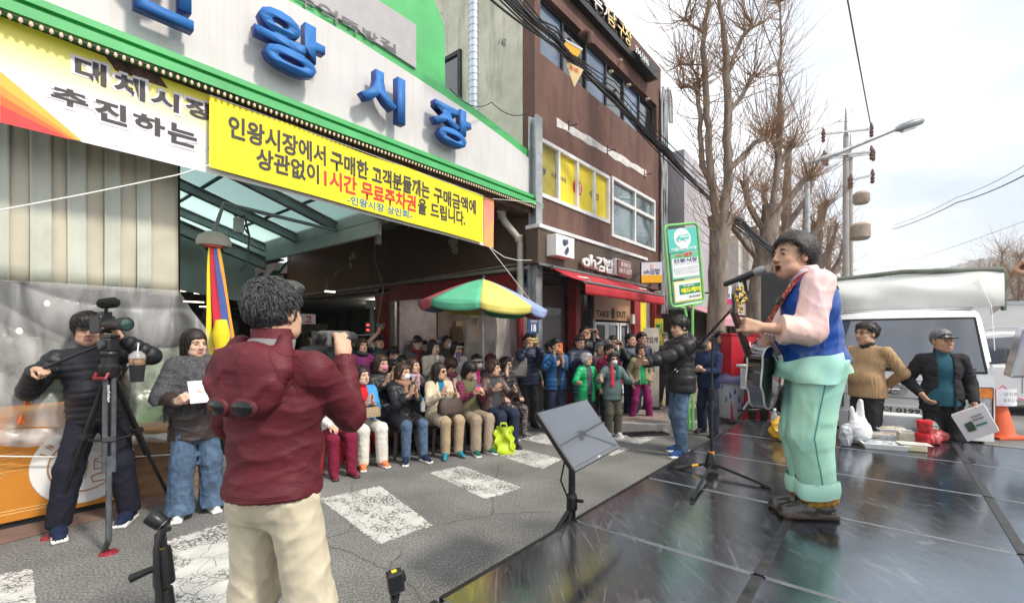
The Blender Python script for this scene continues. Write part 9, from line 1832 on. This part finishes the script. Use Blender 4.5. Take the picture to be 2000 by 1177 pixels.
for s_,nm in ((-1,'back_binding'),(1,'front_binding')): mb=MB();mb.tube([gp_(a,b_,s_*GD/2) for a,b_ in OL]+[gp_(*OL[0],s_*GD/2)],.0055,6,False);mb.build(nm,BIND,gt,smooth=1)
mb=MB();mb.lathe(gp_(-.01,0,GD/2+.001),[(.05,0),(.048,.002)],20,GN);mb.build('sound_hole',PHB,gt);mb=MB();mb.cbox(gp_(-.12,0,GD/2+.006),.012,.07,.006,(AX,GS,GN));mb.build('bridge',NECKM,gt)
nl=(hs-bodyc).length
mb=MB();mb.prism([gp_(.20,s_*.028,GD/2-.012) for s_ in (-1,1)]+[gp_(nl-.05,s_*.022,GD/2-.012) for s_ in (1,-1)],GN*.024);o=mb.build('neck',NECKM,gt,bevel=.006)
mb=MB();mb.prism([gp_(nl-.06,-.024,GD/2-.022),gp_(nl-.04,-.036,GD/2-.026),gp_(nl+.11,-.040,GD/2-.055),gp_(nl+.13,0,GD/2-.058),gp_(nl+.11,.040,GD/2-.055),gp_(nl-.04,.036,GD/2-.026),gp_(nl-.06,.024,GD/2-.022)],GN*.018);mb.build('head_stock',GB_,gt,bevel=.004)
for s_ in (-1,1):
	for k in range(3):
		mb=MB();q=gp_(nl-.015+k*.045,s_*.026,GD/2-.05);mb.cbox(q-GN*.008,.009,.007,.007,(AX,GS,GN));mb.tube([q-GN*.01,q+GS*s_*.018-GN*.012],.003,6);mb.lathe(q+GS*s_*.016-GN*.012,[(.004,0),(.009,.004),(.009,.010),(.004,.014)],8,GS*s_);mb.build('tuner',GOLD,gt,smooth=1)
mb=MB();
for k in range(6): mb.tube([gp_(-.12,-.02+.008*k,GD/2+.014),gp_(nl-.05,-.015+.006*k,GD/2+.016)],.0009,3);
mb.build('strings',M('steel_string',(.5,.45,.35),.3,metal=1),gt,kind='stuff')
STP=M('strap_red',(.26,.018,.03),.55,var=.1,vs=6);_flor(STP,(.26,.016,.03),(.55,.33,.18),44)
s_pts=[T((-.03,-.135,.40)),T((-.085,-.085,.475)),T((-.105,.0,.505)),T((-.100,.085,.455)),T((-.075,.160,.36)),T((-.02,.232,.24)),T((.02,.30,.14))]
def ribbon(pts,w_,nrmf):
	mb=MB();n=len(pts);L_=[]
	for i,p in enumerate(pts):
		t=nrm(pts[min(i+1,n-1)]-pts[max(0,i-1)]);o_=nrm(p-T((0,0,.25))) if i<n else None;s=nrm(np.cross(t,o_));L_.append((p-s*w_,p+s*w_,p-s*w_+o_*.005,p+s*w_+o_*.005))
	for a,b_ in zip(L_,L_[1:]): mb.quad(a[2],a[3],b_[3],b_[2]);mb.quad(a[1],a[0],b_[0],b_[1]);mb.quad(a[0],a[2],b_[2],b_[0]);mb.quad(a[3],a[1],b_[1],b_[3])
	return mb
def smoothp(P,n=5):
	out=[];P=[P[0]]+list(P)+[P[-1]]
	for i in range(1,len(P)-2):
		for k in range(n):
			t=k/n;a,b_,c_,d_=P[i-1],P[i],P[i+1],P[i+2];out.append(.5*((2*b_)+(-a+c_)*t+(2*a-5*b_+4*c_-d_)*t*t+(-a+3*b_-3*c_+d_)*t**3))
	return out+[P[-2]]
mb=ribbon(smoothp(s_pts),.026,None);st_=thing('guitar_strap','dark red patterned guitar strap over the shoulder of the singer','strap',SR);me=bpy.data.meshes.new('webbing');me.from_pydata([tuple(m3@Vector([float(c) for c in v])) for v in mb.v],[],mb.f);me.materials.append(STP);link('webbing',me,st_)
bk=s_pts[4];mb=MB();c_=m3@Vector([float(v) for v in bk+nrm(bk-T((0,0,.25)))*.012]);mb.cbox(c_,.032,.010,.022,((m3.to_3x3()@Vector((1,0,0))).normalized(),(m3.to_3x3()@Vector((0,.9,.4))).normalized(),(m3.to_3x3()@Vector((0,-.4,.9))).normalized()));mb.build('buckle',BLACKP,st_,bevel=.004)
# ---- microphone stand and microphone
ms=thing('microphone_stand','tall black boom microphone stand on the stage in front of the singer','microphone stand',(1.59,3.63,SH));B=Vector((1.59,3.63,SH));BS=M('stand_black',(.014,.014,.015),.35,metal=.3,var=.15)
top_=Vector((1.60,3.63,at(1392,640,3.63).z))
mb=MB();mb.tube([B+Z*.06,B+Z*.62,B+Z*.63,top_],[.014,.014,.010,.010],8);mb.build('pole',BS,ms,smooth=1)
mb=MB();mb.lathe(B+Z*.62,[(.018,-.05),(.020,0),(.018,.04)],10);mb.build('clutch',BS,ms,smooth=1)
mb=MB();mb.lathe(B+Z*.05,[(.055,-.02),(.055,.0),(.035,.085),(.022,.10)],12);mb.build('base_hub',BS,ms,smooth=1)
mb=MB();mb.lathe(B+Z*.15,[(.022,0),(.022,.008)],12);mb.build('orange_ring',M('ring_orange',(.8,.25,.03),.5),ms)
for px,py in ((1322,913),(1506,952),(1352,974)):
	e=gnd(px,py,SH+.012);mb=MB();mb.tube([B+Z*.065,e],.011,7);o=mb.build('base_leg',BS,ms,smooth=1);dd_=(e-B-Z*.065).normalized();mb=MB();mb.tube([e-dd_*.07,e+dd_*.01],.017,8);mb.build('rubber_tip',RUBK,o,smooth=1)
	if px==1322: mb=MB();mb.tube([B+Z*.065+(e-B-Z*.065)*.38,B+Z*.065+(e-B-Z*.065)*.56],.0115,8);mb.build('yellow_label',M('label_amber',(.8,.4,.02),.5),o)
bm0=at(1308,737,3.95);bm1=at(1458,572,2.98);mb=MB();mb.tube([bm0,bm1],.0085,7);mb.build('boom',BS,ms,smooth=1);mb=MB();bd=(bm1-bm0).normalized();mb.tube([bm0-bd*.01,bm0+bd*.13],.016,8);mb.build('counterweight',BS,ms,smooth=1)
f_=(top_-bm0).dot(bd);pv=bm0+bd*f_;mb=MB();mb.cbox(pv,.020,.018,.028);mb.tube([top_-Z*.05,pv],.016,8);mb.build('boom_joint',BS,ms,bevel=.01);mb=MB();mb.lathe(pv+Vector((.0,-.03,-.01)),[(.018,0),(.026,.015),(.020,.04)],8,Vector((.6,-.8,0)));mb.build('joint_knob',BS,ms,smooth=1)
lettering('IMI',top_+Vector((-.008,-.0115,-.62)),(1,0,0),Z,.016,.02,TXTW,ms,off=0) if 0 else None
mc=thing('vocal_microphone','black wireless microphone with a grey mesh head in front of the singer\'s mouth','microphone',bm1);m0=at(1413,556,2.93);m1=at(1496,524,2.80);md=(m1-m0).normalized();ml=(m1-m0).length
mb=MB();mb.lathe(m0,[(.012,0),(.0165,.01),(.018,ml*.45),(.0215,ml*.72)],14,md);mb.build('handle',BLACKP,mc,smooth=1);mb=MB();mb.lathe(m0,[(.0125,-.004),(.0135,.022)],12,md);mb.build('orange_cap',M('ring_orange'),mc)
mb=MB();mb.lathe(m0+md*ml*.72,[(.0215,0),(.027,.018),(.0275,.045),(.022,.066),(.0,.074)],16,md);mb.build('mesh_head',M('mesh_grey',(.26,.26,.265),.45,metal=.6,var=.25,vs=300),mc,smooth=1)
mb=MB();cl=m0+md*ml*.5;mb.tube([cl-md*.035-Z*.004,cl+md*.03-Z*.004],.024,8);mb.tube([cl-Z*.02,bm1],[.012,.010],6);mb.build('clip',BS,mc,smooth=1)
# ---------------------------------------------------------------- equipment and things on the stage
TVP={'BL':(.335,2.406,.86),'BR':(.699,2.942,.86),'TL':(.138,2.54,1.154),'TR':(.502,3.076,1.154)}
tv=thing('monitor_on_stand','flat monitor tilted back on a black floor stand beside the stage','monitor',(.37,2.80,0));bl,br_,tl2=Vector(TVP['BL']),Vector(TVP['BR']),Vector(TVP['TL']);ex=(br_-bl);ey=(tl2-bl);W_tv,H_tv=ex.length,ey.length;ex.normalize();ey=(ey-ex*ey.dot(ex)).normalized();en=ex.cross(ey)
mb=MB();mb.obox(bl-en*.03,ex*W_tv,ey*H_tv,en*.03);mb.build('case',BLACKP,tv,bevel=.006)
mb=MB();mb.obox(bl+ex*.008+ey*.026+en*.0005,ex*(W_tv-.016),ey*(H_tv-.034),en*.0015);mb.build('screen',M('screen_dark',(.012,.014,.018),.17,var=0,spec=1.0,coat=1.0,ior=1.8),tv)
mb=MB();mb.obox(bl+ex*.004+ey*.003+en*.0005,ex*(W_tv-.008),ey*.021,en*.002);mb.build('lower_bezel',M('bezel_grey',(.14,.15,.16),.35,metal=.3),tv);mb=MB();mb.obox(bl+ex*(W_tv*.5-.02)+ey*.009+en*.0027,ex*.04,ey*.008,en*.0006);mb.build('maker_badge',M('badge_silver',(.5,.5,.52),.3),tv)
pc=bl+ex*W_tv*.5+ey*H_tv*.5-en*.03;pb_=Vector((.372,2.83,0));mb=MB();mb.tube([pb_+Z*.10,Vector((pb_.x,pb_.y,.52)),Vector((pb_.x,pb_.y,.86))],[.024,.024,.02],10);mb.build('pole',BS,tv,smooth=1)
mb=MB();mb.tube([Vector((pb_.x,pb_.y,.84)),Vector((pb_.x,pb_.y,.90)),pc-en*.03],.020,8);mb.cbox(pc-en*.012,.06,.06,.012,(ex,ey,en));mb.build('bracket',BS,tv)
mb=MB();mb.lathe(Vector((pb_.x,pb_.y,.56)),[(.03,-.06),(.035,-.05),(.035,.02),(.028,.04)],10);mb.tube([Vector((pb_.x,pb_.y,.56)),Vector((pb_.x+.06,pb_.y-.05,.57))],.012,6);mb.build('collar',BS,tv)
for a_ in (215,335,95):
	mb=MB();e=pb_+Vector((.52*math.cos(R(a_)),.52*math.sin(R(a_)),.012));
	if (e.dot(NN)<1.46): e=pb_+Vector((.30*math.cos(R(a_-60)),.30*math.sin(R(a_-60)),.012))
	if (e.dot(NN)<1.46): e=e+NN*(1.48-e.dot(NN))
	mb.tube([Vector((pb_.x,pb_.y,.52)),e],.017,6);mb.build('stand_leg',BS,tv)
mb=MB();mb.tube([pc-en*.04,Vector((pb_.x-.05,pb_.y-.03,.80)),Vector((pb_.x-.07,pb_.y,.68)),Vector((pb_.x-.02,pb_.y,.56))],.006,5);mb.build('cable',BLACKP,tv,smooth=1)
ns_=thing('microphone_stand','black microphone stand with an empty clip close to the camera at the lower left','microphone stand',(-.72,1.02,0));Yn=1.02
nq=lambda px,py,Y=Yn: at(px,py,Y)
mb=MB();mb.tube([nq(322,1180),Vector((nq(322,1180).x,Yn,.08))],[.012,.014],8);mb.build('pole',BS,ns_,smooth=1)
mb=MB();mb.tube([nq(316,1068),nq(318,1085),nq(321,1135),nq(322,1140)],[.016,.018,.021,.020],10);mb.build('clutch',BS,ns_,smooth=1)
mb=MB();mb.tube([nq(313,1040),nq(315,1072)],[.011,.012],8);mb.build('brass_collar',BS,ns_)
mb=MB();mb.tube([nq(321,1148),nq(322,1182)],[.016,.020],10);mb.build('lower_sleeve',BS,ns_,smooth=1)
mb=MB();mb.lathe(nq(315,1071),[(.0122,0),(.0122,.005)],10,(nq(313,1040)-nq(315,1072)).normalized());mb.build('gold_ring',GOLD,ns_)
hk=nq(318,1104);mb=MB();mb.tube([hk,hk+Vector((-.025,-.01,-.006)),hk+Vector((-.055,-.02,-.018))],[.008,.0075,.0095],8);mb.build('wing_handle',BS,ns_,smooth=1)
cpx=nq(308,1017);cax=Vector((.55,.1,-.45)).normalized();mb=MB();mb.lathe(cpx-cax*.022,[(.015,0),(.0175,.004),(.016,.03),(.012,.04),(.009,.045)],14,cax);mb.build('clip',BS,ns_,smooth=1);mb=MB();mb.lathe(cpx+cax*.012,[(.0135,0),(.0135,.003)],14,cax);mb.build('silver_ring',CHR,ns_)
mb=MB();mb.tube([cpx+cax*.03,nq(322,1030)+Vector((.004,-.02,0)),nq(325,1060)+Vector((0,-.03,0)),nq(326,1110)+Vector((0,-.03,0)),nq(333,1180)+Vector((0,-.03,0)),Vector((nq(335,1180).x,Yn-.05,.4))],.006,6);mb.build('cable',BLACKP,ns_,smooth=1)
mb=MB();mb.lathe(Vector((nq(322,1180).x,Yn,0)),[(.16,0),(.16,.02),(.05,.05),(.02,.09)],18);mb.build('round_base',BS,ns_,smooth=1)
ag=thing('action_camera','small black action camera on a bendy stand close to the camera at the bottom','action camera',(-.30,1.15,0));Ya=1.15;c=at(772,1134,Ya);ax_=Vector((.85,.45,.12)).normalized();ay_=Vector((-.45,.87,0)).normalized();az_=ax_.cross(ay_)
mb=MB();mb.cbox(c,.020,.016,.026,(ax_,ay_,az_));mb.build('body',BLACKP,ag,bevel=.005);mb=MB();mb.cbox(c+ax_*.0+az_*.0262,.006,.006,.0008,(ax_,ay_,az_));mb.build('yellow_dot',YEL,ag);mb=MB();mb.cbox(c+ax_*.022-ay_*.0+az_*.006,.004,.010,.011,(ax_,ay_,az_));mb.build('lens_block',PHB,ag,bevel=.002);mb=MB();mb.cbox(c-ay_*.0165,.014,.001,.018,(ax_,ay_,az_));mb.build('rear_screen',LENS,ag)
mb=MB();mb.tube([c-az_*.028,at(772,1165,Ya),at(768,1185,Ya),Vector((at(768,1185,Ya).x,Ya,.05))],[.007,.011,.009,.010],8);mb.build('stand_rod',BS,ag,smooth=1);mb=MB();mb.tube([at(764,1158,Ya),at(770,1164,Ya)+Vector((0,-.02,0)),at(780,1160,Ya),at(772,1170,Ya)+Vector((0,-.02,0)),at(764,1166,Ya)],.004,5);mb.build('clamp_wire',BLACKP,ag);mb=MB();mb.lathe(Vector((at(768,1185,Ya).x,Ya,0)),[(.09,0),(.09,.015),(.02,.05)],14);mb.build('base',BS,ag,smooth=1)
def blob(name,mats,parent,prims,vox=.007,fold=(.008,60,1),cut=True):
	o=field_mesh(name,prims,mats if isinstance(mats,list) else [mats],None,vox,(),((lambda x,y,z:(SH+.001)-z+0*x),) if cut else (),fold=fold);o.parent=parent;o.data.transform(MX[parent.name].inverted());MX[o.name]=MX[parent.name];return o
YC=M('cloth_amber',(.62,.33,.02),.5,var=.12,vs=10,bump=.4,bs=30);q=gnd(1532,858,SH);yb=thing('yellow_cloth_bundle','crumpled golden yellow wrapping cloth on the stage behind the singer','cloth bundle',q)
blob('cloth',YC,yb,[E(q+Vector((.0,.05,.07)),(.13,.11,.09),0,.04),E(q+Vector((-.05,.0,.16)),(.09,.06,.06),0,.04),C(q+Vector((-.05,0,.17)),q+Vector((-.12,-.06,.10)),.04,.02,0,.03),C(q+Vector((.03,.0,.2)),q+Vector((-.07,.03,.24)),.03,.015,0,.03),E(q+Vector((.02,-.06,.03)),(.12,.06,.04),0,.03),C(q+Vector((.05,.02,.22)),q+Vector((.10,.05,.26)),.03,.012,0,.03)],.007,(.020,38,2))
mb=MB();mb.tube([q+Vector((-.09,-.07,.16)),q+Vector((-.02,-.10,.13)),q+Vector((.05,-.09,.17))],.006,5);mb.build('cord',BLACKP,yb)
WB=M('poly_white',(.66,.66,.67),.4,var=.05,bump=.4,bs=25);q=gnd(1684,868,SH);wb_=thing('white_carrier_bag','white plastic carrier bag with tied handles standing on the stage','carrier bag',q)
blob('bag',WB,wb_,[E(q+Vector((0,.05,.12)),(.12,.10,.13),0,.04),C(q+Vector((.02,.06,.22)),q+Vector((.03,.06,.42)),.05,.025,0,.04),C(q+Vector((-.05,.05,.22)),q+Vector((-.07,.05,.36)),.035,.02,0,.04)],.008,(.008,30,3))
q2=gnd(1652,872,SH);sv_=thing('silver_pouch','silvery plastic food pouch leaning at the white carrier bag','pouch',q2);blob('pouch',M('foil_silver',(.45,.46,.50),.25,metal=.4,var=.3,vs=12,bump=.5,bs=25),sv_,[E(q2+Vector((.02,.03,.10)),(.07,.04,.13),0,.03)],.007,(.012,50,1))
q=gnd(1740,838,SH);so_=thing('styrofoam_box','large white styrofoam box lying at the back of the stage','styrofoam box',q);fx2=U*-1;X5=-NN*1.0;X5=Vector((.86,-.5,0)).normalized();Y5=Vector((.5,.86,0)).normalized();STY=M('styrofoam',(.70,.70,.70),.85,var=.04,bump=.15,bs=120)
mb=MB();mb.obox(q-X5*.20,X5*.52,Y5*.30,Z*.16);mb.build('box',STY,so_,bevel=.02)
for k in range(2): mb=MB();mb.obox(q-X5*(.16-.25*k)-Y5*.006+Z*.03,X5*.20,Y5*.006,Z*.09);mb.build('moulded_panel',STY,so_,bevel=.008)
def tray(px,py,label,wx,wy,h,fill,fh,yaw=0,name='food_tray',nofold=False):
	q=gnd(px,py,SH);X_=Vector((math.cos(R(-22+yaw)),math.sin(R(-22+yaw)),0));Y_=Vector((-X_.y,X_.x,0));o=thing(name,label,'food tray',q)
	mb=MB();g=.012
	a=[q-X_*wx*.5,q+X_*wx*.5,q+X_*wx*.5+Y_*wy,q-X_*wx*.5+Y_*wy];cc_=(a[0]+a[2])/2;ins=[cc_+(p-cc_)*.88 for p in a]
	mb.poly([p+Z*.001 for p in ins][::-1])
	for i in range(4): j=(i+1)%4;mb.quad(ins[i]+Z*.001,ins[j]+Z*.001,a[j]+Z*h,a[i]+Z*h);mb.quad(a[i]+Z*h,a[j]+Z*h,cc_+(a[j]-cc_)*.90+Z*h,cc_+(a[i]-cc_)*.90+Z*h);
	mb.build('tray',STY,o,solid=.004)
	blob('food',fill,o,[E(cc_+X_*wx*dx+Y_*wy*dy+Z*(h*.45),(wx*.26,wy*.26,fh),0,.03) for dx in (-.2,.0,.2) for dy in (-.15,.15)],.006,(.012,70,2))
	return o,cc_,X_,Y_
FISH=M('food_fish',(.38,.40,.40),.3,var=.6,vs=26,c2=(.12,.14,.15),spec=.7);RICE=M('food_pale',(.58,.52,.42),.5,var=.3,vs=40,bump=.6,bs=60);BROWNF=M('food_brown',(.40,.33,.25),.5,var=.5,vs=30,c2=(.12,.10,.08),bump=.5,bs=50)
tray(1732,878,'white tray of silvery dried fish under film at the stage front edge of the food','' and 0 or .36,.20,.045,FISH,.035);tray(1728,860,'white tray of brownish food behind the fish tray',.36,.15,.06,BROWNF,.04,0);tray(1750,848,'white tray heaped with pale snacks behind the brownish food',.30,.14,.05,RICE,.055,4)
q=gnd(1788,882,SH);tu=thing('tofu_tub','small pale tub with an opened lid on the stage in front of the red jars','tub',q);X6=Vector((.9,-.43,0));Y6=Vector((.43,.9,0));CREAMP=M('tub_cream',(.58,.52,.36),.4,var=.05);mb=MB();mb.obox(q-X6*.09,X6*.18,Y6*.13,Z*.06);mb.build('tub',CREAMP,tu,bevel=.012);mb=MB();mb.obox(q-X6*.11+Z*.061,X6*.24,Y6*.15,Z*.003);mb.build('lid_film',M('film_white',(.68,.67,.64),.25),tu)
q=gnd(1776,866,SH);tu2=thing('tofu_tub','flat pale package standing behind the small tub','tub',q);mb=MB();mb.obox(q-X6*.08,X6*.22,Y6*.10,Z*.11);mb.build('pack',M('pack_cream',(.62,.56,.44),.4,var=.15,vs=20),tu2,bevel=.01)
JR=M('jar_red',(.50,.03,.03),.3,var=.4,vs=30);
for k,(px,py,z0) in enumerate(((1802,868,0),(1806,864,.125))):
	q=gnd(px,868,SH)+Z*z0;o=thing('red_jar',('red lidded jar standing on the stage, lower of two','red lidded jar stacked on top of the other jar')[k],'jar',q,group='red jars on the stage');mb=MB();mb.lathe(q,[(.055,0),(.06,.01),(.06,.085)],18);mb.build('glass',JR,o,smooth=1);mb=MB();mb.lathe(q+Z*.086,[(.064,0),(.064,.028),(.055,.032)],18);mb.build('lid',M('lid_red',(.62,.02,.03),.35),o,smooth=1)
cn=[M('candy_red',(.45,.03,.03),.35,var=.6,vs=45,c2=(.05,.05,.06)),M('candy_dark',(.04,.04,.05),.3,var=.7,vs=45,c2=(.4,.4,.4))]
for k,(px,py,lab) in enumerate(((1822,868,'bag of red, black and white wrapped sweets beside the jars'),(1836,862,'second bag of wrapped sweets at the end of the food'),(1818,852,'dark shiny bag of sweets behind the jars'))):
	q=gnd(px,py,SH);o=thing('sweet_bag',lab,'bag of sweets',q,group='bags of sweets on the stage');blob('bag',cn[1 if k==2 else 0],o,[E(q+Vector((0,.03,.05+.03*(k==2))),(.10,.08,.07+.03*(k==2)),0,.03)],.007,(.016,80,k))
CPm=PEO['cp'];hq=W_(CPm,CPm['arms'][0][1]+nrm(CPm['arms'][0][2])*.08)
qc=[at(1858,812,4.62),at(1922,790,4.45),at(1952,842,4.38),at(1890,862,4.55)]
pbg=thing('paper_carrier','white glossy paper carrier bag with red handles held by the man in the cap','carrier bag',qc[0]);pn_=(qc[1]-qc[0]).cross(qc[3]-qc[0]).normalized();
if pn_.y>0: pn_=-pn_
mb=MB();mb.prism([p for p in qc],-pn_*.10);mb.build('bag',M('carrier_white',(.66,.64,.66),.35,var=.04),pbg)
xd=(qc[1]-qc[0]);yd=(qc[0]-qc[3])
FP=lambda u_,v_: qc[3]+(qc[2]-qc[3])*u_+(qc[0]-qc[3])*v_+pn_*.004
mb=MB();mb.prism([FP(.20,.30),FP(.46,.28),FP(.46,.62),FP(.20,.60)],pn_*.001);mb.build('printed_picture',M('print_dark_green',(.05,.09,.05),.5,var=.7,vs=40),pbg)
for k,(v0,w_) in enumerate(((.70,.34),(.58,.34))): mb=MB();mb.prism([FP(.50,v0),FP(.50+w_,v0),FP(.50+w_,v0+.07),FP(.50,v0+.07)],pn_*.001);mb.build('printed_line',M('print_midgrey',(.3,.3,.3),.6),pbg)
mb=MB();mb.prism([FP(.50,.38),FP(.84,.38),FP(.84,.45),FP(.50,.45)],pn_*.001);mb.build('printed_band',M('print_green_band',(.06,.24,.14),.6),pbg)
mb=MB();mb.tube([qc[0]+xd*.3,hq,qc[0]+xd*.75],.006,5);mb.build('handle',M('handle_red',(.65,.04,.06),.5),pbg);mb=MB();mb.tube([qc[0]+xd*.3-pn_*.1,hq+Z*.01,qc[0]+xd*.75-pn_*.1],.006,5);mb.build('handle',M('handle_red'),pbg)
ir=thing('shiny_bag','iridescent silvery bag at the right edge under the raised fist','bag',at(1995,690,1.85));a=at(1972,738,1.85);mb=MB();mb.prism([a,at(2000,640,1.8),at(2080,640,1.8),at(2080,738,1.85)],Vector((.1,.12,0)));IRM=M('iridescent',(.45,.50,.48),.12,metal=.5,var=.4,vs=4,c2=(.5,.4,.55));mb.build('bag',IRM,ir,bevel=.01)
# ---------------------------------------------------------------- thin spring haze over the whole place
hz=MB();hz.obox((-950,-70,-1),(3500,0,0),(0,2300,0),(0,0,250));hm_=bpy.data.materials.new('thin_haze');hm_.use_nodes=True;N_=hm_.node_tree.nodes;N_.clear();o_=N_.new('ShaderNodeOutputMaterial');v_=N_.new('ShaderNodeVolumePrincipled');v_.inputs['Color'].default_value=(.90,.95,1,1);v_.inputs['Density'].default_value=.0006;hm_.node_tree.links.new(v_.outputs[0],o_.inputs['Volume']);hz.build('haze',hm_,kind='stuff')
